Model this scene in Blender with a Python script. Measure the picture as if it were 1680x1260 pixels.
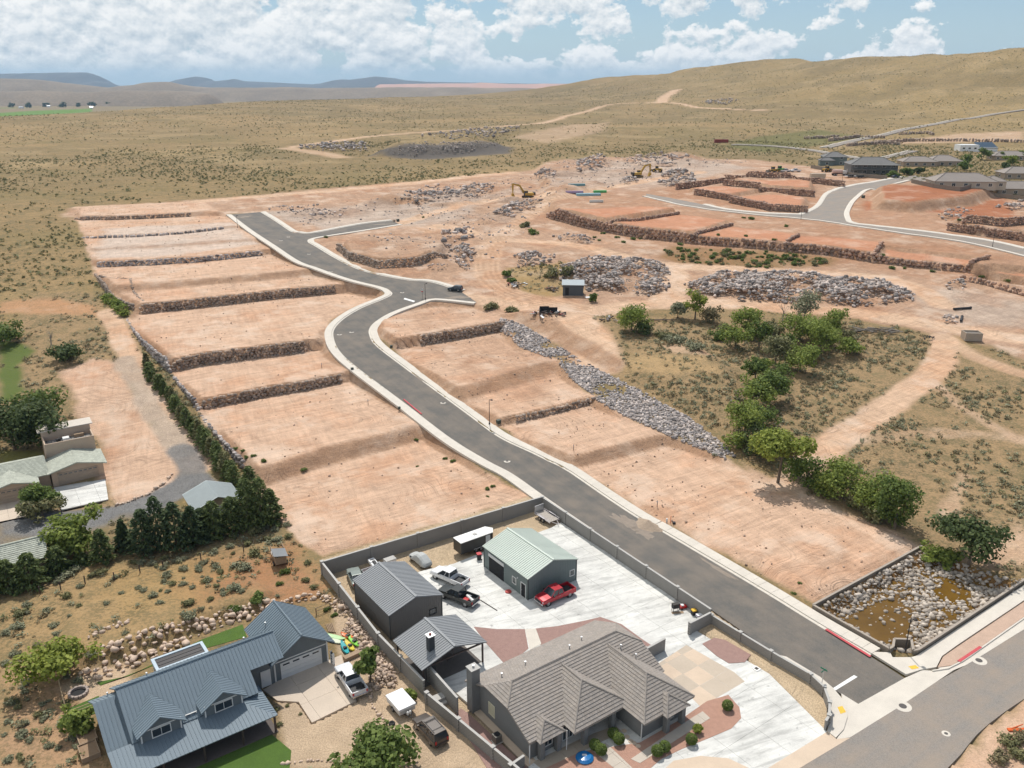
import bpy, bmesh, math, random
import numpy as np
from mathutils import Vector, Matrix
from mathutils.geometry import tessellate_polygon

rnd = random.Random(11)
rs = np.random.RandomState(11)
S = bpy.context.scene
for o in list(bpy.data.objects): bpy.data.objects.remove(o)
COL = S.collection

# ------------------------------------------------------------------ camera
CAMZ = 66.0; FPX = 1400.0; PITCH = math.atan((630 - 138) / FPX)
cd = bpy.data.cameras.new('camera'); cam = bpy.data.objects.new('camera', cd); COL.objects.link(cam)
cd.sensor_width = 36; cd.lens = 36 * FPX / 1680; cd.clip_start = 0.5; cd.clip_end = 60000
cam.location = (0, 0, CAMZ); cam.rotation_euler = (math.pi / 2 - PITCH, 0, 0)
S.camera = cam
S.render.resolution_x = 1024; S.render.resolution_y = 768

# ------------------------------------------------------------------ sky, sun, exposure
SUN_EL = math.radians(58); SUN_AZ = math.atan2(0.99, -0.13)     # direction towards the sun in plan
world = bpy.data.worlds.new('World'); S.world = world; world.use_nodes = True
wn = world.node_tree; wn.nodes.clear()
def N(nt, t, **kw):
    n = nt.nodes.new(t)
    for k, v in kw.items(): setattr(n, k, v)
    return n
def math_(nt, op, a, b=None, c=None, clamp=False):
    n = nt.nodes.new('ShaderNodeMath'); n.operation = op; n.use_clamp = clamp
    for i, v in enumerate((a, b, c)):
        if v is None: continue
        if isinstance(v, (int, float)): n.inputs[i].default_value = v
        else: nt.links.new(v, n.inputs[i])
    return n.outputs[0]
def ramp_(nt, fac, pts):
    n = nt.nodes.new('ShaderNodeValToRGB'); r = n.color_ramp
    while len(r.elements) < len(pts): r.elements.new(0.5)
    for e, (p, c) in zip(r.elements, pts):
        e.position = p; e.color = (c, c, c, 1) if isinstance(c, (int, float)) else (*c, 1)
    nt.links.new(fac, n.inputs[0]); return n.outputs[0]
def mix_(nt, fac, a, b, mode='MIX'):
    n = nt.nodes.new('ShaderNodeMix'); n.data_type = 'RGBA'; n.blend_type = mode
    for idx, v in ((0, fac), (6, a), (7, b)):
        if isinstance(v, (int, float)): n.inputs[idx].default_value = v
        elif isinstance(v, tuple): n.inputs[idx].default_value = (*v, 1)
        else: nt.links.new(v, n.inputs[idx])
    return n.outputs[2]
def noise_(nt, vec, scale, detail=3, rough=0.55, dist=0.0):
    n = nt.nodes.new('ShaderNodeTexNoise'); n.inputs['Scale'].default_value = scale
    n.inputs['Detail'].default_value = detail; n.inputs['Roughness'].default_value = rough
    n.inputs['Distortion'].default_value = dist
    if vec is not None: nt.links.new(vec, n.inputs['Vector'])
    return n.outputs['Fac']
sky = N(wn, 'ShaderNodeTexSky', sky_type='NISHITA', sun_disc=False)
sky.sun_elevation = SUN_EL; sky.sun_rotation = math.pi / 2 - SUN_AZ
sky.altitude = 900; sky.air_density = 1.0; sky.dust_density = 0.6; sky.ozone_density = 1.6
tc = N(wn, 'ShaderNodeTexCoord')
sep = N(wn, 'ShaderNodeSeparateXYZ'); wn.links.new(tc.outputs['Generated'], sep.inputs[0])
mp = N(wn, 'ShaderNodeMapping'); mp.inputs['Scale'].default_value = (1, 1, 1.45); mp.inputs['Location'].default_value = (0.30, 0.0, 0.02)
wn.links.new(tc.outputs['Generated'], mp.inputs[0])
mp2 = N(wn, 'ShaderNodeMapping'); mp2.inputs['Scale'].default_value = (1, 1, 1.45); mp2.inputs['Location'].default_value = (0.298, 0.0, 0.028)
wn.links.new(tc.outputs['Generated'], mp2.inputs[0])
def cl(v): 
    a = noise_(wn, v, 17.0, 8, 0.60); b = noise_(wn, v, 5.0, 1, 0.5)
    return math_(wn, 'ADD', math_(wn, 'MULTIPLY', a, 0.72), math_(wn, 'MULTIPLY', b, 0.28))
n1 = cl(mp.outputs[0]); n2 = cl(mp2.outputs[0])
# more cloud towards the west (left), thinning to the east; a clear band just over the horizon
cov = math_(wn, 'ADD', math_(wn, 'MULTIPLY', sep.outputs[0], -0.20, clamp=False), 0.035)
cov = math_(wn, 'MAXIMUM', math_(wn, 'MINIMUM', cov, 0.12), -0.07)
hor = ramp_(wn, sep.outputs[2], [(0.004, 0.0), (0.026, 1.0)])
dens = math_(wn, 'ADD', n1, cov)
mask = ramp_(wn, dens, [(0.493, 0.0), (0.506, 0.65), (0.53, 1.0)])
mask = math_(wn, 'MULTIPLY', mask, math_(wn, 'ADD', math_(wn, 'MULTIPLY', hor, 0.95), 0.05), clamp=True)
shade = math_(wn, 'MULTIPLY_ADD', math_(wn, 'SUBTRACT', n1, n2), 7.5, 0.62, clamp=True)
thick = ramp_(wn, dens, [(0.54, 1.0), (0.74, 0.80)])
ccol = mix_(wn, math_(wn, 'MULTIPLY', shade, thick), (6.4, 7.6, 8.5), (13.0, 13.0, 12.8))
skyc = mix_(wn, 1.0, sky.outputs[0], (0.86, 1.0, 1.10), 'MULTIPLY')
veil = ramp_(wn, sep.outputs[2], [(0.0, 0.85), (0.05, 0.55), (0.11, 0.25), (0.4, 0.0)])
skyc = mix_(wn, veil, skyc, (6.6, 8.3, 9.4))
bgc = mix_(wn, mask, skyc, ccol)
bg = N(wn, 'ShaderNodeBackground'); bg.inputs[1].default_value = 0.078
wn.links.new(bgc, bg.inputs[0])
wo = N(wn, 'ShaderNodeOutputWorld'); wn.links.new(bg.outputs[0], wo.inputs[0])

sd = bpy.data.lights.new('sun', 'SUN'); sun = bpy.data.objects.new('sun', sd); COL.objects.link(sun)
sd.energy = 4.0; sd.angle = math.radians(0.53); sd.color = (1.0, 0.955, 0.89)
sdir = Vector((math.cos(SUN_AZ) * math.cos(SUN_EL), math.sin(SUN_AZ) * math.cos(SUN_EL), math.sin(SUN_EL)))
sun.rotation_euler = sdir.to_track_quat('Z', 'Y').to_euler()
sun.location = (0, 0, 300)

S.view_settings.view_transform = 'Standard'; S.view_settings.look = 'None'
S.view_settings.exposure = 0.0; S.view_settings.gamma = 1.0
S.render.engine = 'CYCLES'
S.cycles.max_bounces = 5; S.cycles.diffuse_bounces = 2; S.cycles.glossy_bounces = 2
S.cycles.transmission_bounces = 3; S.cycles.transparent_max_bounces = 6; S.cycles.volume_bounces = 0
S.cycles.use_denoising = True; S.cycles.use_adaptive_sampling = True; S.cycles.adaptive_threshold = 0.02

# ------------------------------------------------------------------ helpers
def smooth(x):
    x = np.clip(x, 0, 1); return x * x * (3 - 2 * x)
def hash2(ix, iy, seed):
    h = (ix.astype(np.int64) * 374761393 + iy.astype(np.int64) * 668265263 + seed * 1442695041) & 0xFFFFFFFF
    h = ((h ^ (h >> 13)) * 1274126177) & 0xFFFFFFFF
    return ((h ^ (h >> 16)) & 0xFFFFFF) / float(0xFFFFFF)
def vn(x, y, seed=0):
    x = np.asarray(x, float); y = np.asarray(y, float)
    ix = np.floor(x); iy = np.floor(y); fx = x - ix; fy = y - iy
    fx = fx * fx * (3 - 2 * fx); fy = fy * fy * (3 - 2 * fy)
    a = hash2(ix, iy, seed); b = hash2(ix + 1, iy, seed); c = hash2(ix, iy + 1, seed); d = hash2(ix + 1, iy + 1, seed)
    return (a * (1 - fx) + b * fx) * (1 - fy) + (c * (1 - fx) + d * fx) * fy
def fbm(x, y, s, o=4, seed=0):
    t = 0; amp = 1; tot = 0
    for k in range(o):
        t = t + amp * vn(x / s, y / s, seed + k); tot += amp; amp *= 0.5; s *= 0.5
    return t / tot - 0.5

def base(x, y):
    """large landform, without lots and pads"""
    x = np.asarray(x, float); y = np.asarray(y, float)
    def ramp(a, b, s):      # slope s between a and b with rounded ends
        w = 8.0
        f = lambda t: 0.5 * (t + np.sqrt(t * t + w * w)) - w * 0.5 * 0
        return s * (f(y - a) - f(y - b))
    z = ramp(130, 290, 0.085) + ramp(290, 480, 0.025)
    z = np.where(y < 60, 0, z) * smooth((y - 60) / 50)
    r = np.hypot(x, y)
    far = smooth((y - 480) / 1800)
    z = z + far * (14 + 18 * smooth((x + 600) / 1400))
    z = z + fbm(x, y, 420, 4, 5) * 26 * smooth((r - 450) / 900) * (1 - 0.5 * smooth((500 - x) / 900))
    # eastern hill range: ridge crest given as points (x, y, height above plain, half width)
    cr = [(330, 2500, 52, 260), (480, 2350, 66, 300), (640, 2150, 72, 330), (760, 1950, 82, 380), (880, 1700, 95, 430), (940, 1450, 110, 470), (1150, 1300, 130, 540), (1500, 1250, 155, 600)]
    hill = np.zeros_like(z)
    for (x0, y0, h0, w0), (x1, y1, h1, w1) in zip(cr[:-1], cr[1:]):
        dx, dy = x1 - x0, y1 - y0
        t = np.clip(((x - x0) * dx + (y - y0) * dy) / (dx * dx + dy * dy), 0, 1)
        d = np.hypot(x - x0 - t * dx, y - y0 - t * dy)
        hh = h0 + (h1 - h0) * t; ww = w0 + (w1 - w0) * t
        hill = np.maximum(hill, hh * np.exp(-(d / ww) ** 2 * 1.3))
    gul = fbm(x, y, 150, 4, 21)
    hill = hill * (0.94 + 0.24 * gul) - 9 * np.maximum(0.16 - np.abs(fbm(x, y, 260, 4, 23)), 0) / 0.16 * smooth(hill / 45) * smooth((130 - hill) / 50)
    z = z + hill * smooth((r - 420) / 500)
    # the plain breaks off to a lower valley beyond this line
    ye = np.interp(x, [-4000, -820, -650, -560, -180, 350, 700, 4000], [1150, 1180, 1300, 1850, 2500, 2900, 3400, 3600])
    ye = ye + 240 * fbm(x, y * 0, 300, 3, 9)
    drop = smooth((y - ye) / 500)
    z = z * (1 - drop) + drop * (-24 + 16 * fbm(x, y, 900, 4, 33))
    return z

RO = np.array([0, 0, CAMZ])
CP, SP = math.cos(PITCH), math.sin(PITCH)
def rayd(px, py):
    dx = (px - 840) / FPX; du = -(py - 630) / FPX
    return np.array([dx, CP + du * SP, -SP + du * CP])
# polar height tables round the view point: quick ray casts and height look-ups
rr = np.concatenate([18 * np.exp(np.linspace(0, math.log(55 / 18), 30))[:-1], 55 * np.exp(np.linspace(0, math.log(480 / 55), 520))[:-1], 480 * np.exp(np.linspace(0, math.log(16000 / 480), 270))])
th = np.radians(np.concatenate([np.linspace(-60, -33, 34)[:-1], np.linspace(-33, 33, 390), np.linspace(33, 60, 34)[1:]]))
RR, TH = np.meshgrid(rr, th, indexing='ij')
GX = (RR * np.sin(TH)).ravel(); GY = (RR * np.cos(TH)).ravel()
BASE_T = base(GX, GY).reshape(RR.shape); GROUND_T = None
def table(T, x, y):
    x = np.atleast_1d(np.asarray(x, float)); y = np.atleast_1d(np.asarray(y, float))
    r = np.hypot(x, y); a = np.arctan2(x, y)
    i = np.clip(np.searchsorted(rr, r) - 1, 0, len(rr) - 2); j = np.clip(np.searchsorted(th, a) - 1, 0, len(th) - 2)
    u = np.clip((r - rr[i]) / (rr[i + 1] - rr[i]), 0, 1); v = np.clip((a - th[j]) / (th[j + 1] - th[j]), 0, 1)
    return (T[i, j] * (1 - u) + T[i + 1, j] * u) * (1 - v) + (T[i, j + 1] * (1 - u) + T[i + 1, j + 1] * u) * v
def cast(px, py, T, z=None):
    d = rayd(px, py)
    if z is not None:
        t = (z - CAMZ) / d[2]; return RO + d * t
    a = math.atan2(d[0], d[1]); j = int(np.clip(np.searchsorted(th, a) - 1, 0, len(th) - 2)); v = min(max((a - th[j]) / (th[j + 1] - th[j]), 0), 1)
    prof = T[:, j] * (1 - v) + T[:, j + 1] * v
    k = d[2] / math.hypot(d[0], d[1]); g = CAMZ + k * rr - prof
    below = g < 0; i = int(np.argmax(below)) if below.any() else len(rr) - 1
    i = max(i, 1); f = g[i - 1] / (g[i - 1] - g[i] + 1e-9); r = rr[i - 1] + f * (rr[i] - rr[i - 1])
    return np.array([r * math.sin(a), r * math.cos(a), CAMZ + k * r])
def bp(px, py): return cast(px, py, BASE_T)[:2]
def BPL(pts): return np.array([bp(*p) for p in pts])

def seg_sd(x, y, poly, closed=True):
    """distance to polygon edges, and inside mask"""
    d2 = np.full(x.shape, 1e18); ins = np.zeros(x.shape, bool)
    n = len(poly)
    for i in range(n if closed else n - 1):
        ax, ay = poly[i][:2]; bx, by = poly[(i + 1) % n][:2]
        ex, ey = bx - ax, by - ay; L = ex * ex + ey * ey + 1e-12
        t = np.clip(((x - ax) * ex + (y - ay) * ey) / L, 0, 1)
        d2 = np.minimum(d2, (x - ax - t * ex) ** 2 + (y - ay - t * ey) ** 2)
        if closed:
            c = ((ay > y) != (by > y)) & (x < ex * (y - ay) / (ey + 1e-12) + ax)
            ins ^= c
    return np.sqrt(d2), ins
def in_band(x, y, poly, m):
    P = np.asarray(poly)
    return (x > P[:, 0].min() - m) & (x < P[:, 0].max() + m) & (y > P[:, 1].min() - m) & (y < P[:, 1].max() + m)
def poly_sd(x, y, poly, m=30):
    out = np.full(x.shape, -1e3); b = in_band(x, y, poly, m)
    if b.any():
        d, i = seg_sd(x[b], y[b], poly); out[b] = np.where(i, d, -d)
    return out
def line_d(x, y, line, m=30):
    out = np.full(x.shape, 1e3); b = in_band(x, y, line, m)
    if b.any():
        d, _ = seg_sd(x[b], y[b], line, False); out[b] = d
    return out
def resample(pts, step, curve=True):
    P = np.asarray(pts, float); out = []
    n = len(P)
    for i in range(n - 1):
        p0 = P[max(i - 1, 0)]; p1 = P[i]; p2 = P[i + 1]; p3 = P[min(i + 2, n - 1)]
        k = max(1, int(np.linalg.norm(p2 - p1) / step))
        for j in range(k):
            t = j / k
            if curve:
                out.append(0.5 * (2 * p1 + (p2 - p0) * t + (2 * p0 - 5 * p1 + 4 * p2 - p3) * t * t + (3 * p1 - p0 - 3 * p2 + p3) * t ** 3))
            else: out.append(p1 + (p2 - p1) * t)
    out.append(P[-1]); return np.array(out)

# ------------------------------------------------------------------ lots, pads and banks (plan data)
# cross walls / banks of the western lots, near to far: (points, bank width m, kind)
LW = [([(440, 797), (520, 765), (600, 742), (690, 712)], 4.5, 'bank'),
      ([(323, 670), (380, 656), (440, 641), (500, 629), (553, 616)], 0.9, 'wall'),
      ([(284, 608), (340, 594), (420, 581), (497, 569)], 0.9, 'wall'),
      ([(232, 509), (300, 500), (380, 488), (460, 476), (547, 466)], 0.9, 'wall'),
      ([(225, 480), (300, 472), (400, 460), (500, 447)], 5.0, 'bank'),
      ([(160, 436), (250, 431), (330, 424), (425, 410)], 2.5, 'rough'),
      ([(170, 412), (250, 407), (400, 394)], 5.0, 'bank'),
      ([(130, 391), (220, 388), (300, 382), (366, 373)], 2.5, 'rough'),
      ([(122, 360), (200, 359), (310, 353)], 2.5, 'rough')]
RW = [([(1000, 752), (1100, 722)], 3.0, 'bank'),
      ([(848, 691), (900, 676), (980, 652)], 0.9, 'wall'),
      ([(800, 650), (900, 612)], 6.0, 'bank'),
      ([(692, 561), (750, 549), (826, 531)], 0.9, 'wall')]
def setup_steps(W):
    lines = [BPL(w[0]) for w in W]; pads = []
    mids = [l.mean(0) for l in lines]
    zs = [float(base(m[0:1], m[1:2])[0]) for m in mids]
    pads = [zs[0] - 0.9] + [0.5 * (zs[i] + zs[i + 1]) for i in range(len(zs) - 1)] + [zs[-1] + 1.1]
    return lines, pads
LL, LP = setup_steps(LW); RL, RP = setup_steps(RW)
LZONE = BPL([(118, 340), (330, 330), (374, 352), (420, 386), (482, 428), (575, 463), (625, 475), (628, 484), (582, 502), (544, 525), (532, 551), (545, 580), (650, 660), (735, 728), (840, 800), (878, 812), (527, 915), (475, 870), (440, 830), (400, 770), (364, 727), (323, 670), (278, 610), (231, 561), (207, 525), (220, 506), (174, 473), (156, 451), (140, 400)])
RZONE = BPL([(616, 545), (622, 524), (650, 512), (713, 494), (782, 499), (825, 522), (853, 570), (913, 590), (938, 620), (982, 658), (1039, 688), (1094, 713), (1149, 735), (1203, 757), (1280, 800), (1330, 820), (1400, 850), (1470, 875), (1512, 898), (1340, 992), (1100, 862), (945, 768), (850, 724), (760, 665), (670, 598)])
def stair(x, y, lines, pads, W):
    h = np.full(x.shape, pads[0])
    for k, l in enumerate(lines):
        xs = l[:, 0]; ys = l[:, 1]; o = np.argsort(xs); xs, ys = xs[o], ys[o]
        s = (ys[-1] - ys[0]) / (xs[-1] - xs[0])
        yl = np.interp(x, xs, ys) + np.where(x < xs[0], (x - xs[0]) * s, 0) + np.where(x > xs[-1], (x - xs[-1]) * s, 0)
        d = (y - yl) / math.sqrt(1 + s * s)
        w = W[k][1]; off = 0.15 if W[k][2] == 'wall' else 0
        h = h + (pads[k + 1] - pads[k]) * smooth((d - off) / w)
    return h
# upper eastern terraces
TL = BPL([(897, 357), (942, 370), (991, 381), (1052, 391), (1134, 400), (1216, 406), (1320, 415), (1357, 418), (1428, 429), (1494, 438), (1587, 447), (1700, 466)])
WASHTOP = BPL([(820, 521), (856, 532), (930, 576), (990, 611), (1053, 642), (1135, 688), (1184, 726), (1214, 757)])
WASHUP = BPL([(800, 515), (856, 532), (930, 576), (990, 611), (1053, 642), (1135, 688), (1184, 726), (1222, 762), (1250, 700), (1230, 620), (1150, 560), (1050, 530), (950, 510), (880, 505)])
PADS = [([(903, 357), (960, 344), (1050, 338), (1112, 349), (992, 367)], 1.9, 1.2), ([(998, 369), (1110, 352), (1200, 366), (1137, 387), (1050, 383)], 1.0, 1.2), ([(1440, 421), (1448, 402), (1618, 424), (1587, 439), (1500, 431)], -0.9, 1.2), ([(1590, 452), (1625, 432), (1700, 440), (1700, 472)], -1.8, 1.2),
        ([(1128, 315), (1190, 305), (1255, 316), (1190, 327)], 1.8, 1.0), ([(1200, 300), (1260, 296), (1335, 305), (1335, 318), (1262, 313)], 2.4, 1.0),
        ([(1195, 329), (1262, 319), (1325, 330), (1322, 347), (1262, 346)], 1.6, 1.0),
        ([(1425, 318), (1470, 306), (1600, 312), (1640, 322), (1600, 338), (1500, 350), (1430, 345)], 3.8, 5.0),
        ([(595, 258), (640, 240), (700, 236), (780, 236), (835, 240), (842, 247), (760, 255), (680, 259)], 6.0, 18.0),
        ([(1555, 372), (1600, 366), (1700, 372), (1700, 398), (1600, 386)], 3.0, 1.2),
        ([(560, 408), (575, 400), (640, 395), (735, 402), (730, 420), (690, 433), (620, 437), (570, 425)], 2.2, 1.2)]
WORKS = BPL([(440, 345), (640, 322), (860, 290), (930, 266), (1100, 258), (1240, 270), (1120, 292), (1040, 310), (960, 330), (900, 345), (870, 380), (830, 400), (850, 440), (1000, 440), (1080, 470), (980, 490), (880, 470), (820, 430), (760, 450), (700, 450), (560, 395), (680, 372), (640, 355), (500, 375)])
BOULDER = BPL([(140, 1105), (213, 1090), (301, 1053), (381, 1018), (446, 999), (470, 975), (420, 940), (250, 960), (100, 1000), (60, 1080)])
BASIN = np.array([cast(*p, None, 0)[:2] for p in [(1340, 1000), (1513, 904), (1560, 915), (1640, 948), (1690, 952), (1497, 1073), (1462, 1066)]])
def ground(x, y, pads=True):
    x = np.atleast_1d(np.asarray(x, float)); y = np.atleast_1d(np.asarray(y, float))
    z = base(x, y)
    r = np.hypot(x, y)
    rough = fbm(x, y, 9, 4, 2) * 0.5 * smooth((y - 110) / 60) + fbm(x, y, 60, 3, 3) * 1.6 * smooth((r - 380) / 200)
    sdl = poly_sd(x, y, LZONE); sdr = poly_sd(x, y, RZONE)
    ml = smooth((sdl + 0.2) / 2.2); mr = smooth((sdr + 0.2) / 2.2)
    mw = smooth((poly_sd(x, y, LZONE[18:], 5) + 0.2) / 1)  # unused edge guard
    fine = fbm(x, y, 3.0, 3, 8) * 0.22
    z = z + rough * (1 - np.maximum(ml, mr))
    if ml.any(): z = np.where(ml > 0, z * (1 - ml) + (stair(x, y, LL, LP, LW) + fine) * ml, z)
    if mr.any(): z = np.where(mr > 0, z * (1 - mr) + (stair(x, y, RL, RP, RW) + fine) * mr, z)
    wk = smooth(poly_sd(x, y, WORKS, 5) / 15.0); z = z + wk * (fbm(x, y, 15, 4, 77) * 3.2 + np.maximum(fbm(x, y, 26, 3, 78) - 0.04, 0) * 13) * (1 - np.maximum(ml, mr))
    # scrub bench above the riprap
    up = smooth(poly_sd(x, y, WASHUP) / 7.0); z = z + 1.8 * up
    # terraces
    xs, ys = TL[:, 0], TL[:, 1]
    yl = np.interp(x, xs, ys); d = (y - yl) * 0.93
    z = z + 2.7 * smooth((d - 0.2) / 1.5) * smooth((x - xs[0] + 2) / 8) * (1 - smooth((d - 160) / 260))
    for p, dz, f in (PADW if pads else []):
        z = z + dz * smooth(poly_sd(x, y, p, 5) / f) * (1 + (0.5 * fbm(x, y, 16, 3, 71) * 2 if f > 10 else 0))
    z = z + 1.3 * smooth(poly_sd(x, y, BOULDER) / 3.0)
    z = z - 1.0 * smooth(poly_sd(x, y, BASIN, 5) / 1.5)
    return z
_t1 = ground(GX, GY, False).reshape(RR.shape)
PADW = [(np.array([cast(a, b, _t1)[:2] for a, b in p]), dz, f) for p, dz, f in PADS]
GROUND_T = ground(GX, GY).reshape(RR.shape)
def gp(px, py): return cast(px, py, GROUND_T)
def GPL(pts): return np.array([gp(*p) for p in pts])
def P0(px, py, z=0.0): return cast(px, py, None, z)
def PL0(pts, z=0.0): return np.array([P0(px, py, z) for px, py in pts])
def gz(x, y): return float(table(GROUND_T, x, y)[0])
def gzs(x, y): return table(GROUND_T, x, y)
def bzs(x, y): return table(BASE_T, x, y)

# ------------------------------------------------------------------ materials
MATS = {}
def principled(name):
    m = bpy.data.materials.new(name); m.use_nodes = True; nt = m.node_tree
    return m, nt, nt.nodes['Principled BSDF']
def mat(name, col, rough=0.85, var=0.12, scale=1.2, bump=0.0, bscale=None, metal=0.0, spec=0.35, island=0.0, hue=None, fine=0.0, alpha=None):
    """procedural paint / stone / earth: colour broken up by two noises in world space, optional per-piece variation and relief"""
    if name in MATS: return MATS[name]
    m, nt, b = principled(name)
    g = N(nt, 'ShaderNodeNewGeometry')
    f = noise_(nt, g.outputs['Position'], scale, 5, 0.6)
    v = math_(nt, 'MULTIPLY_ADD', f, 2 * var, 1 - var)
    if fine:
        f2 = noise_(nt, g.outputs['Position'], scale * 14, 2, 0.6)
        v = math_(nt, 'MULTIPLY', v, math_(nt, 'MULTIPLY_ADD', f2, 2 * fine, 1 - fine))
    if island:
        r = g.outputs['Random Per Island']
        v = math_(nt, 'MULTIPLY', v, math_(nt, 'MULTIPLY_ADD', r, 2 * island, 1 - island))
    cc = N(nt, 'ShaderNodeCombineColor')
    base_c = tuple(col)
    if hue is not None:
        r2 = g.outputs['Random Per Island'] if island else noise_(nt, g.outputs['Position'], scale * 0.4, 2)
        wnz = N(nt, 'ShaderNodeTexWhiteNoise', noise_dimensions='1D'); nt.links.new(r2, wnz.inputs['W'])
        base_c = mix_(nt, wnz.outputs['Value'] if island else ramp_(nt, r2, [(0.38, 0.0), (0.62, 1.0)]), tuple(col), tuple(hue))
    vv = N(nt, 'ShaderNodeCombineXYZ')
    for i in range(3): nt.links.new(v, vv.inputs[i])
    c = mix_(nt, 1.0, base_c, vv.outputs[0], 'MULTIPLY')
    nt.links.new(c, b.inputs['Base Color'])
    b.inputs['Roughness'].default_value = rough; b.inputs['Metallic'].default_value = metal
    b.inputs['Specular IOR Level'].default_value = spec
    if bump:
        bn = N(nt, 'ShaderNodeBump'); bn.inputs['Strength'].default_value = bump; bn.inputs['Distance'].default_value = 0.1
        nt.links.new(noise_(nt, g.outputs['Position'], bscale or scale * 6, 4, 0.65), bn.inputs['Height'])
        nt.links.new(bn.outputs[0], b.inputs['Normal'])
    MATS[name] = m; return m
def leafmat(name, c1, c2, transl=0.25):
    if name in MATS: return MATS[name]
    m, nt, b = principled(name)
    g = N(nt, 'ShaderNodeNewGeometry')
    f = noise_(nt, g.outputs['Position'], 0.7, 3, 0.6)
    r = math_(nt, 'ADD', math_(nt, 'MULTIPLY', g.outputs['Random Per Island'], 0.6), math_(nt, 'MULTIPLY', f, 0.5))
    c = mix_(nt, ramp_(nt, r, [(0.2, 0.0), (0.85, 1.0)]), c1, c2)
    nt.links.new(c, b.inputs['Base Color']); b.inputs['Roughness'].default_value = 0.7
    b.inputs['Specular IOR Level'].default_value = 0.2
    t = N(nt, 'ShaderNodeBsdfTranslucent'); nt.links.new(c, t.inputs['Color'])
    ms = N(nt, 'ShaderNodeMixShader'); ms.inputs[0].default_value = transl
    nt.links.new(b.outputs[0], ms.inputs[1]); nt.links.new(t.outputs[0], ms.inputs[2])
    nt.links.new(ms.outputs[0], nt.nodes['Material Output'].inputs['Surface'])
    MATS[name] = m; return m

# ------------------------------------------------------------------ mesh helpers
def tag(o, label=None, cat=None, group=None, kind=None):
    if label: o['label'] = label
    if cat: o['category'] = cat
    if group: o['group'] = group
    if kind: o['kind'] = kind
    return o
def np_mesh(name, V, faces, material, smooth_=False):
    """faces: int array (n,k)"""
    me = bpy.data.meshes.new(name); V = np.asarray(V, np.float32); Fc = np.asarray(faces, np.int32)
    n, k = Fc.shape
    me.vertices.add(len(V)); me.vertices.foreach_set('co', V.ravel())
    me.loops.add(n * k); me.loops.foreach_set('vertex_index', Fc.ravel())
    me.polygons.add(n); me.polygons.foreach_set('loop_start', np.arange(n, dtype=np.int32) * k)
    me.polygons.foreach_set('loop_total', np.full(n, k, np.int32))
    if smooth_: me.polygons.foreach_set('use_smooth', np.ones(n, bool))
    me.update(calc_edges=True); me.validate()
    if material: me.materials.append(material)
    return me
def obj(name, me, parent=None, loc=None, rz=0.0):
    o = bpy.data.objects.new(name, me); COL.objects.link(o)
    if parent is not None: o.parent = parent
    if loc is not None: o.location = loc
    if rz: o.rotation_euler = (0, 0, rz)
    return o
def empty(name, loc, rz=0.0, label=None, cat=None, group=None):
    o = bpy.data.objects.new(name, None); COL.objects.link(o)
    o.location = loc; o.rotation_euler = (0, 0, rz); o.empty_display_size = 0.2
    return tag(o, label, cat, group)
def copy_tree(o, parent=None):
    c = o.copy(); COL.objects.link(c); c.parent = parent
    for ch in o.children: copy_tree(ch, c)
    return c
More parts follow.
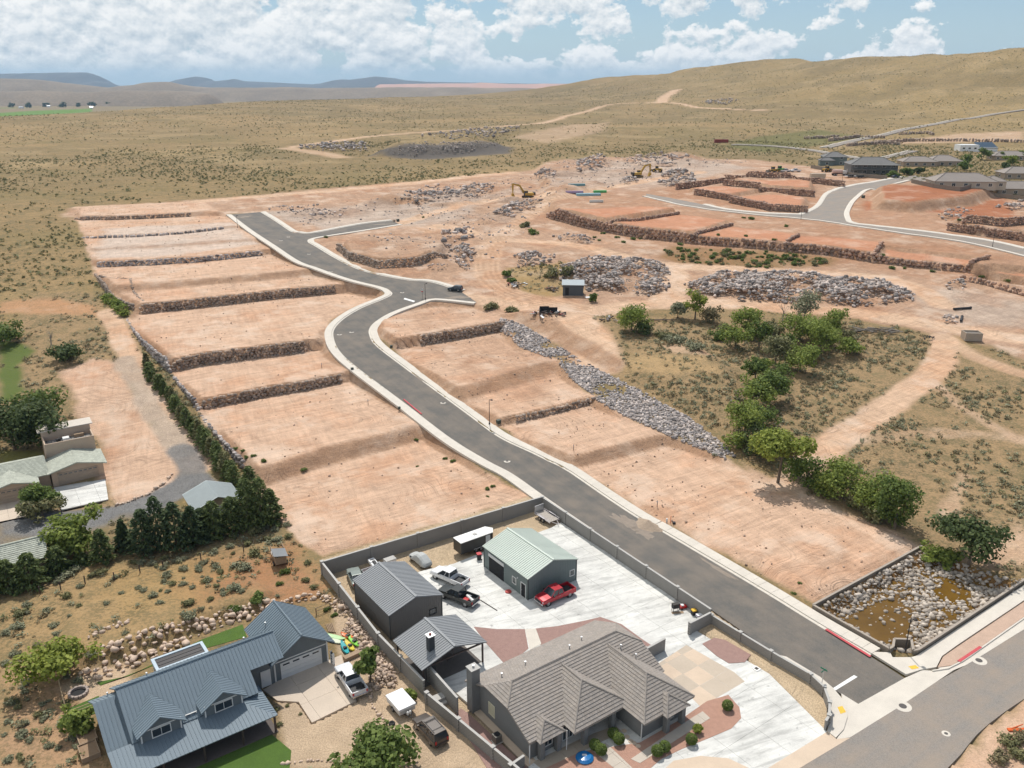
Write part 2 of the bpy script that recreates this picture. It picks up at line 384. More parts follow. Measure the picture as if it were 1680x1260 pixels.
class MB:
    def __init__(s): s.v = []; s.f = []
    def add(s, vs, fs):
        n = len(s.v); s.v += [tuple(v) for v in vs]; s.f += [tuple(i + n for i in f) for f in fs]; return s
    def box(s, x0, x1, y0, y1, z0, z1, m=None):
        vs = [Vector(p) for p in ((x0, y0, z0), (x1, y0, z0), (x1, y1, z0), (x0, y1, z0), (x0, y0, z1), (x1, y0, z1), (x1, y1, z1), (x0, y1, z1))]
        if m is not None: vs = [m @ v for v in vs]
        return s.add(vs, [(0, 3, 2, 1), (4, 5, 6, 7), (0, 1, 5, 4), (1, 2, 6, 5), (2, 3, 7, 6), (3, 0, 4, 7)])
    def hexa(s, lo, hi):
        """frustum from two 4-point loops"""
        return s.add(list(lo) + list(hi), [(3, 2, 1, 0), (4, 5, 6, 7), (0, 1, 5, 4), (1, 2, 6, 5), (2, 3, 7, 6), (3, 0, 4, 7)])
    def prism(s, poly, z0, z1):
        """horizontal polygon with thickness; z0/z1 numbers or functions of (x,y)"""
        P = [Vector((p[0], p[1], 0)) for p in poly]
        A = sum(P[i].x * P[(i + 1) % len(P)].y - P[(i + 1) % len(P)].x * P[i].y for i in range(len(P)))
        if A < 0: P.reverse()
        n = len(P); f0 = z0 if callable(z0) else (lambda x, y: z0); f1 = z1 if callable(z1) else (lambda x, y: z1)
        vs = [(p.x, p.y, f0(p.x, p.y)) for p in P] + [(p.x, p.y, f1(p.x, p.y)) for p in P]
        tri = tessellate_polygon([P])
        fs = []
        for t in tri:
            a, b, c = (P[i] for i in t)
            if (b.x - a.x) * (c.y - a.y) - (b.y - a.y) * (c.x - a.x) < 0: t = (t[0], t[2], t[1])
            fs.append(tuple(i + n for i in t)); fs.append((t[0], t[2], t[1]))
        fs += [(i, (i + 1) % n, n + (i + 1) % n, n + i) for i in range(n)]
        return s.add(vs, fs)
    def slab(s, poly3, th):
        """planar 3-D polygon with thickness th downwards along its normal"""
        P = [Vector(p) for p in poly3]; nrm = Vector((0, 0, 0))
        for i in range(len(P)):
            a, b = P[i], P[(i + 1) % len(P)]
            nrm += Vector(((a.y - b.y) * (a.z + b.z), (a.z - b.z) * (a.x + b.x), (a.x - b.x) * (a.y + b.y)))
        nrm.normalize()
        if nrm.z < 0: P.reverse(); nrm = -nrm
        n = len(P); vs = P + [p - nrm * th for p in P]
        fs = [tuple(range(n)), tuple(range(2 * n - 1, n - 1, -1))] + [(i + n, (i + 1) % n + n, (i + 1) % n, i) for i in range(n)]
        return s.add(vs, fs)
    def tube(s, p0, p1, r0, r1=None, n=8, caps=True):
        p0, p1 = Vector(p0), Vector(p1); r1 = r0 if r1 is None else r1
        d = (p1 - p0).normalized(); a = d.orthogonal().normalized(); b = d.cross(a)
        vs = []
        for p, r in ((p0, r0), (p1, r1)):
            vs += [p + (a * math.cos(2 * math.pi * i / n) + b * math.sin(2 * math.pi * i / n)) * r for i in range(n)]
        fs = [(i, (i + 1) % n, n + (i + 1) % n, n + i) for i in range(n)]
        if caps: fs += [tuple(range(n - 1, -1, -1)), tuple(range(n, 2 * n))]
        return s.add(vs, fs)
    def lathe(s, prof, c=(0, 0), n=16):
        """profile of (r,z) pairs round a vertical axis"""
        vs = []; fs = []
        for r, z in prof: vs += [(c[0] + r * math.cos(2 * math.pi * i / n), c[1] + r * math.sin(2 * math.pi * i / n), z) for i in range(n)]
        for k in range(len(prof) - 1):
            fs += [(k * n + i, k * n + (i + 1) % n, (k + 1) * n + (i + 1) % n, (k + 1) * n + i) for i in range(n)]
        fs += [tuple(range(n - 1, -1, -1)), tuple((len(prof) - 1) * n + i for i in range(n))]
        return s.add(vs, fs)
    def mesh(s, name, material):
        me = bpy.data.meshes.new(name); me.from_pydata(s.v, [], s.f); me.update()
        if material: me.materials.append(material)
        return me
    def build(s, name, material, parent=None, loc=None, rz=0.0, bevel=0.0):
        me = s.mesh(name, material)
        if bevel:
            bm = bmesh.new(); bm.from_mesh(me)
            bmesh.ops.bevel(bm, geom=[e for e in bm.edges if len(e.link_faces) == 2 and e.calc_face_angle(0) > 0.35], offset=bevel, segments=2, affect='EDGES', profile=0.6)
            bm.to_mesh(me); bm.free()
        return obj(name, me, parent, loc, rz)
# ------------------------------------------------------------------ roads: edges in plan
AL = [(1407, 1156), (1367, 1131), (1272, 1073), (1172, 1004), (1080, 942), (985, 877), (890, 812), (840, 777), (800, 756), (738, 718), (662, 660), (586, 603), (558, 577), (548, 556), (549, 540), (565, 523), (593, 506), (627, 492), (643, 484), (641, 478), (627, 471), (575, 458), (523, 440), (482, 423), (420, 382), (380, 352)]
AR1 = [(1484, 1113), (1426, 1076), (1339, 1025), (1240, 964), (1088, 874), (1045, 850), (935, 776), (899, 757), (873, 744), (817, 717), (765, 679), (662, 603), (617, 568), (606, 551), (606, 539), (617, 527), (641, 513), (679, 499), (713, 490), (782, 496)]
AR2 = [(755, 478), (706, 463), (662, 459), (593, 444), (548, 423), (513, 402), (505, 397), (508, 392), (534, 387), (593, 378), (655, 368)]
AR3 = [(644, 362), (599, 367), (565, 373), (511, 383), (489, 382), (477, 380), (450, 362), (427, 348)]
def edge(pts, step=1.5):
    return resample(np.array([bp(*p) for p in pts]), step)
eL, e1, e2, e3 = (edge(p) for p in (AL, AR1, AR2, AR3))
asph_poly = np.vstack([eL, e3[::-1], e2[::-1], e1[::-1]])
# upper eastern street
UL = [(1700, 413), (1600, 392), (1440, 372), (1395, 366), (1386, 358), (1386, 345), (1400, 325), (1425, 310), (1470, 300), (1530, 293)]
UR = [(1060, 318), (1130, 331), (1200, 345), (1300, 352), (1322, 350), (1345, 338), (1360, 318), (1385, 308), (1430, 300), (1500, 288)]
UB = [(1060, 322), (1130, 338), (1240, 352), (1340, 361), (1480, 382), (1600, 400), (1700, 424)]
def gedge(pts, step=2.0): return resample(np.array([gp(*p)[:2] for p in pts]), step)
uL, uR, uB = gedge(UL), gedge(UR), gedge(UB)
upper_poly = np.vstack([uB, uL[:], uR[::-1]])
# street in front (right bottom corner)
FN = PL0([(1180, 1340), (1310, 1260), (1474, 1160), (1526, 1125), (1584, 1092), (1680, 1033), (1760, 985)])[:, :2]
FS = PL0([(1420, 1370), (1555, 1260), (1603, 1205), (1642, 1173), (1680, 1147), (1800, 1068)])[:, :2]
front_poly = np.vstack([resample(FN, 2), resample(FS, 2)[::-1]])

def offset(line, d):
    L = np.asarray(line); t = np.gradient(L, axis=0); t /= np.linalg.norm(t, axis=1)[:, None] + 1e-9
    return L + np.stack([-t[:, 1], t[:, 0]], 1) * d

# yard slabs and other paved sheets (photo pixels on level ground)
YARD = PL0([(527, 935), (888, 833), (1160, 1012), (1140, 1030), (1205, 1068), (1255, 1100), (1356, 1200), (1258, 1262), (1180, 1300), (1000, 1330), (850, 1265), (745, 1150), (640, 1050)])[:, :2]
BDRIVE = PL0([(432, 1132), (466, 1112), (540, 1083), (560, 1075), (585, 1150), (512, 1186), (490, 1152), (455, 1150)])[:, :2]
BPATIO = PL0([(540, 1083), (546, 1040), (570, 1075), (560, 1090)])[:, :2]
CONC_L1 = GPL([(88, 800), (172, 783), (178, 821), (101, 839)])[:, :2]
CONC_L2 = GPL([(-20, 822), (44, 808), (54, 846), (-20, 862)])[:, :2]
WALKS = PL0([(1335, 1000), (1460, 1072), (1500, 1080), (1690, 955), (1690, 1030), (1580, 1092), (1474, 1160), (1407, 1156), (1484, 1113), (1426, 1076), (1339, 1025)])[:, :2]

# ------------------------------------------------------------------ ground sheet
GZ = GROUND_T.ravel().copy()
# colour zones -------------------------------------------------------
C = dict(scrub=(0.262, 0.18, 0.09), dry=(0.335, 0.225, 0.112), tan=(0.53, 0.365, 0.25), pink=(0.575, 0.388, 0.272), red=(0.50, 0.25, 0.15), redder=(0.36, 0.15, 0.078),
         grey=(0.46, 0.385, 0.325), path=(0.60, 0.41, 0.28), wash=(0.31, 0.21, 0.115), gravel=(0.185, 0.18, 0.175), drive=(0.46, 0.345, 0.235), lawn=(0.10, 0.135, 0.035),
         berm=(0.12, 0.105, 0.095), hill=(0.33, 0.232, 0.105), bed=(0.22, 0.12, 0.045), valley=(0.25, 0.19, 0.11), shade=(0.215, 0.162, 0.07), earth=(0.46, 0.26, 0.14), bank=(0.415, 0.25, 0.16))
col = np.tile(np.array(C['scrub']), (len(GX), 1)); wt = np.zeros((len(GX), 3)); wt[:, 0] = 1
jit = fbm(GX, GY, 7, 3, 40) * 2; jit2 = fbm(GX, GY, 2.2, 2, 41) * 2
def paint(m, c, w=None):
    c = np.array(C[c] if isinstance(c, str) else c)
    global col, wt
    col = col * (1 - m[:, None]) + c * m[:, None]
    if w is not None: wt = wt * (1 - m[:, None]) + np.array(w) * m[:, None]
def zone(pts, c, w=(0, 1, 0), feather=1.5, rough=1.0, world=False, amt=1.0):
    p = np.asarray(pts)[:, :2] if world else GPL(pts)[:, :2]
    s = poly_sd(GX, GY, p, 40) + (jit * 1.6 + jit2 * 0.6) * rough
    paint(smooth(s / feather + 0.5) * amt, c, w)
def track(pts, c, width, w=(0, 1, 0), feather=1.0, rough=0.6, amt=1.0):
    p = resample(GPL(pts)[:, :2], 4)
    s = width / 2 - line_d(GX, GY, p, 40) + (jit * 1.2 + jit2 * 0.4) * rough
    paint(smooth(s / feather + 0.5) * amt, c, w)
R0 = np.hypot(GX, GY)
# broad plain: olive and dry patches
pn = fbm(GX, GY, 160, 4, 50) * 2; pn2 = fbm(GX, GY, 45, 4, 51) * 2
paint(smooth(pn * 1.4 + 0.45), 'dry'); paint(smooth(pn2 * 1.3 + 0.25) * 0.7, 'shade')
paint(smooth((GX - 150) / 400) * smooth((R0 - 500) / 500) * 0.75, 'hill')
pf = smooth((fbm(GX, GY, 75, 5, 55) * 2 + 0.12) * 2.4) * smooth((R0 - 420) / 200); paint(pf * 0.55, (0.20, 0.146, 0.075))
pg_ = smooth((fbm(GX, GY, 30, 4, 56) * 2 - 0.12) * 3) * smooth((R0 - 420) / 200); paint(pg_ * 0.5, (0.43, 0.31, 0.17))
dropm = smooth((14 - GZ) / 14) * smooth((R0 - 1100) / 200); paint(dropm, 'valley', (0.5, 0, 0))
# far field strips in the valley and the ridge cut
far_g = dropm * smooth(((GX + 0.45 * GY) < -60) * 1.0) * smooth((vn(GX / 260, GY / 420, 77) - 0.35) * 5) * smooth((4200 - R0) / 200)
paint(far_g, (0.13, 0.22, 0.04), (0.1, 0, 0))
paint(smooth((fbm(GX, GY, 60, 3, 61) * 2 + 0.1 - np.abs(GX - 1000) / 500) * 3) * smooth((GX - 600) / 100) * smooth((GZ - 95) / 20), 'tan', (0.2, 0, 0))
# left neighbour
zone([(0, 560), (60, 480), (150, 480), (215, 540), (260, 640), (330, 760), (300, 800), (200, 840), (60, 850), (0, 870)], 'wash', (1, 0, 0), 3)
zone([(0, 495), (80, 490), (150, 500), (175, 520), (120, 515), (0, 512)], 'earth', (0.4, 0.4, 0), 4)
zone([(100, 610), (150, 590), (200, 600), (222, 640), (245, 690), (285, 740), (300, 770), (285, 795), (245, 810), (190, 830), (172, 780), (160, 720), (115, 680), (120, 640)], 'pink', (0.05, 1, 0), 2)
zone([(0, 560), (30, 562), (60, 575), (30, 600), (40, 640), (20, 655), (0, 660)], 'lawn', (0.2, 0, 0), 2, 0.6)
zone([(0, 738), (60, 735), (78, 748), (0, 765)], (0.22, 0.2, 0.06), (0.4, 0, 0), 2)
track([(178, 512), (200, 555), (218, 590), (235, 620), (262, 660), (300, 720), (330, 765)], 'path', 5.5, (0.1, 1, 0), 1.5)
track([(205, 590), (225, 630), (260, 690), (300, 742)], (0.42, 0.34, 0.27), 4.5, (0.1, 0.3, 0.8), 1.5, 0.8, 0.8); track([(296, 738), (318, 770), (300, 800), (240, 830), (150, 855), (60, 875), (0, 890)], 'gravel', 5.0, (0, 0, 1), 1.2, 0.5, 0.9)
zone([(0, 850), (100, 838), (190, 830), (240, 812), (300, 780), (345, 775), (370, 800), (300, 815), (200, 870), (100, 885), (0, 900)], 'gravel', (0, 0, 1), 1.2, 0.5)
zone([(170, 905), (60, 960), (0, 1000), (0, 880), (100, 885), (200, 850), (450, 850), (475, 880), (440, 935), (300, 945)], (0.235, 0.17, 0.09), (1, 0, 0), 3)
zone([(0, 1000), (100, 930), (330, 925), (470, 880), (520, 920), (560, 990), (470, 985), (300, 1030), (130, 1090), (150, 1180), (170, 1270), (0, 1270)], 'dry', (0.8, 0, 0), 3)
zone([(330, 930), (420, 915), (470, 895), (520, 930), (545, 975), (500, 985), (440, 990), (400, 965), (330, 985), (290, 960)], 'redder', (0.4, 0.2, 0), 5, 2.2, amt=0.6)
zone([(0, 1110), (60, 1060), (120, 1090), (145, 1150), (165, 1265), (0, 1265)], 'bank', (0.6, 0, 0.3), 4, 1.5, amt=0.6)
# golden grass by the fence
zone([(160, 935), (300, 920), (380, 930), (330, 985), (200, 1000)], (0.36, 0.235, 0.10), (0.8, 0, 0), 5, 1.8, amt=0.5)
# blue house yard
zone([(440, 1130), (455, 1195), (470, 1262), (860, 1270), (790, 1200), (700, 1110), (640, 1050), (560, 960), (545, 1000), (550, 1080)], 'drive', (0, 0.2, 0.6), 1.2, 0.5)
zone([(90, 1130), (160, 1095), (210, 1090), (215, 1130), (150, 1160)], (0.5, 0.37, 0.25), (0, 0.3, 0.5), 1.5, 0.5)
# graded lots and works
zone([(100, 350), (118, 341), (330, 328), (430, 320), (520, 310), (700, 296), (870, 280), (920, 262), (1000, 258), (1100, 252), (1240, 262), (1400, 281), (1560, 305), (1700, 330), (1700, 600), (1640, 575), (1560, 552), (1400, 522), (1200, 506), (1000, 508), (975, 520), (968, 550), (990, 590), (985, 612), (900, 562), (820, 521), (780, 505), (700, 500), (500, 400), (400, 350), (130, 362)], (0.45, 0.29, 0.195), (0, 1, 0.3), 5, 2.0)
zone(LZONE, 'pink', (0, 1, 0), 1.0, 0.4, True); zone(RZONE, 'pink', (0, 1, 0), 1.5, 0.6, True)
zone([(1215, 757), (1280, 790), (1340, 815), (1400, 845), (1470, 870), (1512, 898), (1440, 940), (1300, 860)], 'pink', (0, 1, 0), 2.5, 0.8)
zone([(420, 350), (640, 330), (760, 310), (800, 330), (760, 360), (640, 375), (540, 378)], 'grey', (0, 0.5, 0.7), 8, 2.0, amt=0.75)
zone([(170, 375), (380, 365), (420, 400), (300, 418), (160, 425)], (0.56, 0.46, 0.385), (0, 0.6, 0.5), 4, 2.0, amt=0.8)
zone([(880, 300), (1000, 265), (1150, 262), (1240, 275), (1120, 300), (960, 330)], 'grey', (0, 0.5, 0.7), 10, 2.0, amt=0.65)
zone([(1480, 480), (1560, 470), (1700, 500), (1700, 540), (1580, 530)], (0.45, 0.36, 0.29), (0, 0.8, 0.4), 6, 1.6, amt=0.7)
for q in ([(700, 560), (850, 540), (930, 610), (870, 660), (760, 620)], [(640, 520), (760, 500), (800, 515), (700, 545)]):
    zone(q, 'bank', (0, 0.8, 0.4), 6, 2.0, amt=0.55)
# red terraces
tx, ty = TL[:, 0], TL[:, 1]; dT = GY - np.interp(GX, tx, ty)
mT = smooth((dT + 14) / 6 + 0.2 * jit) * smooth((GX - tx[0] + 12) / 10) * (1 - smooth((dT - 150 + 10 * jit) / 40)) * smooth((GX + 400) / 10)
paint(mT * smooth((450 - R0) / 60), 'bank', (0, 0.8, 0.2))
for q in ([(905, 356), (960, 343), (1050, 338), (1112, 349), (992, 366)], [(1000, 369), (1110, 352), (1200, 366), (1135, 386), (1050, 382)], [(1142, 390), (1200, 372), (1310, 384), (1288, 396), (1200, 396)], [(1295, 398), (1310, 386), (1445, 396), (1432, 416), (1360, 408)], [(1440, 420), (1448, 402), (1618, 424), (1585, 438), (1500, 430)], [(1590, 450), (1625, 432), (1700, 440), (1700, 470)],
          [(1128, 313), (1190, 305), (1255, 316), (1190, 325)], [(1200, 300), (1260, 296), (1335, 303), (1335, 314), (1262, 310)], [(1195, 329), (1262, 319), (1325, 328), (1322, 342), (1262, 342)]):
    zone(q, 'red', (0, 0.6, 0), 2.5, 0.6)
zone([(1425, 318), (1470, 303), (1600, 308), (1650, 322), (1680, 360), (1500, 360), (1420, 345)], 'redder', (0, 0.5, 0.2), 4, 1.5)
zone([(1400, 360), (1430, 345), (1560, 350), (1580, 372), (1480, 372)], 'bank', (0, 0.5, 0.6), 4, 1.5)
zone([(1080, 422), (1100, 403), (1300, 413), (1372, 425), (1365, 438), (1250, 442), (1120, 434)], (0.30, 0.17, 0.085), (0.6, 0.2, 0), 5, 1.2)
zone([(830, 440), (930, 430), (960, 480), (900, 490), (850, 480)], (0.36, 0.24, 0.11), (0.7, 0.2, 0), 3, 1.0)
# the scrub wash
zone([(965, 522), (1200, 508), (1400, 526), (1560, 558), (1700, 600), (1700, 960), (1640, 945), (1515, 895), (1470, 868), (1340, 812), (1222, 760), (1184, 726), (1053, 642), (990, 611), (985, 580)], 'wash', (1, 0, 0), 4, 1.5)
zone([(1010, 590), (1080, 575), (1160, 585), (1180, 610), (1100, 615), (1030, 610)], (0.40, 0.27, 0.14), (0.6, 0, 0), 4, 1.5)
zone([(1080, 565), (1150, 572), (1180, 590), (1100, 585)], 'path', (0.2, 0.4, 0), 3, 1.5, amt=0.7)
zone([(1560, 925), (1640, 940), (1700, 930), (1700, 850), (1630, 880)], 'path', (0.1, 0.8, 0.2), 3, 1.0, amt=0.8)
# dirt tracks
track([(960, 508), (900, 497), (840, 482), (806, 458), (799, 428), (814, 396), (850, 365), (892, 338), (940, 320), (1000, 308), (1060, 297), (1150, 283)], 'path', 8, (0, 1, 0), 2)
track([(700, 480), (790, 492), (870, 503), (960, 513), (1020, 503), (1100, 499), (1200, 498), (1290, 506), (1400, 513), (1500, 527), (1600, 545), (1700, 560)], 'path', 8, (0, 1, 0), 2)
track([(840, 394), (900, 398), (960, 405), (1040, 426), (1100, 436), (1180, 440), (1300, 446), (1430, 455), (1500, 470), (1545, 500)], 'path', 7, (0, 1, 0), 2)
track([(1098, 437), (1108, 462), (1092, 495)], 'path', 9, (0, 1, 0), 2)
track([(900, 497), (955, 530), (975, 560), (985, 600)], 'path', 10, (0, 1, 0), 3)
track([(1550, 555), (1540, 598), (1480, 650), (1420, 690), (1360, 730), (1325, 765), (1290, 800)], 'path', 6.5, (0, 1, 0), 1.5)
track([(1560, 560), (1600, 585), (1650, 604), (1700, 620)], 'path', 5, (0, 1, 0), 2, amt=0.8)
track([(1530, 625), (1580, 670), (1640, 705), (1700, 735)], 'path', 3.0, (0.1, 1, 0), 2, amt=0.6)
track([(1400, 722), (1500, 712), (1600, 712), (1700, 722)], 'path', 3.5, (0.2, 1, 0), 2, amt=0.45)
track([(1580, 780), (1570, 810), (1555, 840), (1560, 870)], 'path', 2.4, (0.2, 1, 0), 1.5, amt=0.6)
track([(480, 241), (560, 230), (640, 221), (740, 214), (850, 205), (930, 190), (1000, 172), (1090, 168), (1180, 178), (1260, 181)], 'path', 11, (0, 0.6, 0), 4, amt=0.85)
track([(1085, 168), (1092, 158), (1105, 150), (1112, 147)], 'path', 22, (0, 0.6, 0), 5, amt=0.85)
track([(560, 258), (530, 252), (470, 243)], 'path', 14, (0, 0.6, 0), 8, amt=0.7)
track([(330, 330), (430, 322), (560, 312), (700, 298), (840, 283)], 'path', 9, (0, 1, 0), 3)
zone([(600, 256), (650, 238), (760, 234), (840, 240), (840, 252), (700, 262)], 'berm', (0.2, 0, 0.8), 8, 1.5)
zone([(840, 225), (930, 205), (1000, 200), (990, 215), (900, 235)], 'tan', (0.3, 0.6, 0), 14, 2.0, amt=0.6)
zone([(1190, 240), (1240, 225), (1340, 212), (1420, 225), (1330, 240), (1250, 250)], (0.10, 0.12, 0.035), (0.8, 0, 0), 10, 2.0, amt=0.7)
zone([(1380, 240), (1500, 235), (1680, 232), (1680, 215), (1560, 220), (1440, 232)], 'tan', (0.1, 0.6, 0), 8, 2.0, amt=0.8)
# shoulder of the front street
zone(PL0([(1555, 1262), (1603, 1207), (1642, 1176), (1700, 1140), (1700, 1290), (1555, 1290)]), 'pink', (0.3, 0.4, 0.3), 1.0, 0.5, True)
zone(BASIN, 'bed', (0, 0, 1), 1.0, 0.3, True)
# property soil inside the yard walls
zone(PL0([(524, 918), (890, 811), (1170, 1003), (1362, 1140), (1362, 1205), (1330, 1210), (900, 1300), (760, 1180), (640, 1060), (560, 970)]), (0.47, 0.36, 0.24), (0, 0, 0.8), 0.6, 0.2, True)
# cut banks show darker, rawer soil than the graded tops
G2 = GROUND_T; gr_ = np.abs(np.gradient(G2, axis=0)) / np.gradient(RR, axis=0); gt_ = np.abs(np.gradient(G2, axis=1)) / (RR * np.gradient(TH, axis=1))
slope = np.hypot(gr_, gt_).ravel(); paint(smooth((slope - 0.14) / 0.22) * smooth((R0 - 120) / 10) * smooth((520 - R0) / 60) * smooth(wt[:, 1] * 2), (0.40, 0.25, 0.16), (0, 0.7, 0.5))
wkm = smooth(poly_sd(GX, GY, WORKS, 5) / 20.0); paint(wkm * smooth((fbm(GX, GY, 22, 4, 81) * 2 + 0.15) * 3) * 0.8, (0.40, 0.29, 0.22), (0, 0.8, 0.8)); 
for q_ in ([(960, 508), (900, 497), (840, 482), (806, 458), (799, 428), (814, 396), (850, 365), (892, 338), (940, 320), (1000, 308), (1060, 297)], [(640, 372), (700, 352), (780, 335), (850, 322), (900, 318)], [(780, 384), (740, 372), (700, 378)]): track(q_, 'path', 6.5, (0, 1, 0), 2)
hl = resample(GPL([(960, 510), (900, 497), (840, 482), (806, 458), (799, 428), (814, 396), (850, 365), (892, 338), (940, 320), (1000, 308)])[:, :2], 3)
for o_ in (-2.6, -0.9, 0.9, 2.6): paint(smooth((0.55 - line_d(GX, GY, offset(hl, o_), 40)) / 0.8 + 0.5) * 0.6, (0.40, 0.25, 0.16))
# lower the sheet under paving
for p, dz in ((asph_poly, 0.3), (front_poly, 0.3), (YARD, 0.3), (BDRIVE, 0.3), (CONC_L1, 0.25), (CONC_L2, 0.25), (WALKS, 0.3), (upper_poly, 0.35)):
    GZ = GZ - dz * (poly_sd(GX, GY, p, 5) > -0.1)
nr, ntt = RR.shape
ii = (np.arange(nr - 1)[:, None] * ntt + np.arange(ntt - 1)[None]).ravel()
quads = np.stack([ii, ii + 1, ii + 1 + ntt, ii + ntt], 1)[:, ::-1]
gm, nt, b = principled('ground_earth')
at = N(nt, 'ShaderNodeAttribute', attribute_name='col'); aw = N(nt, 'ShaderNodeAttribute', attribute_name='wt')
sx = N(nt, 'ShaderNodeSeparateColor'); nt.links.new(aw.outputs['Color'], sx.inputs[0])
ge = N(nt, 'ShaderNodeNewGeometry'); pos = ge.outputs['Position']
na = noise_(nt, pos, 0.35, 6, 0.65); nb = noise_(nt, pos, 2.2, 4, 0.7); nc = noise_(nt, pos, 0.06, 4, 0.6)
def vec3(v):
    c = N(nt, 'ShaderNodeCombineXYZ')
    for i in range(3): nt.links.new(v, c.inputs[i])
    return c.outputs[0]
def mul(c, v): return mix_(nt, 1.0, c, vec3(v), 'MULTIPLY')
nd = noise_(nt, pos, 6.5, 2, 0.6)
# grass and low scrub: small dark tufts and pale straw over dry soil
mxn = math_(nt, 'ADD', math_(nt, 'MULTIPLY', na, 0.45), math_(nt, 'MULTIPLY', nb, 0.55))
tuft = ramp_(nt, mxn, [(0.47, 0.0), (0.56, 1.0)]); straw = ramp_(nt, mxn, [(0.36, 1.0), (0.46, 0.0)])
patch = ramp_(nt, nc, [(0.38, 0.0), (0.62, 1.0)])
tc1 = mix_(nt, patch, (0.115, 0.105, 0.056), (0.20, 0.16, 0.082))
gcol = mix_(nt, math_(nt, 'MULTIPLY', math_(nt, 'MULTIPLY', straw, sx.outputs[0]), 0.5), at.outputs['Color'], (0.42, 0.295, 0.15))
gcol = mix_(nt, math_(nt, 'MULTIPLY', math_(nt, 'MULTIPLY', tuft, sx.outputs[0]), 0.8), gcol, tc1)
# graded earth: blade streaks, looping wheel tracks, blotches of paler and redder soil, clods
mpg = N(nt, 'ShaderNodeMapping', vector_type='TEXTURE'); mpg.inputs['Rotation'].default_value = (0, 0, math.radians(33)); mpg.inputs['Scale'].default_value = (9, 0.7, 1)
nt.links.new(pos, mpg.inputs[0]); st = noise_(nt, mpg.outputs[0], 1.0, 5, 0.65, 0.6)
mph = N(nt, 'ShaderNodeMapping', vector_type='TEXTURE'); mph.inputs['Rotation'].default_value = (0, 0, math.radians(112)); mph.inputs['Scale'].default_value = (10, 0.9, 1)
nt.links.new(pos, mph.inputs[0]); st2 = noise_(nt, mph.outputs[0], 1.0, 4, 0.6, 0.8)
loop = math_(nt, 'FRACT', math_(nt, 'MULTIPLY', noise_(nt, pos, 0.035, 2, 0.45), 30.0))
loop = ramp_(nt, loop, [(0.0, 0.0), (0.06, 1.0), (0.14, 0.0), (0.24, 0.0), (0.30, 0.8), (0.38, 0.0)])
lmask = ramp_(nt, noise_(nt, pos, 0.05, 3, 0.6), [(0.46, 0.0), (0.58, 1.0)])
loop = math_(nt, 'MULTIPLY', loop, lmask)
sv = math_(nt, 'MULTIPLY', ramp_(nt, st, [(0.30, 0.80), (0.70, 1.12)]), ramp_(nt, st2, [(0.32, 0.90), (0.66, 1.07)]))
sv = math_(nt, 'MULTIPLY', sv, ramp_(nt, na, [(0.30, 0.84), (0.66, 1.08)])); sv = math_(nt, 'MULTIPLY', sv, ramp_(nt, nd, [(0.28, 0.72), (0.45, 1.0), (0.72, 1.1)]))
sv = math_(nt, 'MULTIPLY', sv, math_(nt, 'MULTIPLY_ADD', loop, -0.20, 1.0))
gg = mul(gcol, sv)
gg = mix_(nt, ramp_(nt, noise_(nt, pos, 0.07, 4, 0.62), [(0.48, 0.0), (0.64, 0.55)]), gg, mix_(nt, 1.0, gg, (0.90, 0.72, 0.60), 'MULTIPLY'))
gg = mix_(nt, ramp_(nt, noise_(nt, pos, 0.11, 4, 0.62), [(0.52, 0.0), (0.66, 0.5)]), gg, (0.66, 0.52, 0.41))
c2 = mix_(nt, sx.outputs[1], gcol, gg)
# gravel speckle
c3 = mix_(nt, sx.outputs[2], c2, mul(c2, math_(nt, 'MULTIPLY', ramp_(nt, nd, [(0.30, 0.55), (0.70, 1.35)]), ramp_(nt, na, [(0.3, 0.85), (0.7, 1.15)]))))
nt.links.new(c3, b.inputs['Base Color']); b.inputs['Roughness'].default_value = 0.95; b.inputs['Specular IOR Level'].default_value = 0.1
bn = N(nt, 'ShaderNodeBump'); bn.inputs['Strength'].default_value = 0.8; bn.inputs['Distance'].default_value = 0.35
hgt = math_(nt, 'ADD', math_(nt, 'MULTIPLY', nb, 0.45), math_(nt, 'ADD', math_(nt, 'MULTIPLY', math_(nt, 'MULTIPLY', st, sx.outputs[1]), 0.6), math_(nt, 'MULTIPLY', na, 0.6)))
hgt = math_(nt, 'SUBTRACT', hgt, math_(nt, 'MULTIPLY', loop, 0.22))
nt.links.new(hgt, bn.inputs['Height']); nt.links.new(bn.outputs[0], b.inputs['Normal'])
gme = np_mesh('ground', np.stack([GX, GY, GZ], 1), quads, gm, True)
for nm, arr in (('col', col), ('wt', wt)):
    a = gme.color_attributes.new(nm, 'FLOAT_COLOR', 'POINT')
    a.data.foreach_set('color', np.hstack([np.clip(arr, 0, 1), np.ones((len(arr), 1))]).astype(np.float32).ravel())
tag(obj('ground', gme), kind='structure')

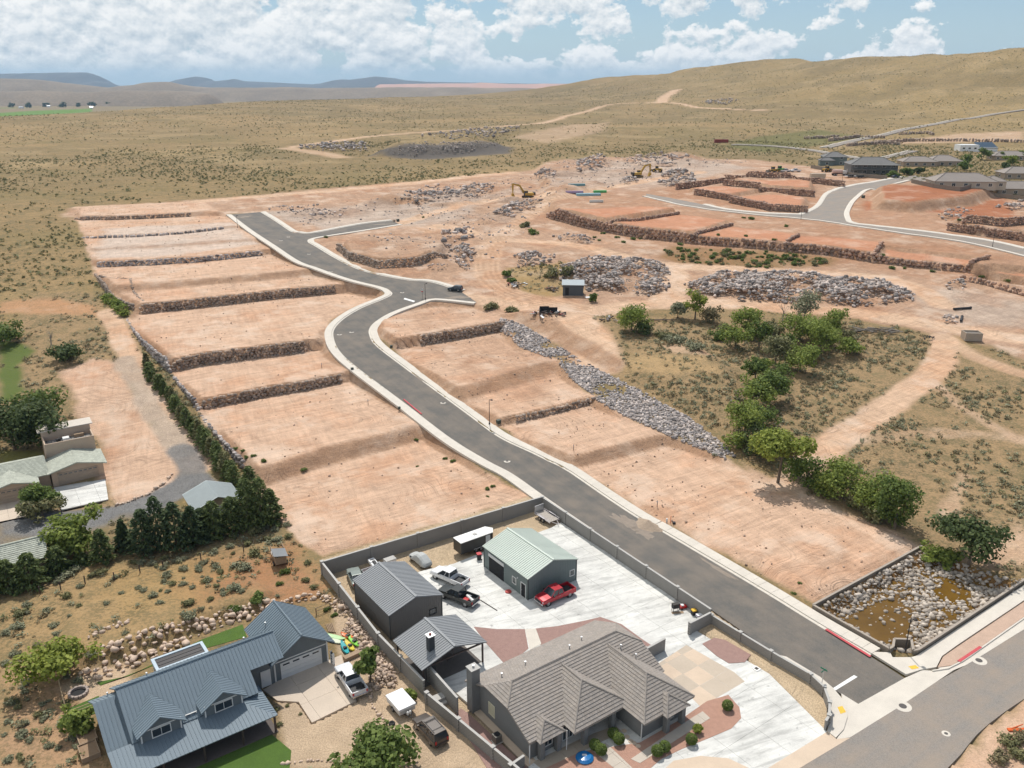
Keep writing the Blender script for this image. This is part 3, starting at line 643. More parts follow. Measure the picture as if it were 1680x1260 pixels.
# ------------------------------------------------------------------ paved surfaces
def asphalt_mat(name, c, dust, rot=-57):
    m, nt, b = principled(name)
    ge = N(nt, 'ShaderNodeNewGeometry'); pos = ge.outputs['Position']
    f1 = noise_(nt, pos, 0.25, 5, 0.6); f2 = noise_(nt, pos, 9.0, 3, 0.7)
    mp = N(nt, 'ShaderNodeMapping', vector_type='TEXTURE'); mp.inputs['Rotation'].default_value = (0, 0, math.radians(rot)); mp.inputs['Scale'].default_value = (34, 1.7, 1)
    nt.links.new(pos, mp.inputs[0]); f3 = noise_(nt, mp.outputs[0], 1.0, 5, 0.6, 0.4)
    dm = ramp_(nt, math_(nt, 'ADD', math_(nt, 'MULTIPLY', f1, 0.6), math_(nt, 'MULTIPLY', f3, 0.4)), [(0.40, 0.03), (0.64, dust)])
    v = ramp_(nt, f2, [(0.3, 0.75), (0.7, 1.25)]); vv = N(nt, 'ShaderNodeCombineXYZ')
    for i in range(3): nt.links.new(v, vv.inputs[i])
    cc = mix_(nt, dm, mix_(nt, 1.0, c, vv.outputs[0], 'MULTIPLY'), (0.34, 0.265, 0.20))
    nt.links.new(cc, b.inputs['Base Color']); b.inputs['Roughness'].default_value = 0.9; b.inputs['Specular IOR Level'].default_value = 0.25
    bn = N(nt, 'ShaderNodeBump'); bn.inputs['Strength'].default_value = 0.25; bn.inputs['Distance'].default_value = 0.02
    nt.links.new(f2, bn.inputs['Height']); nt.links.new(bn.outputs[0], b.inputs['Normal'])
    return m
M_ASPH = asphalt_mat('asphalt_new', (0.118, 0.114, 0.106), 0.36)
M_ASPH2 = asphalt_mat('asphalt_worn', (0.235, 0.215, 0.195), 0.6, 33)
M_CONC = mat('concrete_pale', (0.60, 0.55, 0.48), 0.9, 0.16, 0.5, 0.15, 6, fine=0.06)
def yard_mat(name, c):
    m, nt, b = principled(name); ge = N(nt, 'ShaderNodeNewGeometry'); pos = ge.outputs['Position']
    mp = N(nt, 'ShaderNodeMapping', vector_type='TEXTURE'); mp.inputs['Rotation'].default_value = (0, 0, math.radians(22)); mp.inputs['Scale'].default_value = (6, 0.8, 1); nt.links.new(pos, mp.inputs[0])
    f = math_(nt, 'MULTIPLY', ramp_(nt, noise_(nt, mp.outputs[0], 1, 5, 0.65, 0.5), [(0.34, 0.74), (0.50, 1.0), (0.68, 1.10)]), ramp_(nt, noise_(nt, pos, 0.22, 5, 0.65), [(0.34, 0.84), (0.62, 1.08)]))
    f = math_(nt, 'MULTIPLY', f, ramp_(nt, noise_(nt, pos, 1.3, 4, 0.6), [(0.28, 0.62), (0.38, 1.0)])); f = math_(nt, 'MULTIPLY', f, ramp_(nt, noise_(nt, pos, 9, 2, 0.6), [(0.3, 0.93), (0.7, 1.05)]))
    v = N(nt, 'ShaderNodeCombineXYZ')
    for i in range(3): nt.links.new(f, v.inputs[i])
    nt.links.new(mix_(nt, 1.0, c, v.outputs[0], 'MULTIPLY'), b.inputs['Base Color']); b.inputs['Roughness'].default_value = 0.85; MATS[name] = m; return m
M_YARD = yard_mat('concrete_yard', (0.62, 0.61, 0.575))
M_CTAN = mat('concrete_tan', (0.58, 0.46, 0.35), 0.9, 0.16, 0.4, 0.1, 6, fine=0.06)
M_CBRN = mat('concrete_brown', (0.40, 0.335, 0.26), 0.9, 0.16, 0.4, 0.1, 6, fine=0.06)
M_RED = mat('kerb_paint_red', (0.50, 0.075, 0.085), 0.7, 0.25, 3.0)
M_WHITE = mat('road_paint_white', (0.76, 0.76, 0.74), 0.7, 0.12, 3.0)
M_YEL = mat('tactile_yellow', (0.75, 0.45, 0.05), 0.7, 0.15, 3.0)
def draped(name, poly, material, dz, cell, zf, kind='structure', th=0.3):
    """paving sheet: polygon cut to a grid, laid on zf + dz, with a skirt"""
    bm = bmesh.new(); P = [Vector((p[0], p[1], 0)) for p in poly]
    vs = [bm.verts.new(p) for p in P]
    for t in tessellate_polygon([P]):
        try: bm.faces.new([vs[i] for i in t])
        except ValueError: pass
    xs = [p.x for p in P]; ys = [p.y for p in P]
    for ax, lo, hi in ((0, min(xs), max(xs)), (1, min(ys), max(ys))):
        k = lo + cell
        while k < hi:
            nrm = (1, 0, 0) if ax == 0 else (0, 1, 0); co = (k, 0, 0) if ax == 0 else (0, k, 0)
            bmesh.ops.bisect_plane(bm, geom=bm.verts[:] + bm.edges[:] + bm.faces[:], plane_co=co, plane_no=nrm); k += cell
    X = np.array([v.co.x for v in bm.verts]); Y = np.array([v.co.y for v in bm.verts]); Z = zf(X, Y) + dz
    for v, z in zip(bm.verts, Z): v.co.z = z
    bmesh.ops.recalc_face_normals(bm, faces=bm.faces[:])
    if sum(f.normal.z for f in bm.faces) < 0: bmesh.ops.reverse_faces(bm, faces=bm.faces[:])
    be = [e for e in bm.edges if len(e.link_faces) == 1]
    r = bmesh.ops.extrude_edge_only(bm, edges=be)
    for v in [g for g in r['geom'] if isinstance(g, bmesh.types.BMVert)]: v.co.z -= th
    me = bpy.data.meshes.new(name); bm.to_mesh(me); bm.free(); me.materials.append(material)
    o = obj(name, me)
    if kind: o['kind'] = kind
    return o
def strip(name, line, prof, material, zf, parent=None, breaks=0.0):
    """kerb/pavement: profile [(offset, dz)] swept along a plan line"""
    L = np.asarray(line); mb = MB(); k = len(prof); n = len(L)
    Z = zf(L[:, 0], L[:, 1]); offs = [offset(L, p[0]) for p in prof]
    vs = []
    for i in range(n): vs += [(offs[j][i][0], offs[j][i][1], Z[i] + prof[j][1]) for j in range(k)]
    fs = [(i * k + j, i * k + j + 1, (i + 1) * k + j + 1, (i + 1) * k + j) for i in range(n - 1) for j in range(k - 1)]
    fs += [tuple(range(k)), tuple(range(n * k - 1, (n - 1) * k - 1, -1))]
    mb.add(vs, fs)
    return mb.build(name, material, parent)
def sbase(x, y): return base(x, y)
zroad = lambda x, y: bzs(x, y) + 0.03
draped('road', asph_poly, M_ASPH, 0.04, 7.0, bzs)
draped('road', upper_poly, M_ASPH2, 0.10, 9.0, lambda x, y: gzs(x, y))
draped('road', front_poly, M_ASPH2, 0.05, 12.0, lambda x, y: 0 * x)

def pavement(line, side, a, bnd, w=2.2, zf=bzs):
    """kerb, gutter and pavement on one side of a plan line between arc positions a..b; near lengths are separate panels"""
    L = resample(line, 1.5, False); s = side
    prof = [(0.0, -0.1), (0.0, 0.045), (0.42 * s, 0.055), (0.46 * s, 0.19), (0.60 * s, 0.195), (w * s, 0.215), (w * s, -0.25)]
    root = tag(empty('pavement', (0, 0, 0)), kind='structure')
    i = int(a * (len(L) - 1)); e = int(bnd * (len(L) - 1)); npan = 0; far = None
    while i < e:
        d = math.hypot(*L[i])
        if d < 135:
            seg = L[i:i + 2].copy(); t = seg[1] - seg[0]; seg[1] = seg[1] - t * 0.016
            strip('pavement_panel', seg, prof, M_CONC, zf, root); i += 1
        else:
            strip('pavement_length', L[i:e + 1], prof, M_CONC, zf, root); break
    return root
pavement(eL, +1, 0.14, 1.0); pavement(e1, -1, 0.025, 1.0); pavement(e2, -1, 0.0, 1.0); pavement(e3, -1, 0.0, 1.0)
gsm = lambda x, y: gzs(x, y) + 0.06
for ln, sd_, (a, b_) in ((uB, -1, (0, 1)), (uL, -1, (0.03, 0.95)), (uR, +1, (0.15, 0.95))):
    L = ln[int(a * len(ln)):int(b_ * len(ln))]
    tag(strip('kerb', L, [(0, -0.2), (0, 0.06), (0.5 * sd_, 0.2), (2.0 * sd_, 0.22), (2.0 * sd_, -0.4)], M_CONC, gsm), kind='structure')
# corner aprons and pavements of the front junction
flat = lambda x, y: 0 * np.asarray(x, float)
draped('apron', PL0([(1407, 1156), (1484, 1113), (1513, 1100), (1552, 1102), (1570, 1096), (1526, 1126), (1474, 1161), (1395, 1210), (1372, 1214), (1384, 1195), (1388, 1174)])[:, :2], M_CONC, 0.056, 60, flat)
draped('apron', PL0([(1380, 1138), (1409, 1156), (1412, 1166), (1392, 1182), (1386, 1168)])[:, :2], M_CONC, 0.050, 60, flat)
draped('pavement', PL0([(1276, 1076), (1290, 1079), (1345, 1112), (1366, 1130), (1388, 1155), (1390, 1178), (1384, 1198), (1371, 1212), (1357, 1201), (1362, 1180), (1360, 1150), (1345, 1130)])[:, :2], M_CONC, 0.17, 60, flat)
draped('pavement', PL0([(1426, 1071), (1460, 1072), (1464, 1080), (1494, 1080), (1502, 1078), (1692, 953), (1692, 978), (1570, 1060), (1545, 1078), (1536, 1096), (1512, 1100), (1486, 1108)])[:, :2], M_CONC, 0.17, 60, flat)
M_PGRAV = mat('pink_gravel', (0.50, 0.355, 0.27), 0.95, 0.2, 1.0, 0.6, 12, fine=0.3)
tag(draped('gravel_strip', PL0([(1538, 1096), (1547, 1079), (1571, 1062), (1694, 979), (1694, 1003), (1580, 1083), (1560, 1093)])[:, :2], M_PGRAV, 0.13, 60, flat), kind='structure')
kl = resample(PL0([(1530, 1103), (1556, 1099), (1580, 1087), (1640, 1045), (1700, 1003)])[:, :2], 2)
tag(strip('kerb', kl, [(-0.35, 0), (-0.35, 0.06), (0.0, 0.07), (0.03, 0.2), (0.2, 0.2), (0.2, 0.0)], M_CONC, flat), kind='structure')
gl = resample(FN[2:], 2)
tag(strip('gutter', resample(PL0([(1552, 1105), (1584, 1092), (1680, 1033), (1740, 997)])[:, :2], 2), [(0, 0), (0, 0.062), (1.2, 0.066), (1.2, 0)], M_CONC, flat), kind='structure')
draped('driveway_apron', PL0([(1150, 1330), (1258, 1262), (1357, 1201), (1372, 1213), (1395, 1211), (1310, 1262), (1190, 1340)])[:, :2], M_CTAN, 0.062, 60, flat)
# soil tracked and spilled onto the asphalt
M_SPILL = mat('spilled_soil', (0.26, 0.215, 0.175), 0.95, 0.25, 1.5, 0.4, 10, fine=0.2)
def spill(px, py, a, b_, rot, seed):
    c = bp(px, py); r_ = np.random.RandomState(seed); ph = r_.uniform(0, 6.28, 4); P = []
    for k in range(40):
        t = 2 * math.pi * k / 40; f = 1 + 0.22 * math.sin(3 * t + ph[0]) + 0.16 * math.sin(7 * t + ph[1]) + 0.12 * math.sin(13 * t + ph[2]) + r_.uniform(-0.06, 0.06)
        u, v = a * f * math.cos(t), b_ * f * math.sin(t); P.append((c[0] + u * math.cos(rot) - v * math.sin(rot), c[1] + u * math.sin(rot) + v * math.cos(rot)))
    draped('soil_spill', P, M_SPILL, 0.047, 3.0, bzs, th=0.004)
for q in ((1030, 858, 3.6, 1.1, -0.99, 1), (1055, 872, 2.2, 1.3, -0.99, 2), (752, 488, 3.0, 1.2, 0.1, 3), (400, 356, 3.2, 1.6, 0.6, 4), (628, 368, 4.0, 0.9, 0.25, 5), (1180, 935, 3.4, 0.35, -0.99, 6), (690, 622, 3.0, 0.3, -0.95, 7)): spill(*q)
# paint: stop bar, red kerbs, tactile pads, manhole collars
def sheet(name, px, m, z, th=0.004):
    mb = MB(); mb.prism(PL0(px, z)[:, :2], z - th, z); return tag(mb.build(name, m), kind='structure')
stop = PL0([(1366, 1129), (1371, 1132), (1407, 1110), (1401, 1107)], 0.1)[:, :2]
mb = MB(); mb.prism(stop, lambda x, y: float(bzs(x, y)[0]) + 0.04, lambda x, y: float(bzs(x, y)[0]) + 0.05); tag(mb.build('stop_line', M_WHITE), kind='structure')
stop2 = np.array([bp(662, 491), bp(664, 489), bp(681, 494), bp(679, 496)]); mb = MB(); mb.prism(stop2, lambda x, y: float(bzs(x, y)[0]) + 0.04, lambda x, y: float(bzs(x, y)[0]) + 0.055); tag(mb.build('stop_line', M_WHITE), kind='structure')
def redk(px, z=0.215):
    L = PL0(px, z)[:, :2]; 
    tag(strip('red_kerb', L, [(-0.18, z - 0.05), (-0.18, z + 0.006), (0.18, z + 0.006), (0.18, z - 0.05)], M_RED, lambda x, y: bzs(x, y)), kind='structure')
redk([(1284, 1083), (1344, 1121)]); redk([(1355, 1032), (1428, 1077)]); redk([(1573, 1085), (1609, 1061)], 0.21)
Lr = resample(np.array([bp(659, 657), bp(688, 681)]), 2); tag(strip('red_kerb', Lr, [(0.35, 0.1), (0.35, 0.215), (0.62, 0.215), (0.62, 0.1)], M_RED, bzs), kind='structure')
sheet('tactile_pad', [(1374, 1160), (1382, 1158), (1388, 1168), (1379, 1171)], M_YEL, 0.185, 0.02); sheet('tactile_pad', [(1490, 1093), (1502, 1091), (1508, 1096), (1496, 1098)], M_YEL, 0.185, 0.02)
M_IRON = mat('iron', (0.09, 0.08, 0.075), 0.7, 0.2, 4)
def manhole(p, r=0.75, z=0.0, name='manhole'):
    root = empty(name, (p[0], p[1], z)); tag(root, kind='structure')
    MB().lathe([(r, 0.0), (r, 0.075), (r * 0.5, 0.08)], n=20).build('concrete_collar', M_CONC, root)
    MB().lathe([(r * 0.45, 0.06), (r * 0.45, 0.09)], n=16).build('cover', M_IRON, root)
for px, py, r in ((1481, 1159, 0.95), (1606, 1084, 0.9), (1552, 1204, 0.45)): p = P0(px, py); manhole(p, r, -0.02)
for px, py in ((727, 661), (577, 545), (557, 549), (832, 757), (660, 480), (543, 446), (507, 417), (461, 395), (473, 389)): p = cast(px, py, BASE_T); manhole(p, 0.6, p[2] - 0.025)
# ------------------------------------------------------------------ far ridges and mesas
def skyline(name, pts, D, depth, c, foot=-70, rough=6):
    xs = []; zs = []
    for px, py in pts:
        d = rayd(px, py); t = D / d[1]; xs.append(d[0] * t); zs.append(CAMZ + d[2] * t)
    n = 260; m = 16; X = np.linspace(xs[0], xs[-1], n); prof = np.interp(X, xs, zs)
    prof = prof + fbm(X, X * 0, 160, 4, 91) * rough
    ee_ = (X - X[0]) / (X[-1] - X[0]); prof = foot + (prof - foot) * smooth(ee_ / 0.06) * smooth((1 - ee_) / 0.06)
    V = []
    for j in range(m):
        u = j / (m - 1)                       # 0 front foot .. 1 back foot
        k = smooth(np.array([min(1, u / 0.55)]))[0] if u < 0.6 else smooth(np.array([(1 - u) / 0.4]))[0]
        y = D - depth * 0.55 + depth * u + fbm(X, X * 0 + 40 * u, 300, 3, 13) * depth * 0.22
        z = foot + (prof - foot) * (k ** 0.75) * (1 + 0.28 * fbm(X, X * 0 + 900 * u, 240, 4, 17) * (1 - k))
        V.append(np.stack([X, y, z], 1))
    V = np.vstack(V); i = (np.arange(m - 1)[:, None] * n + np.arange(n - 1)[None]).ravel()
    me = np_mesh(name, V, np.stack([i, i + 1, i + 1 + n, i + n], 1), c, True)
    return tag(obj(name, me), kind='structure')
M_MESA = mat('mesa_rock', (0.115, 0.105, 0.095), 0.95, 0.35, 0.004, fine=0.35)
M_HILLB = mat('barren_hill', (0.215, 0.165, 0.115), 0.95, 0.4, 0.006, fine=0.45)
M_PINKR = mat('pink_plateau', (0.52, 0.30, 0.22), 0.95, 0.2, 0.004)
skyline('mesa', [(-400, 118), (-120, 119), (0, 121), (40, 120), (125, 118.5), (138, 123), (155, 134), (200, 140)], 11500, 2600, M_MESA)
skyline('mesa', [(235, 140), (280, 136), (300, 130), (325, 125.5), (340, 128), (348, 133), (360, 133), (385, 129.5), (400, 133), (460, 136), (525, 139), (600, 140)], 12500, 2200, M_MESA)
skyline('mesa', [(480, 140), (525, 137), (545, 132), (560, 130), (575, 131), (598, 128), (615, 125.5), (645, 128), (665, 132), (700, 134), (800, 136), (960, 138), (1100, 139)], 12000, 2200, M_MESA)
skyline('ridge', [(600, 139), (700, 137), (780, 137), (788, 135.5), (840, 138), (900, 137), (985, 138)], 9000, 1500, M_PINKR)
skyline('ridge', [(-400, 131), (0, 128), (60, 131), (120, 139), (170, 144), (215, 139), (240, 135), (275, 134), (300, 139), (340, 144), (420, 143), (520, 144), (640, 143), (760, 144), (900, 144), (1000, 142)], 5400, 1200, M_HILLB, rough=10)
skyline('ridge', [(-400, 148), (0, 150), (60, 148), (130, 151), (200, 149), (260, 148), (300, 149), (350, 155), (380, 162)], 4100, 700, M_HILLB, rough=9)

# ------------------------------------------------------------------ stones
_t = (1 + 5 ** 0.5) / 2
ICO = np.array([(-1, _t, 0), (1, _t, 0), (-1, -_t, 0), (1, -_t, 0), (0, -1, _t), (0, 1, _t), (0, -1, -_t), (0, 1, -_t), (_t, 0, -1), (_t, 0, 1), (-_t, 0, -1), (-_t, 0, 1)]) / math.hypot(1, _t)
ICF = np.array([(0, 11, 5), (0, 5, 1), (0, 1, 7), (0, 7, 10), (0, 10, 11), (1, 5, 9), (5, 11, 4), (11, 10, 2), (10, 7, 6), (7, 1, 8), (3, 9, 4), (3, 4, 2), (3, 2, 6), (3, 6, 8), (3, 8, 9), (4, 9, 5), (2, 4, 11), (6, 2, 10), (8, 6, 7), (9, 8, 1)])
def rand_rot(n, r):
    q = r.normal(size=(n, 4)); q /= np.linalg.norm(q, axis=1)[:, None]; w, x, y, z = q.T
    return np.stack([np.stack([1 - 2 * (y * y + z * z), 2 * (x * y - z * w), 2 * (x * z + y * w)], 1), np.stack([2 * (x * y + z * w), 1 - 2 * (x * x + z * z), 2 * (y * z - x * w)], 1), np.stack([2 * (x * z - y * w), 2 * (y * z + x * w), 1 - 2 * (x * x + y * y)], 1)], 1)
_cut = np.random.RandomState(5)
def blocky(v):      # knock flat facets off the unit icosphere: angular quarry stone
    n = v.shape[0]
    for k in range(5):
        p = _cut.normal(size=(n, 1, 3)); p /= np.linalg.norm(p, axis=2, keepdims=True); d = _cut.uniform(0.35, 0.72, (n, 1, 1))
        ov = np.maximum((v * p).sum(2, keepdims=True) - d, 0); v = v - p * ov
    return v * 1.22
def rocks(C_, size, r, jitter=0.28):
    """C_ (n,3) centres, size (n,3) half extents -> verts, faces"""
    n = len(C_); V = np.tile(ICO, (n, 1, 1)) * (1 + r.uniform(-jitter, jitter, (n, 12, 1)))
    R = rand_rot(n, r); V = np.einsum('nij,nkj->nki', R, V); V = blocky(V)
    yaw = r.uniform(0, 6.28, n); c, s = np.cos(yaw), np.sin(yaw)
    V = V * size[:, None, :]
    V = np.stack([V[..., 0] * c[:, None] - V[..., 1] * s[:, None], V[..., 0] * s[:, None] + V[..., 1] * c[:, None], V[..., 2]], -1)
    V = V + C_[:, None, :]
    Fc = (ICF[None] + (np.arange(n) * 12)[:, None, None]).reshape(-1, 3)
    return V.reshape(-1, 3), Fc
M_WALLST = mat('wall_stone', (0.42, 0.31, 0.235), 0.92, 0.22, 1.5, 0.4, 6, island=0.35, hue=(0.29, 0.235, 0.195))
M_WALLRED = mat('wall_stone_red', (0.40, 0.25, 0.18), 0.92, 0.22, 1.5, 0.4, 6, island=0.35, hue=(0.27, 0.19, 0.15))
M_RIP = mat('riprap_stone', (0.51, 0.435, 0.39), 0.92, 0.22, 1.2, 0.4, 6, island=0.48, hue=(0.225, 0.21, 0.21))
M_GREY = mat('rubble_stone', (0.52, 0.425, 0.37), 0.92, 0.22, 1.2, 0.4, 6, island=0.48, hue=(0.24, 0.22, 0.21))
M_BOULD = mat('boulder_stone', (0.60, 0.46, 0.355), 0.9, 0.22, 1.6, 0.4, 6, island=0.25, hue=(0.43, 0.325, 0.255))
M_BASIN = mat('basin_stone', (0.50, 0.44, 0.38), 0.9, 0.22, 1.6, 0.4, 6, island=0.4, hue=(0.30, 0.25, 0.20))
def wall_stones(line, seed, L=0.85, ch=0.6, deep=0.42, zlift=0.1, hmax=6, reach=2.6, both=False):
    r = np.random.RandomState(seed); P = resample(line, L * 0.96, False)
    t = np.gradient(P, axis=0); t /= np.linalg.norm(t, axis=1)[:, None]; nv = np.stack([-t[:, 1], t[:, 0]], 1)
    za = gzs(P[:, 0] + nv[:, 0] * reach, P[:, 1] + nv[:, 1] * reach); zb = gzs(P[:, 0] - nv[:, 0] * reach, P[:, 1] - nv[:, 1] * reach)
    sgn = np.where(np.median(za) >= np.median(zb), 1, -1); z0 = np.minimum(za, zb) - 0.15; z1 = np.minimum(np.maximum(za, zb) + zlift, z0 + hmax)
    z1 = np.convolve(np.pad(z1, 2, mode='edge'), np.ones(5) / 5, 'valid')
    Cs = []; Sz = []
    for i in range(len(P)):
        nc = max(1, int(round((z1[i] - z0[i]) / ch))); hh = (z1[i] - z0[i]) / nc
        for k in range(nc):
            u = r.uniform(-0.3, 0.3) * L + (0.5 * L if k % 2 else 0)
            z = z0[i] + (k + 0.5) * hh + r.uniform(-0.08, 0.08)
            b = sgn * (0.14 * k * hh + r.uniform(-0.1, 0.1))
            Cs.append((P[i, 0] + t[i, 0] * u + nv[i, 0] * b, P[i, 1] + t[i, 1] * u + nv[i, 1] * b, z))
            q = r.uniform(0.85, 1.3); Sz.append((L * 0.52 * q, deep * q, hh * 0.62 * r.uniform(0.9, 1.2)))
    return np.array(Cs), np.array(Sz), r
def ret_wall(line, seed, label, material=None, group='dry-stone retaining walls', **kw):
    Cs, Sz, r = wall_stones(line, seed, **kw)
    c0 = Cs.mean(0); c0[2] = Cs[:, 2].min()
    # stones keep their length along the wall: orient by yaw of the wall
    d = line[-1] - line[0]; yaw = math.atan2(d[1], d[0])
    n = len(Cs); V = np.tile(ICO, (n, 1, 1)) * (1 + r.uniform(-0.22, 0.22, (n, 12, 1)))
    V = np.einsum('nij,nkj->nki', rand_rot(n, r), V); V = blocky(V) * Sz[:, None, :]
    yy = yaw + r.uniform(-0.25, 0.25, n); c, s = np.cos(yy)[:, None], np.sin(yy)[:, None]
    V = np.stack([V[..., 0] * c - V[..., 1] * s, V[..., 0] * s + V[..., 1] * c, V[..., 2]], -1) + (Cs - c0)[:, None, :]
    Fc = (ICF[None] + (np.arange(n) * 12)[:, None, None]).reshape(-1, 3)
    o = obj('retaining_wall', np_mesh('retaining_wall', V.reshape(-1, 3), Fc, material or M_WALLST), None, c0)
    return tag(o, label, 'retaining wall', group)
def shift(line, d): return offset(np.asarray(line), d)
ret_wall(LL[1], 1, 'stone wall across the western lots, nearest of the three full-width ones')
ret_wall(LL[2], 2, 'stone wall across the western lots, middle one level with the bend of the street')
ret_wall(LL[3], 3, 'stone wall across the western lots, farthest of the three full-width ones')
ret_wall(LL[5], 4, 'rough rubble bank edging the pale grey upper lots', M_RIP, 'rubble banks of the upper lots', L=1.0, ch=0.7)
ret_wall(LL[7], 5, 'rough rubble bank below the topmost western lot', M_RIP, 'rubble banks of the upper lots', L=1.0, ch=0.7)
ret_wall(LL[8], 6, 'dark rubble bank at the far end of the western lots by the scrub', M_WALLST, 'rubble banks of the upper lots', L=1.1, ch=0.7)
WL = BPL([(157, 452), (166, 466), (176, 480), (200, 498), (218, 508)])
ret_wall(WL, 7, 'short stepped stone wall at the western corner above green weeds', L=0.8)
WL2 = BPL([(207, 523), (231, 561), (253, 586), (278, 610), (323, 670), (364, 727), (398, 768)])
ret_wall(resample(WL2, 4, False), 8, 'long stone wall down the western edge behind the row of small pines', M_RIP, L=0.8, reach=2.2)
ret_wall(BPL([(160, 455), (190, 462), (214, 463), (218, 478), (235, 500)]), 9, 'low inner stone wall around the sunken western corner plot', L=0.8)
ret_wall(RL[1], 10, 'stone wall ending at the riprap slope, nearer of the two eastern lot walls')
ret_wall(RL[3], 11, 'stone wall below the street junction, farther of the two eastern lot walls')
ret_wall(BPL([(553, 408), (572, 426), (620, 440), (690, 436), (733, 423)]), 12, 'curved stone wall around the raised pad north of the junction', L=1.0, ch=0.7)
tl = resample(TL[:11], 6, False)
ret_wall(tl, 13, 'long tall stone wall below the red terraced lots', M_WALLRED, L=1.3, ch=0.95, deep=0.6)
for k, (q, lb) in enumerate((([(991, 374), (1050, 362), (1113, 352)], 'first low dividing wall between red terraced pads, counted from the west'), ([(1137, 392), (1201, 370)], 'second low dividing wall between red terraced pads, counted from the west'), ([(1288, 403), (1309, 388)], 'third short dividing wall between red terraced pads, counted from the west'), ([(1436, 421), (1446, 401)], 'fourth short dividing wall between red terraced pads, counted from the west'), ([(1587, 440), (1621, 424)], 'return wall at the eastern end of the red terraces'))):
    g = GPL(q); c = []
    root = resample(g[:, :2], 1.1, False); r = np.random.RandomState(60 + k)
    Cs = np.array([(p[0] + r.uniform(-.2, .2), p[1] + r.uniform(-.2, .2), gz(*p) + 0.25 + 0.5 * j) for p in root for j in range(2)]); Sz = r.uniform(0.5, 0.8, (len(Cs), 3)); Sz[:, 2] *= 0.85
    c0 = Cs.mean(0); V, Fc = rocks(Cs - c0, Sz, r)
    tag(obj('retaining_wall', np_mesh('retaining_wall', V, Fc, M_WALLRED), None, c0), lb, 'retaining wall', 'dry-stone retaining walls')
ret_wall(GPL([(1573, 459), (1610, 466), (1690, 488)])[:, :2], 20, 'stone wall at the right edge below the last red pad', M_WALLRED, L=1.2, ch=0.9, reach=3.5, zlift=1.5)
for k, (q, lb) in enumerate((([(1110, 311), (1150, 306), (1192, 300)], 'red stone wall at the western end of the block above the upper street'), ([(1140, 320), (1190, 328), (1262, 346)], 'stone wall of the red pad beside the upper street, front row'), ([(1188, 304), (1250, 313), (1335, 323)], 'stone wall between front and back rows of red pads above the upper street'),
                              ([(1198, 333), (1262, 344), (1322, 349)], 'stone wall facing the upper street beside its junction'), ([(1190, 296), (1260, 292), (1340, 301), (1384, 307)], 'stone wall along the back of the upper red block below the parked machines'), ([(1555, 378), (1620, 384), (1700, 400)], 'lower stone wall of the double tier at the right edge'), ([(1580, 368), (1640, 371), (1700, 380)], 'upper stone wall of the double tier at the right edge'))):
    root = resample(GPL(q)[:, :2], 0.8, False); r = np.random.RandomState(80 + k)
    Cs = np.array([(p[0] + r.uniform(-.2, .2), p[1] + r.uniform(-.2, .2), gz(p[0], p[1] - 1.2) + 0.3 + 0.75 * j) for p in root for j in range(4)]); Sz = r.uniform(0.45, 0.8, (len(Cs), 3)); Sz[:, 2] *= 0.75
    c0 = Cs.mean(0); V, Fc = rocks(Cs - c0, Sz, r)
    tag(obj('retaining_wall', np_mesh('retaining_wall', V, Fc, M_WALLRED), None, c0), lb, 'retaining wall', 'dry-stone retaining walls')

def in_poly(poly, n, r):
    P = np.asarray(poly)[:, :2]; lo, hi = P.min(0), P.max(0); out = np.zeros((0, 2))
    while len(out) < n:
        q = r.uniform(lo, hi, (n * 3, 2)); _, i = seg_sd(q[:, 0], q[:, 1], P); out = np.vstack([out, q[i]])
    return out[:n]
def rubble(name, px, n, s0, s1, label, material, mound=0.0, seed=1, cat='rubble', world=None, flat=0.7, gap=5.0):
    r = np.random.RandomState(seed); P = GPL(px)[:, :2] if world is None else world
    q = in_poly(P, n, r); sdv = poly_sd(q[:, 0], q[:, 1], P)
    keep = (r.uniform(size=n) < np.clip(0.5 + sdv, 0, 1) if name == 'riprap' else r.uniform(size=n) < np.clip(0.14 + sdv / 5.0, 0, 1)) & (r.uniform(size=n) < np.clip((vn(q[:, 0] / gap, q[:, 1] / gap, seed + 3) * 0.7 + vn(q[:, 0] / 2, q[:, 1] / 2, seed + 4) * 0.3 - 0.30) * 3.6, 0.06, 1)); q = q[keep]; sdv = sdv[keep]; n = len(q)
    s = (s0 + (s1 - s0) * r.uniform(size=n) ** 3.0) * 0.85
    z = gzs(q[:, 0], q[:, 1]) + s * 0.3 + np.minimum(sdv * 0.45, mound) * (0.6 + 0.8 * vn(q[:, 0] / 3, q[:, 1] / 3, seed))
    Cs = np.stack([q[:, 0], q[:, 1], z], 1); Sz = s[:, None] * r.uniform(0.75, 1.25, (n, 3)) * np.array([1, 1, flat])
    c0 = Cs.mean(0); V, Fc = rocks(Cs - c0, Sz, r)
    o = obj(name, np_mesh(name, V, Fc, material), None, c0)
    return tag(o, label, cat, kind='stuff')
rubble('riprap', [(820, 521), (856, 532), (930, 576), (990, 611), (1053, 642), (1135, 688), (1184, 726), (1214, 757), (1203, 760), (1149, 737), (1094, 715), (1039, 690), (982, 660), (938, 622), (913, 592), (853, 571), (820, 541)], 14000, 0.14, 0.50, 'band of pale grey riprap stones along the eastern lots', M_RIP, 0.0, 3, 'riprap')
rubble('rubble_field', [(905, 442), (960, 424), (1010, 425), (1090, 433), (1100, 442), (1097, 478), (1060, 488), (975, 480), (925, 470)], 5600, 0.16, 0.8, 'grey rubble field behind the small tin shed', M_GREY, 1.7, 4)
rubble('rubble_field', [(1120, 466), (1180, 449), (1300, 450), (1400, 462), (1440, 462), (1500, 482), (1500, 496), (1400, 505), (1330, 498), (1200, 496), (1130, 480)], 8200, 0.16, 0.9, 'wide rubble field between the two haul tracks above the trees', M_GREY, 2.0, 5)
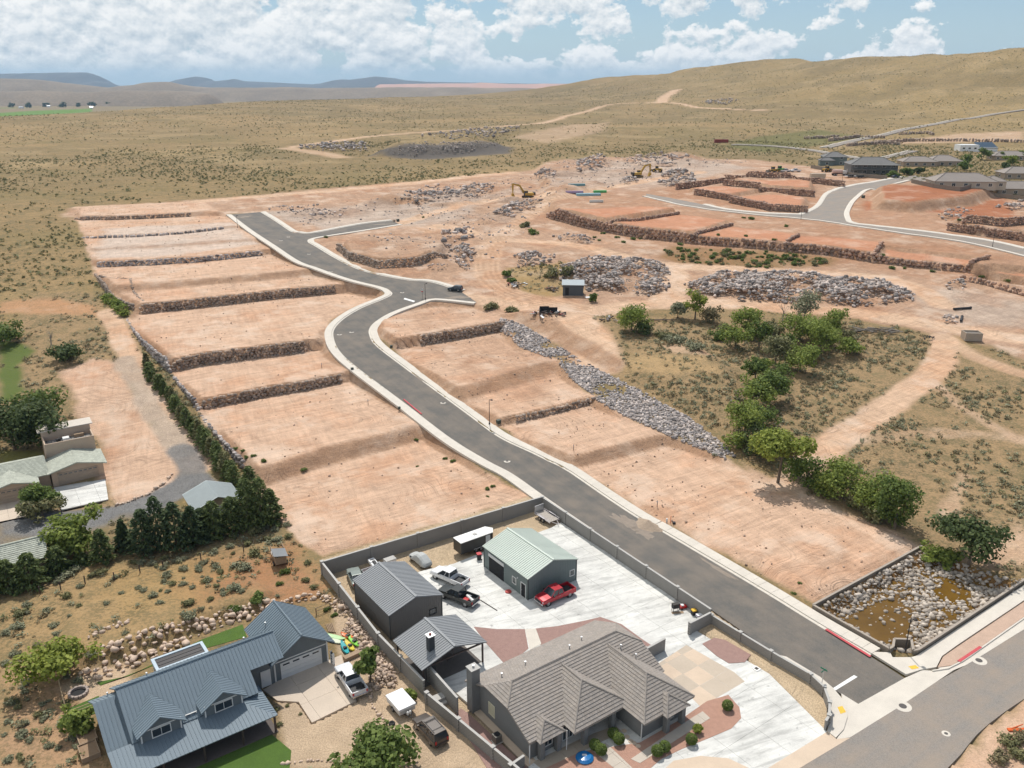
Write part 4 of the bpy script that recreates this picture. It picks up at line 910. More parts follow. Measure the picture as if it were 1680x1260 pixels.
for k, (q, n, a, b_, lb) in enumerate((
    ([(648, 324), (690, 310), (735, 305), (770, 310), (745, 328), (680, 336)], 420, 0.4, 1.3, 'rubble heap beyond the far stub street'),
    ([(745, 316), (775, 303), (812, 306), (805, 320), (770, 326)], 260, 0.4, 1.3, 'rubble heap left of the nearer excavator'),
    ([(800, 352), (850, 330), (888, 328), (890, 340), (840, 357)], 320, 0.4, 1.4, 'rubble heap in front of the nearer excavator'),
    ([(712, 392), (745, 378), (785, 372), (788, 384), (760, 398), (725, 400)], 90, 0.7, 1.6, 'heap of large dark boulders west of the haul track'),
    ([(735, 415), (755, 400), (778, 404), (782, 418), (768, 448), (752, 440)], 420, 0.3, 0.9, 'rubble spill at the end of the curved pad wall'),
    ([(1075, 303), (1085, 288), (1105, 280), (1140, 288), (1138, 302), (1100, 307)], 480, 0.4, 1.5, 'rubble heap right of the farther excavator'),
    ([(925, 277), (955, 262), (1000, 262), (1010, 274), (970, 284)], 320, 0.4, 1.5, 'rubble heap beyond the pipe store'),
    ([(1010, 268), (1060, 258), (1120, 260), (1140, 270), (1070, 276)], 320, 0.4, 1.5, 'rubble heap behind the farther excavator'),
    ([(866, 294), (885, 281), (915, 282), (920, 292), (890, 297)], 200, 0.4, 1.3, 'rubble heap behind the nearer excavator'),
    ([(1010, 304), (1025, 293), (1045, 291), (1050, 303)], 160, 0.4, 1.3, 'small rubble heap at the foot of the farther excavator'),
    ([(610, 256), (660, 240), (760, 236), (835, 242), (760, 254), (680, 258)], 700, 0.3, 1.0, 'small stones strewn over the dark gravel berm'),
    ([(480, 243), (540, 236), (606, 236), (605, 250), (520, 250)], 420, 0.6, 2.0, 'dark rock dump west of the grey gravel berm'),
    ([(690, 224), (770, 214), (858, 210), (856, 217), (760, 226)], 420, 0.6, 2.2, 'long line of dark rocks behind the grey gravel berm'),
    ([(1148, 168), (1190, 161), (1215, 164), (1190, 173)], 200, 0.8, 2.4, 'dark rock patch on the far hillside'),
    ([(1530, 356), (1550, 346), (1600, 345), (1590, 358)], 220, 0.3, 1.0, 'grey rubble at the foot of the red mound'),
    ([(1622, 344), (1650, 334), (1700, 334), (1700, 348)], 200, 0.3, 1.2, 'pale rubble beyond the red mound at the right edge'),
    ([(905, 388), (930, 385), (975, 392), (970, 402), (930, 400)], 260, 0.3, 0.8, 'thin rubble strip below the tall red wall'),
    ([(820, 430), (850, 418), (905, 420), (925, 410), (900, 435), (850, 440)], 330, 0.25, 0.9, 'rubble strip beside the haul track bend'),
    ([(690, 440), (720, 433), (745, 436), (730, 446), (700, 448)], 120, 0.2, 0.6, 'scattered stones beside the junction'),
    ([(1548, 470), (1560, 460), (1585, 462), (1590, 472), (1560, 478)], 60, 0.3, 0.9, 'small stone heap below the last red wall'),
    ([(1532, 527), (1550, 518), (1575, 522), (1570, 532), (1545, 534)], 160, 0.2, 0.7, 'low pile of pale stones beside black pipes'),
    ([(420, 352), (470, 340), (540, 345), (570, 355), (520, 365)], 160, 0.3, 1.0, 'grey stones strewn beyond the street end'))):
    rubble('rubble_heap', q, int(n * 1.5), a * 0.8, b_, lb, M_GREY, 1.9, 200 + k)
rubble('scattered_stones', None, 3600, 0.12, 0.7, 'stones strewn over the churned ground of the works', M_GREY, 0.0, 250, world=WORKS, gap=11.0)
# ------------------------------------------------------------------ boulder terraces behind the blue-roofed house
def boulder_wall(px, label, n_rows, size, seed, cat='boulder wall', z=None):
    L = resample(GPL(px)[:, :2], size * 0.74, False); r = np.random.RandomState(seed)
    c0 = np.array([*L.mean(0), 0]); c0[2] = gz(c0[0], c0[1]); root = empty('boulder_wall', c0, 0, label, cat, 'boulder walls round the blue-roofed house')
    t = np.gradient(L, axis=0); t /= np.linalg.norm(t, axis=1)[:, None]; nv = np.stack([-t[:, 1], t[:, 0]], 1)
    for i in range(len(L)):
        for k in range(n_rows):
            q = L[i] + t[i] * r.uniform(-.3, .3) * size + nv[i] * ((k - (n_rows - 1) / 2) * size * 0.62 + r.uniform(-.2, .2) * size)
            s = size * (0.24 + 0.36 * r.uniform() ** 2.0); V, Fc = rocks(np.zeros((1, 3)), np.array([[s, s * r.uniform(.7, 1), s * r.uniform(.6, .9)]]), r, 0.15)
            o = obj('boulder', np_mesh('boulder', V, Fc, M_BOULD), root)
            zz = gz(*q) if n_rows > 1 else gz(*q)
            o.location = (q[0] - c0[0], q[1] - c0[1], zz - c0[2] + s * 0.35 + (0.25 if 0 < k < n_rows - 1 else 0))
    return root
boulder_wall([(170, 1076), (200, 1062), (229, 1047), (275, 1040), (324, 1032), (381, 1014), (448, 996)], 'upper pale boulder wall on the slope behind the blue-roofed house', 4, 1.05, 31)
boulder_wall([(130, 1108), (183, 1104), (213, 1090), (267, 1069), (301, 1054)], 'lower boulder wall beside the fire pit', 3, 1.0, 32)
boulder_wall([(146, 1046), (180, 1030), (210, 1021)], 'short row of whitish boulders on the golden slope', 2, 0.8, 33)
boulder_wall([(448, 998), (480, 986), (520, 978), (545, 985), (560, 1000)], 'boulder wall behind the garage end of the blue-roofed house', 3, 0.9, 34)
boulder_wall([(608, 1130), (612, 1160), (628, 1180), (650, 1200), (665, 1228)], 'curved row of stones edging the gravel drive by the camper', 1, 0.55, 35)
boulder_wall([(190, 830), (215, 822), (240, 812), (265, 797), (282, 780)], 'row of small boulders along the neighbour gravel lane', 1, 0.8, 36)
boulder_wall([(465, 1255), (510, 1248), (560, 1252)], 'row of small edging stones below the gravel drive', 1, 0.5, 38)
rubble('rock_bank', None, 3000, 0.10, 0.40, 'bank of loose pink rocks between gravel drive and block wall', M_BOULD, 0.9, 37, 'rock bank', world=PL0([(548, 972), (570, 985), (610, 1040), (655, 1100), (655, 1130), (615, 1135), (600, 1110), (585, 1070), (560, 1030)])[:, :2])
# ------------------------------------------------------------------ drainage basin
M_BWALL = mat('basin_block', (0.245, 0.205, 0.165), 0.92, 0.14, 0.8, 0.2, 5, fine=0.12)
M_BCAP = mat('basin_cap', (0.36, 0.31, 0.26), 0.92, 0.14, 0.8)
bw = empty('basin_wall', P0(1400, 1040), 0, 'low brown block wall around the rocky drainage basin', 'wall')
W1 = PL0([(1515, 899), (1333, 999), (1458, 1071), (1464, 1068), (1466, 1055), (1494, 1056), (1497, 1074), (1505, 1073), (1690, 950)])[:, :2]
for i in range(len(W1) - 1):
    a, b_ = W1[i], W1[i + 1]; d = b_ - a; Ln = np.linalg.norm(d); k = max(1, int(Ln / 5))
    for j in range(k):
        p = a + d * j / k; q = a + d * (j + 1) / k; ang = math.atan2(d[1], d[0]); l = Ln / k
        o = MB().box(0, l - 0.02, -0.1, 0.1, -1.3, 0.62).build('wall_panel', M_BWALL, bw, (p[0] - bw.location.x, p[1] - bw.location.y, 0), ang)
        MB().box(0, l - 0.02, -0.15, 0.15, 0.622, 0.70).build('cap', M_BCAP, o)
r = np.random.RandomState(77)
q = in_poly(BASIN, 4200, r)
wz = [PL0(p, -0.8)[:, :2] for p in ([(1375, 1020), (1420, 992), (1470, 978), (1492, 1005), (1506, 1055), (1450, 1062)], [(1525, 968), (1560, 948), (1600, 972), (1590, 990), (1545, 985)])]
dw = np.maximum(poly_sd(q[:, 0], q[:, 1], wz[0]), poly_sd(q[:, 0], q[:, 1], wz[1]))
sde = poly_sd(q[:, 0], q[:, 1], BASIN)
keep = r.uniform(size=len(q)) < np.where(dw > 0.3, 0.045, np.clip(1.0 - 0.5 * (vn(q[:, 0] / 2.5, q[:, 1] / 2.5, 3) > 0.55), 0, 1)); q = q[keep]
s = 0.10 + 0.34 * r.uniform(size=len(q)) ** 2.5
Cs = np.stack([q[:, 0], q[:, 1], gzs(q[:, 0], q[:, 1]) + s * 0.35], 1); c0 = Cs.mean(0)
V, Fc = rocks(Cs - c0, s[:, None] * r.uniform(0.75, 1.25, (len(q), 3)) * np.array([1, 1, 0.7]), r)
tag(obj('basin_stones', np_mesh('basin_stones', V, Fc, M_BASIN), None, c0), 'pale stones covering the drainage basin floor', 'stones', kind='stuff')
m, nt, b = principled('brown_water'); b.inputs['Roughness'].default_value = 0.12; b.inputs['IOR'].default_value = 1.33
ge = N(nt, 'ShaderNodeNewGeometry'); nt.links.new(mix_(nt, noise_(nt, ge.outputs['Position'], 0.5, 4), (0.085, 0.046, 0.009), (0.20, 0.11, 0.022)), b.inputs['Base Color'])
bn = N(nt, 'ShaderNodeBump'); bn.inputs['Strength'].default_value = 0.06; nt.links.new(noise_(nt, ge.outputs['Position'], 4, 3), bn.inputs['Height']); nt.links.new(bn.outputs[0], b.inputs['Normal'])
wmb = MB(); wmb.prism(BASIN, -1.4, -0.92); tag(wmb.build('water', m), kind='structure')
# ------------------------------------------------------------------ building kit
A0 = math.radians(36)
UV = (np.array([math.cos(A0), math.sin(A0)]), np.array([-math.sin(A0), math.cos(A0)]))
M_BLUE = mat('roof_metal_blue', (0.165, 0.21, 0.245), 0.6, 0.10, 0.3, metal=0.0, spec=0.3)
M_GREYR = mat('roof_metal_grey', (0.25, 0.26, 0.27), 0.55, 0.10, 0.3, metal=0.0, spec=0.3)
M_GREENR = mat('roof_metal_green', (0.50, 0.555, 0.495), 0.55, 0.10, 0.3, metal=0.0, spec=0.3)
M_BLUEG = mat('siding_blue_grey', (0.155, 0.175, 0.185), 0.7, 0.10, 0.8)
M_STUC = mat('stucco_grey', (0.19, 0.19, 0.185), 0.9, 0.08, 1.5, 0.15, 20)
M_SHOPG = mat('siding_sage', (0.17, 0.205, 0.20), 0.6, 0.08, 0.8)
M_SHOPD = mat('siding_charcoal', (0.155, 0.145, 0.135), 0.6, 0.08, 0.8)
M_TRIM = mat('trim_white', (0.74, 0.73, 0.70), 0.6, 0.05, 2)
M_DARK = mat('dark_void', (0.018, 0.018, 0.02), 0.8, 0.1, 2)
M_TILE = mat('roof_tile', (0.315, 0.275, 0.24), 0.9, 0.12, 0.7, 0.2, 20, island=0.09, hue=(0.29, 0.26, 0.235))
M_TILEG = mat('roof_tile_green', (0.40, 0.415, 0.35), 0.9, 0.12, 0.7, island=0.15)
M_STEEL = mat('galvanised', (0.55, 0.56, 0.57), 0.4, 0.1, 3, metal=0.7)
M_DOORW = mat('door_white', (0.68, 0.68, 0.67), 0.55, 0.05, 2)
M_TANW = mat('stucco_tan', (0.52, 0.395, 0.295), 0.9, 0.08, 1.2, 0.1, 20)
M_WOOD = mat('weathered_wood', (0.33, 0.235, 0.155), 0.85, 0.2, 3.0)
M_CMU = mat('block_grey', (0.285, 0.27, 0.25), 0.92, 0.10, 0.7, 0.2, 8, fine=0.1)
M_CMUC = mat('block_cap', (0.44, 0.425, 0.40), 0.92, 0.12, 0.8)
m, nt, b = principled('window_glass'); b.inputs['Base Color'].default_value = (0.03, 0.04, 0.05, 1); b.inputs['Roughness'].default_value = 0.06; b.inputs['Specular IOR Level'].default_value = 0.8
M_GLASS = m; MATS['window_glass'] = m
def block_relief(m):        # courses of blocks as fine relief
    nt = m.node_tree; b = nt.nodes['Principled BSDF']; tcn = N(nt, 'ShaderNodeTexCoord'); sp = N(nt, 'ShaderNodeSeparateXYZ'); nt.links.new(tcn.outputs['Object'], sp.inputs[0])
    cb = N(nt, 'ShaderNodeCombineXYZ'); nt.links.new(sp.outputs[0], cb.inputs[0]); nt.links.new(sp.outputs[2], cb.inputs[1])
    br = N(nt, 'ShaderNodeTexBrick'); br.inputs['Scale'].default_value = 1.0; br.inputs['Brick Width'].default_value = 0.4; br.inputs['Row Height'].default_value = 0.2; br.inputs['Mortar Size'].default_value = 0.014
    nt.links.new(cb.outputs[0], br.inputs['Vector'])
    old = b.inputs['Base Color'].links[0].from_socket
    nt.links.new(mix_(nt, br.outputs['Fac'], old, mix_(nt, 1.0, old, (0.62, 0.62, 0.62), 'MULTIPLY')), b.inputs['Base Color'])
block_relief(M_CMU); block_relief(M_BWALL)
def face_axes(P):
    n = Vector((0, 0, 0))
    for i in range(len(P)):
        a, b_ = P[i], P[(i + 1) % len(P)]; n += Vector(((a.y - b_.y) * (a.z + b_.z), (a.z - b_.z) * (a.x + b_.x), (a.x - b_.x) * (a.y + b_.y)))
    n.normalize()
    if n.z < 0: n = -n
    h = Vector((n.x, n.y, 0)); 
    if h.length < 1e-6: h = Vector((0, 1, 0))
    t = (Vector((0, 0, 1)) - n * n.z); t = t.normalized() if t.length > 1e-6 else Vector((0, 1, 0))
    s = t.cross(n).normalized(); return n, s, t
def clip_poly(P, a, b_, c):
    """keep a*x+b*y<=c"""
    out = []
    for i in range(len(P)):
        p, q = P[i], P[(i + 1) % len(P)]; dp = a * p[0] + b_ * p[1] - c; dq = a * q[0] + b_ * q[1] - c
        if dp <= 0: out.append(p)
        if (dp < 0 < dq) or (dq < 0 < dp):
            f = dp / (dp - dq); out.append((p[0] + (q[0] - p[0]) * f, p[1] + (q[1] - p[1]) * f))
    return out
def rect_clip(P, x0, x1, y0, y1):
    for a, b_, c in ((1, 0, x1), (-1, 0, -x0), (0, 1, y1), (0, -1, -y0)):
        P = clip_poly(P, a, b_, c)
        if len(P) < 3: return []
    return P
def metal_faces(root, faces, material, pitch=0.42, rh=0.05, th=0.12, name='roof'):
    mb = MB(); rb = MB()
    for P in faces:
        P = [Vector(p) for p in P]; mb.slab(P, th); n, s, t = face_axes(P); o = P[0]
        Q = [((p - o).dot(s), (p - o).dot(t)) for p in P]; k = math.ceil(min(q[0] for q in Q) / pitch) * pitch
        while k < max(q[0] for q in Q):
            R = rect_clip(Q, k - 0.02, k + 0.02, -1e3, 1e3)
            if R:
                t0 = min(p[1] for p in R); t1 = max(p[1] for p in R)
                if t1 - t0 > 0.1:
                    c = [o + s * (k + a * 0.022) + t * tt + n * hh for hh in (-0.005, rh) for a, tt in ((-1, t0), (1, t0), (1, t1), (-1, t1))]
                    rb.hexa(c[:4], c[4:])
            k += pitch
    r = mb.build(name, material, root)
    if rb.v: tag(rb.build('roof_seams', material, r), kind='stuff')
    return r
def tile_faces(root, faces, material, row=0.36, wd=0.34, hgt=0.06, name='roof'):
    mb = MB(); tb = MB()
    for fi, P in enumerate(faces):
        P = [Vector(p) for p in P]; mb.slab(P, 0.15); n, s, t = face_axes(P); o = P[0]
        Q = [((p - o).dot(s), (p - o).dot(t)) for p in P]; tmin = min(q[1] for q in Q); tmax = max(q[1] for q in Q); smin = min(q[0] for q in Q); smax = max(q[0] for q in Q)
        j = 0; y = tmin
        while y < tmax:
            x = smin - (wd * 0.5 if j % 2 else 0)
            while x < smax:
                R = rect_clip(Q, x + 0.008, x + wd - 0.008, y, y + row)
                if len(R) >= 3:
                    h = lambda q: 0.012 + hgt * (1 - (q[1] - y) / row)
                    top = [o + s * q[0] + t * q[1] + n * h(q) for q in R]; tb.add(top, [tuple(range(len(R)))])
                    e = [q for q in R if abs(q[1] - y) < 1e-6]
                    if len(e) >= 2:
                        a, c = min(e), max(e); pa, pc = o + s * a[0] + t * a[1], o + s * c[0] + t * c[1]
                        tb.add([pa, pc, pc + n * h(c), pa + n * h(a)], [(0, 1, 2, 3)])
                x += wd
            y += row; j += 1
    r = mb.build(name, material, root); tag(tb.build('roof_tiles', material, r), kind='stuff'); return r
def ridge_caps(root, lines, material, r=0.11, name='ridge_cap'):
    mb = MB()
    for a, b_ in lines:
        a, b_ = Vector(a), Vector(b_); L = (b_ - a).length; k = max(1, int(L / 0.4))
        for i in range(k): mb.tube(a + (b_ - a) * (i / k) + Vector((0, 0, 0.05)), a + (b_ - a) * ((i + 1.08) / k) + Vector((0, 0, 0.03)), r, r * 0.85, 6)
    return tag(mb.build(name, material, root), kind='stuff')
def gable_block(root, u0, u1, v0, v1, z0, ze, zr, axis, material, name='wall'):
    """walls with gable tops; axis 'v' = ridge runs along v"""
    mb = MB()
    if axis == 'v':
        um = (u0 + u1) / 2
        vs = [(u0, v0, z0), (u1, v0, z0), (u1, v0, ze), (um, v0, zr), (u0, v0, ze), (u0, v1, z0), (u1, v1, z0), (u1, v1, ze), (um, v1, zr), (u0, v1, ze)]
    else:
        vm = (v0 + v1) / 2
        vs = [(u0, v1, z0), (u0, v0, z0), (u0, v0, ze), (u0, vm, zr), (u0, v1, ze), (u1, v1, z0), (u1, v0, z0), (u1, v0, ze), (u1, vm, zr), (u1, v1, ze)]
    mb.add(vs, [(0, 1, 2, 3, 4), (9, 8, 7, 6, 5), (1, 6, 7, 2), (2, 7, 8, 3), (3, 8, 9, 4), (4, 9, 5, 0), (0, 5, 6, 1)])
    return mb.build(name, material, root)
def wmat(c, n):
    """matrix: local x along the wall, y outward, z up"""
    ang = math.atan2(n[1], n[0]) - math.pi / 2
    return Matrix.Translation(Vector(c)) @ Matrix.Rotation(ang, 4, 'Z')
def window(root, c, n, w, h, mull=1, frame=None, glass=None, sill=True):
    m = wmat(c, n); f = 0.09
    mb = MB()
    for x0, x1, z0, z1 in ((-w / 2 - f, -w / 2, -f, h + f), (w / 2, w / 2 + f, -f, h + f), (-w / 2, w / 2, h, h + f), (-w / 2, w / 2, -f, 0)): mb.box(x0, x1, -0.04, 0.06, z0, z1, m)
    o = mb.build('window', frame or M_TRIM, root)
    MB().box(-w / 2, w / 2, -0.03, 0.012, 0, h, m).build('pane', glass or M_GLASS, o)
    for k in range(mull):
        x = -w / 2 + w * (k + 1) / (mull + 1); MB().box(x - 0.025, x + 0.025, 0.012, 0.035, 0, h, m).build('glazing_bar', frame or M_TRIM, o)
    return o
def door(root, c, n, w, h, material, name='door', panels=0, lights=0, frame=None):
    m = wmat(c, n); f = 0.1; mb = MB()
    for x0, x1, z0, z1 in ((-w / 2 - f, -w / 2, 0, h + f), (w / 2, w / 2 + f, 0, h + f), (-w / 2, w / 2, h, h + f)): mb.box(x0, x1, -0.04, 0.07, z0, z1, m)
    o = mb.build('door_frame' if name != 'garage_door' else 'garage_door_frame', frame or M_TRIM, root)
    if panels:
        ph = h / panels
        for k in range(panels):
            q = MB().box(-w / 2, w / 2, -0.03, 0.03, k * ph + 0.012, (k + 1) * ph - 0.012, m).build('door_panel', material, o)
        for k in range(lights):
            x = -w / 2 + w * (k + 0.5) / lights; MB().box(x - w / lights * 0.33, x + w / lights * 0.33, 0.031, 0.045, h * (1 - 0.62 / panels), h * (1 - 0.25 / panels), m).build('pane', M_GLASS, o)
    else:
        MB().box(-w / 2, w / 2, -0.03, 0.03, 0.01, h - 0.01, m).build('door_leaf', material, o)
        MB().box(w / 2 - 0.16, w / 2 - 0.1, 0.03, 0.09, h * 0.46, h * 0.50, m).build('handle', M_STEEL, o)
    return o
def siding(root, c, n, w, h, material, pitch=0.3, d=0.025, gable=0.0):
    """vertical ribs of metal siding on one wall face, up to a gable of extra height"""
    m = wmat(c, n); mb = MB(); k = -w / 2 + pitch / 2
    while k < w / 2:
        hh = h + gable * (1 - abs(k) / (w / 2)) - 0.05; mb.box(k - 0.03, k + 0.03, 0.0, d, 0.02, hh, m); k += pitch
    return tag(mb.build('siding_ribs', material, root), kind='stuff')
def vent(root, p, h=0.5, r=0.07, name='vent_pipe'):
    MB().tube(p, (p[0], p[1], p[2] + h), r, r, 8).tube((p[0], p[1], p[2] + h), (p[0], p[1], p[2] + h + 0.1), r * 1.7, r * 1.7, 8).build(name, M_STEEL, root)

# ------------------------------------------------------------------ two metal workshops and the pavilion
def shed(px, z, du, dv, ze, zr, roofm, wallm, label, overhang=0.18):
    p = P0(*px); root = empty('workshop', (p[0], p[1], 0), A0, label, 'workshop')
    gable_block(root, 0, du, 0, dv, 0, ze, zr - 0.08, 'v', wallm)
    um = du / 2; o = overhang; s = (zr - ze) / um
    metal_faces(root, [[(um, -o, zr), (um, dv + o, zr), (-o, dv + o, ze - o * s), (-o, -o, ze - o * s)], [(um, -o, zr), (du + o, -o, ze - o * s), (du + o, dv + o, ze - o * s), (um, dv + o, zr)]], roofm, 0.38)
    MB().box(um - 0.16, um + 0.16, -o - 0.02, dv + o + 0.02, zr - 0.03, zr + 0.06).build('ridge_flashing', roofm, root)
    siding(root, (um, 0, 0), (0, -1), du, ze, wallm, gable=zr - ze); siding(root, (0, dv / 2, 0), (-1, 0), dv, ze, wallm); siding(root, (du, dv / 2, 0), (1, 0), dv, ze, wallm)
    tr = mat('corner_trim', (0.06, 0.07, 0.07), 0.6)
    for x, y in ((0, 0), (du, 0), (0, dv), (du, dv)): MB().box(x - 0.06, x + 0.06, y - 0.06, y + 0.06, 0, ze - 0.05).build('corner_trim', tr, root)
    return root
sh = shed((866, 985), 0, 8.5, 10.5, 3.5, 4.9, M_GREENR, M_SHOPG, 'sage green metal workshop with pale green roof beside the red pickup')
MB().box(-0.04, 0.02, 5.6, 9.2, 0.0, 2.75).build('open_doorway', M_DARK, sh); MB().box(-0.09, -0.03, 5.5, 9.3, 2.45, 2.95).build('rolled_door', M_STEEL, sh)
door(sh, (0, 1.0, 0), (-1, 0), 0.95, 2.1, M_DARK, frame=M_DOORW); window(sh, (-0.01, 3.1, 1.1), (-1, 0), 0.75, 0.9, 0); window(sh, (7.7, -0.01, 1.1), (0, -1), 0.7, 0.8, 0)
MB().box(-0.12, 0, 2.2, 2.35, 2.3, 2.5).build('wall_lamp', M_STEEL, sh)
sg = shed((641, 1049), 0, 7.6, 9.8, 3.7, 4.9, M_GREYR, M_SHOPD, 'charcoal metal workshop with grey ribbed roof beside the block wall')
window(sg, (6.2, -0.01, 1.3), (0, -1), 0.9, 0.7, 0, frame=M_DARK)
p = P0(692, 1100, 3.0); pv = empty('pavilion', (p[0], p[1], 0), A0, 'open pavilion with grey ribbed gable roof and dark chimney', 'pavilion')
metal_faces(pv, [[(4.5, 0, 4.35), (4.5, 6.9, 4.35), (0, 6.9, 3), (0, 0, 3)], [(4.5, 0, 4.35), (9, 0, 3), (9, 6.9, 3), (4.5, 6.9, 4.35)]], M_GREYR, 0.36)
MB().box(4.35, 4.65, -0.02, 6.92, 4.32, 4.42).build('ridge_flashing', M_GREYR, pv)
M_POST = mat('post_dark', (0.07, 0.05, 0.045), 0.6)
for x, y in ((8.6, 0.4), (8.6, 6.5), (0.4, 6.5), (0.4, 0.4)): MB().box(x - 0.09, x + 0.09, y - 0.09, y + 0.09, 0, 2.95).build('post', M_POST, pv)
for y in (0.4, 6.5):
    MB().box(0.3, 8.7, y - 0.08, y + 0.08, 2.72, 2.9).build('beam', M_POST, pv)
    for i in range(5): MB().tube((4.5, y, 4.2), (0.9 + i * 1.8, y, 2.9), 0.04, 0.04, 6).build('truss_web', M_POST, pv)
MB().box(2.0, 2.75, 1.6, 2.3, 0, 5.6).build('chimney', mat('chimney_dark', (0.055, 0.06, 0.065), 0.8), pv); MB().box(1.9, 2.85, 1.5, 2.4, 5.6, 5.68).build('chimney_cap', M_STEEL, pv); MB().tube((2.37, 1.95, 5.68), (2.37, 1.95, 5.85), 0.16, 0.16, 10).build('flue', mat('flue_rust', (0.2, 0.06, 0.05)), pv)
MB().box(0.5, 8.5, 0.5, 6.4, 0.06, 0.10).build('floor', mat('paver_dark', (0.13, 0.115, 0.105), 0.9, 0.2, 2), pv)
MB().lathe([(0.05, 0.1), (0.05, 0.75), (0.7, 0.76), (0.7, 0.8)], (5.2, 3.0), 14).build('table', M_POST, pv)

# ------------------------------------------------------------------ tile-roofed house
th_ = empty('house', (0, 75.9, 0), A0, 'grey stucco house with brown tile hip roof and front porch columns', 'house')
hx = [(-5.5, 0), (5.5, 0), (5.5, 2.72), (2.1, 4.3), (-2.1, 4.3), (-5.5, 2.72)]; fixn_later = MB().add([(-1.7, v, z) for v, z in hx] + [(16.7, v, z) for v, z in hx], [(5, 4, 3, 2, 1, 0), (6, 7, 8, 9, 10, 11)] + [(i, (i + 1) % 6, (i + 1) % 6 + 6, i + 6) for i in range(6)]).build('wall', M_STUC, th_)
MB().box(9.8, 16.2, -10.1, -5.4, 0, 2.75).build('garage_wall', M_STUC, th_)
R_ = 5.5; E_ = 2.7
mainf = [[(0, 0, R_), (15, 0, R_), (17.2, -2.2, 4.473), (17.2, -6, E_), (-2.2, -6, E_), (-2.2, -2.2, 4.473)], [(0, 0, R_), (-2.2, 2.2, 4.473), (-2.2, 6, E_), (17.2, 6, E_), (17.2, 2.2, 4.473), (15, 0, R_)],
         [(0, 0, R_), (-2.2, -2.2, 4.473), (-2.2, 2.2, 4.473)], [(15, 0, R_), (17.2, 2.2, 4.473), (17.2, -2.2, 4.473)]]
cross = [[(6.4, -0.4, 5.2), (6.4, -4, 5.2), (2.4, -7.6, 2.7), (2.4, -0.4, 2.7)], [(6.4, -0.4, 5.2), (10.4, -0.4, 2.7), (10.4, -7.6, 2.7), (6.4, -4, 5.2)], [(6.4, -4, 5.2), (10.4, -7.6, 2.7), (2.4, -7.6, 2.7)]]
wing = [[(13, -0.8, 5.1), (13, -7.2, 5.1), (9.2, -10.9, 2.68), (9.2, -0.8, 2.68)], [(13, -0.8, 5.1), (16.8, -0.8, 2.68), (16.8, -10.9, 2.68), (13, -7.2, 5.1)], [(13, -7.2, 5.1), (16.8, -10.9, 2.68), (9.2, -10.9, 2.68)]]
def small(u0, u1, vf, ap, ze, vb): return [[ap, (u0, vf, ze), (u0, vb, ze), (ap[0], vb, ap[2])], [ap, (ap[0], vb, ap[2]), (u1, vb, ze), (u1, vf, ze)], [ap, (u1, vf, ze), (u0, vf, ze)]]
sm = small(-1.3, 2.0, -6.7, (0.35, -5.2, 3.75), 2.62, -4.0) + small(11.9, 15.4, -11.6, (13.65, -9.9, 3.8), 2.6, -8.6)
tile_faces(th_, mainf + cross + wing + sm, M_TILE)
ridge_caps(th_, [((0, 0, R_), (15, 0, R_)), ((0, 0, R_), (-2.2, -2.2, 4.47)), ((15, 0, R_), (17.2, -2.2, 4.47)), ((6.4, -0.6, 5.2), (6.4, -4, 5.2)), ((6.4, -4, 5.2), (2.4, -7.6, 2.7)), ((6.4, -4, 5.2), (10.4, -7.6, 2.7)), ((13, -0.9, 5.1), (13, -7.2, 5.1)), ((13, -7.2, 5.1), (9.2, -10.9, 2.68)), ((13, -7.2, 5.1), (16.8, -10.9, 2.68)), ((0.35, -5.2, 3.75), (-1.3, -6.7, 2.62)), ((0.35, -5.2, 3.75), (2.0, -6.7, 2.62)), ((13.65, -9.9, 3.8), (11.9, -11.6, 2.6)), ((13.65, -9.9, 3.8), (15.4, -11.6, 2.6))], M_TILE)
for x, y in ((4.3, -7.1), (8.2, -7.1), (-0.7, -6.1), (1.5, -6.1), (12.6, -10.9), (15.0, -10.9)): MB().box(x - 0.28, x + 0.28, y - 0.28, y + 0.28, 0.05, 2.62).build('column', M_STUC, th_, bevel=0.02)
window(th_, (0.4, -5.5, 0.7), (0, -1), 1.5, 1.5, 2); window(th_, (6.4, -5.5, 0.5), (0, -1), 2.2, 1.9, 3); window(th_, (3.3, -5.5, 0.2), (0, -1), 1.3, 2.2, 2); window(th_, (13.8, -10.1, 0.6), (0, -1), 1.4, 1.6, 1); window(th_, (-1.7, 1.4, 0.9), (-1, 0), 1.0, 1.4, 0, frame=mat('frame_cream', (0.6, 0.56, 0.42)), glass=mat('blind', (0.5, 0.47, 0.34), 0.4))
door(th_, (4.9, -5.5, 0), (0, -1), 1.1, 2.2, M_DARK); door(th_, (16.2, -7.6, 0), (1, 0), 4.2, 2.2, M_DOORW, 'garage_door', 4, 4)
MB().box(-2.75, -1.68, 3.7, 4.75, 0, 5.6).build('chimney', M_STUC, th_); MB().box(-2.82, -1.6, 3.62, 4.83, 5.6, 5.68).build('chimney_cap', M_CMUC, th_); MB().tube((-2.2, 4.2, 5.68), (-2.2, 4.2, 5.95), 0.14, 0.14, 10).build('flue', M_STEEL, th_)
for q in ((3.6, 2.4, 4.35), (0.2, 2.2, 4.45), (14.1, -1.9, 4.6), (14.9, -3.6, 4.0), (9.0, 1.2, 4.9), (11.5, 2.0, 4.5)): vent(th_, q)
for x, y in ((-2.1, -5.95), (2.2, -6.7), (9.6, -10.2)): MB().box(x - 0.04, x + 0.04, y - 0.04, y + 0.04, 0.05, 2.6).build('downpipe', M_TRIM, th_)
fa = MB()
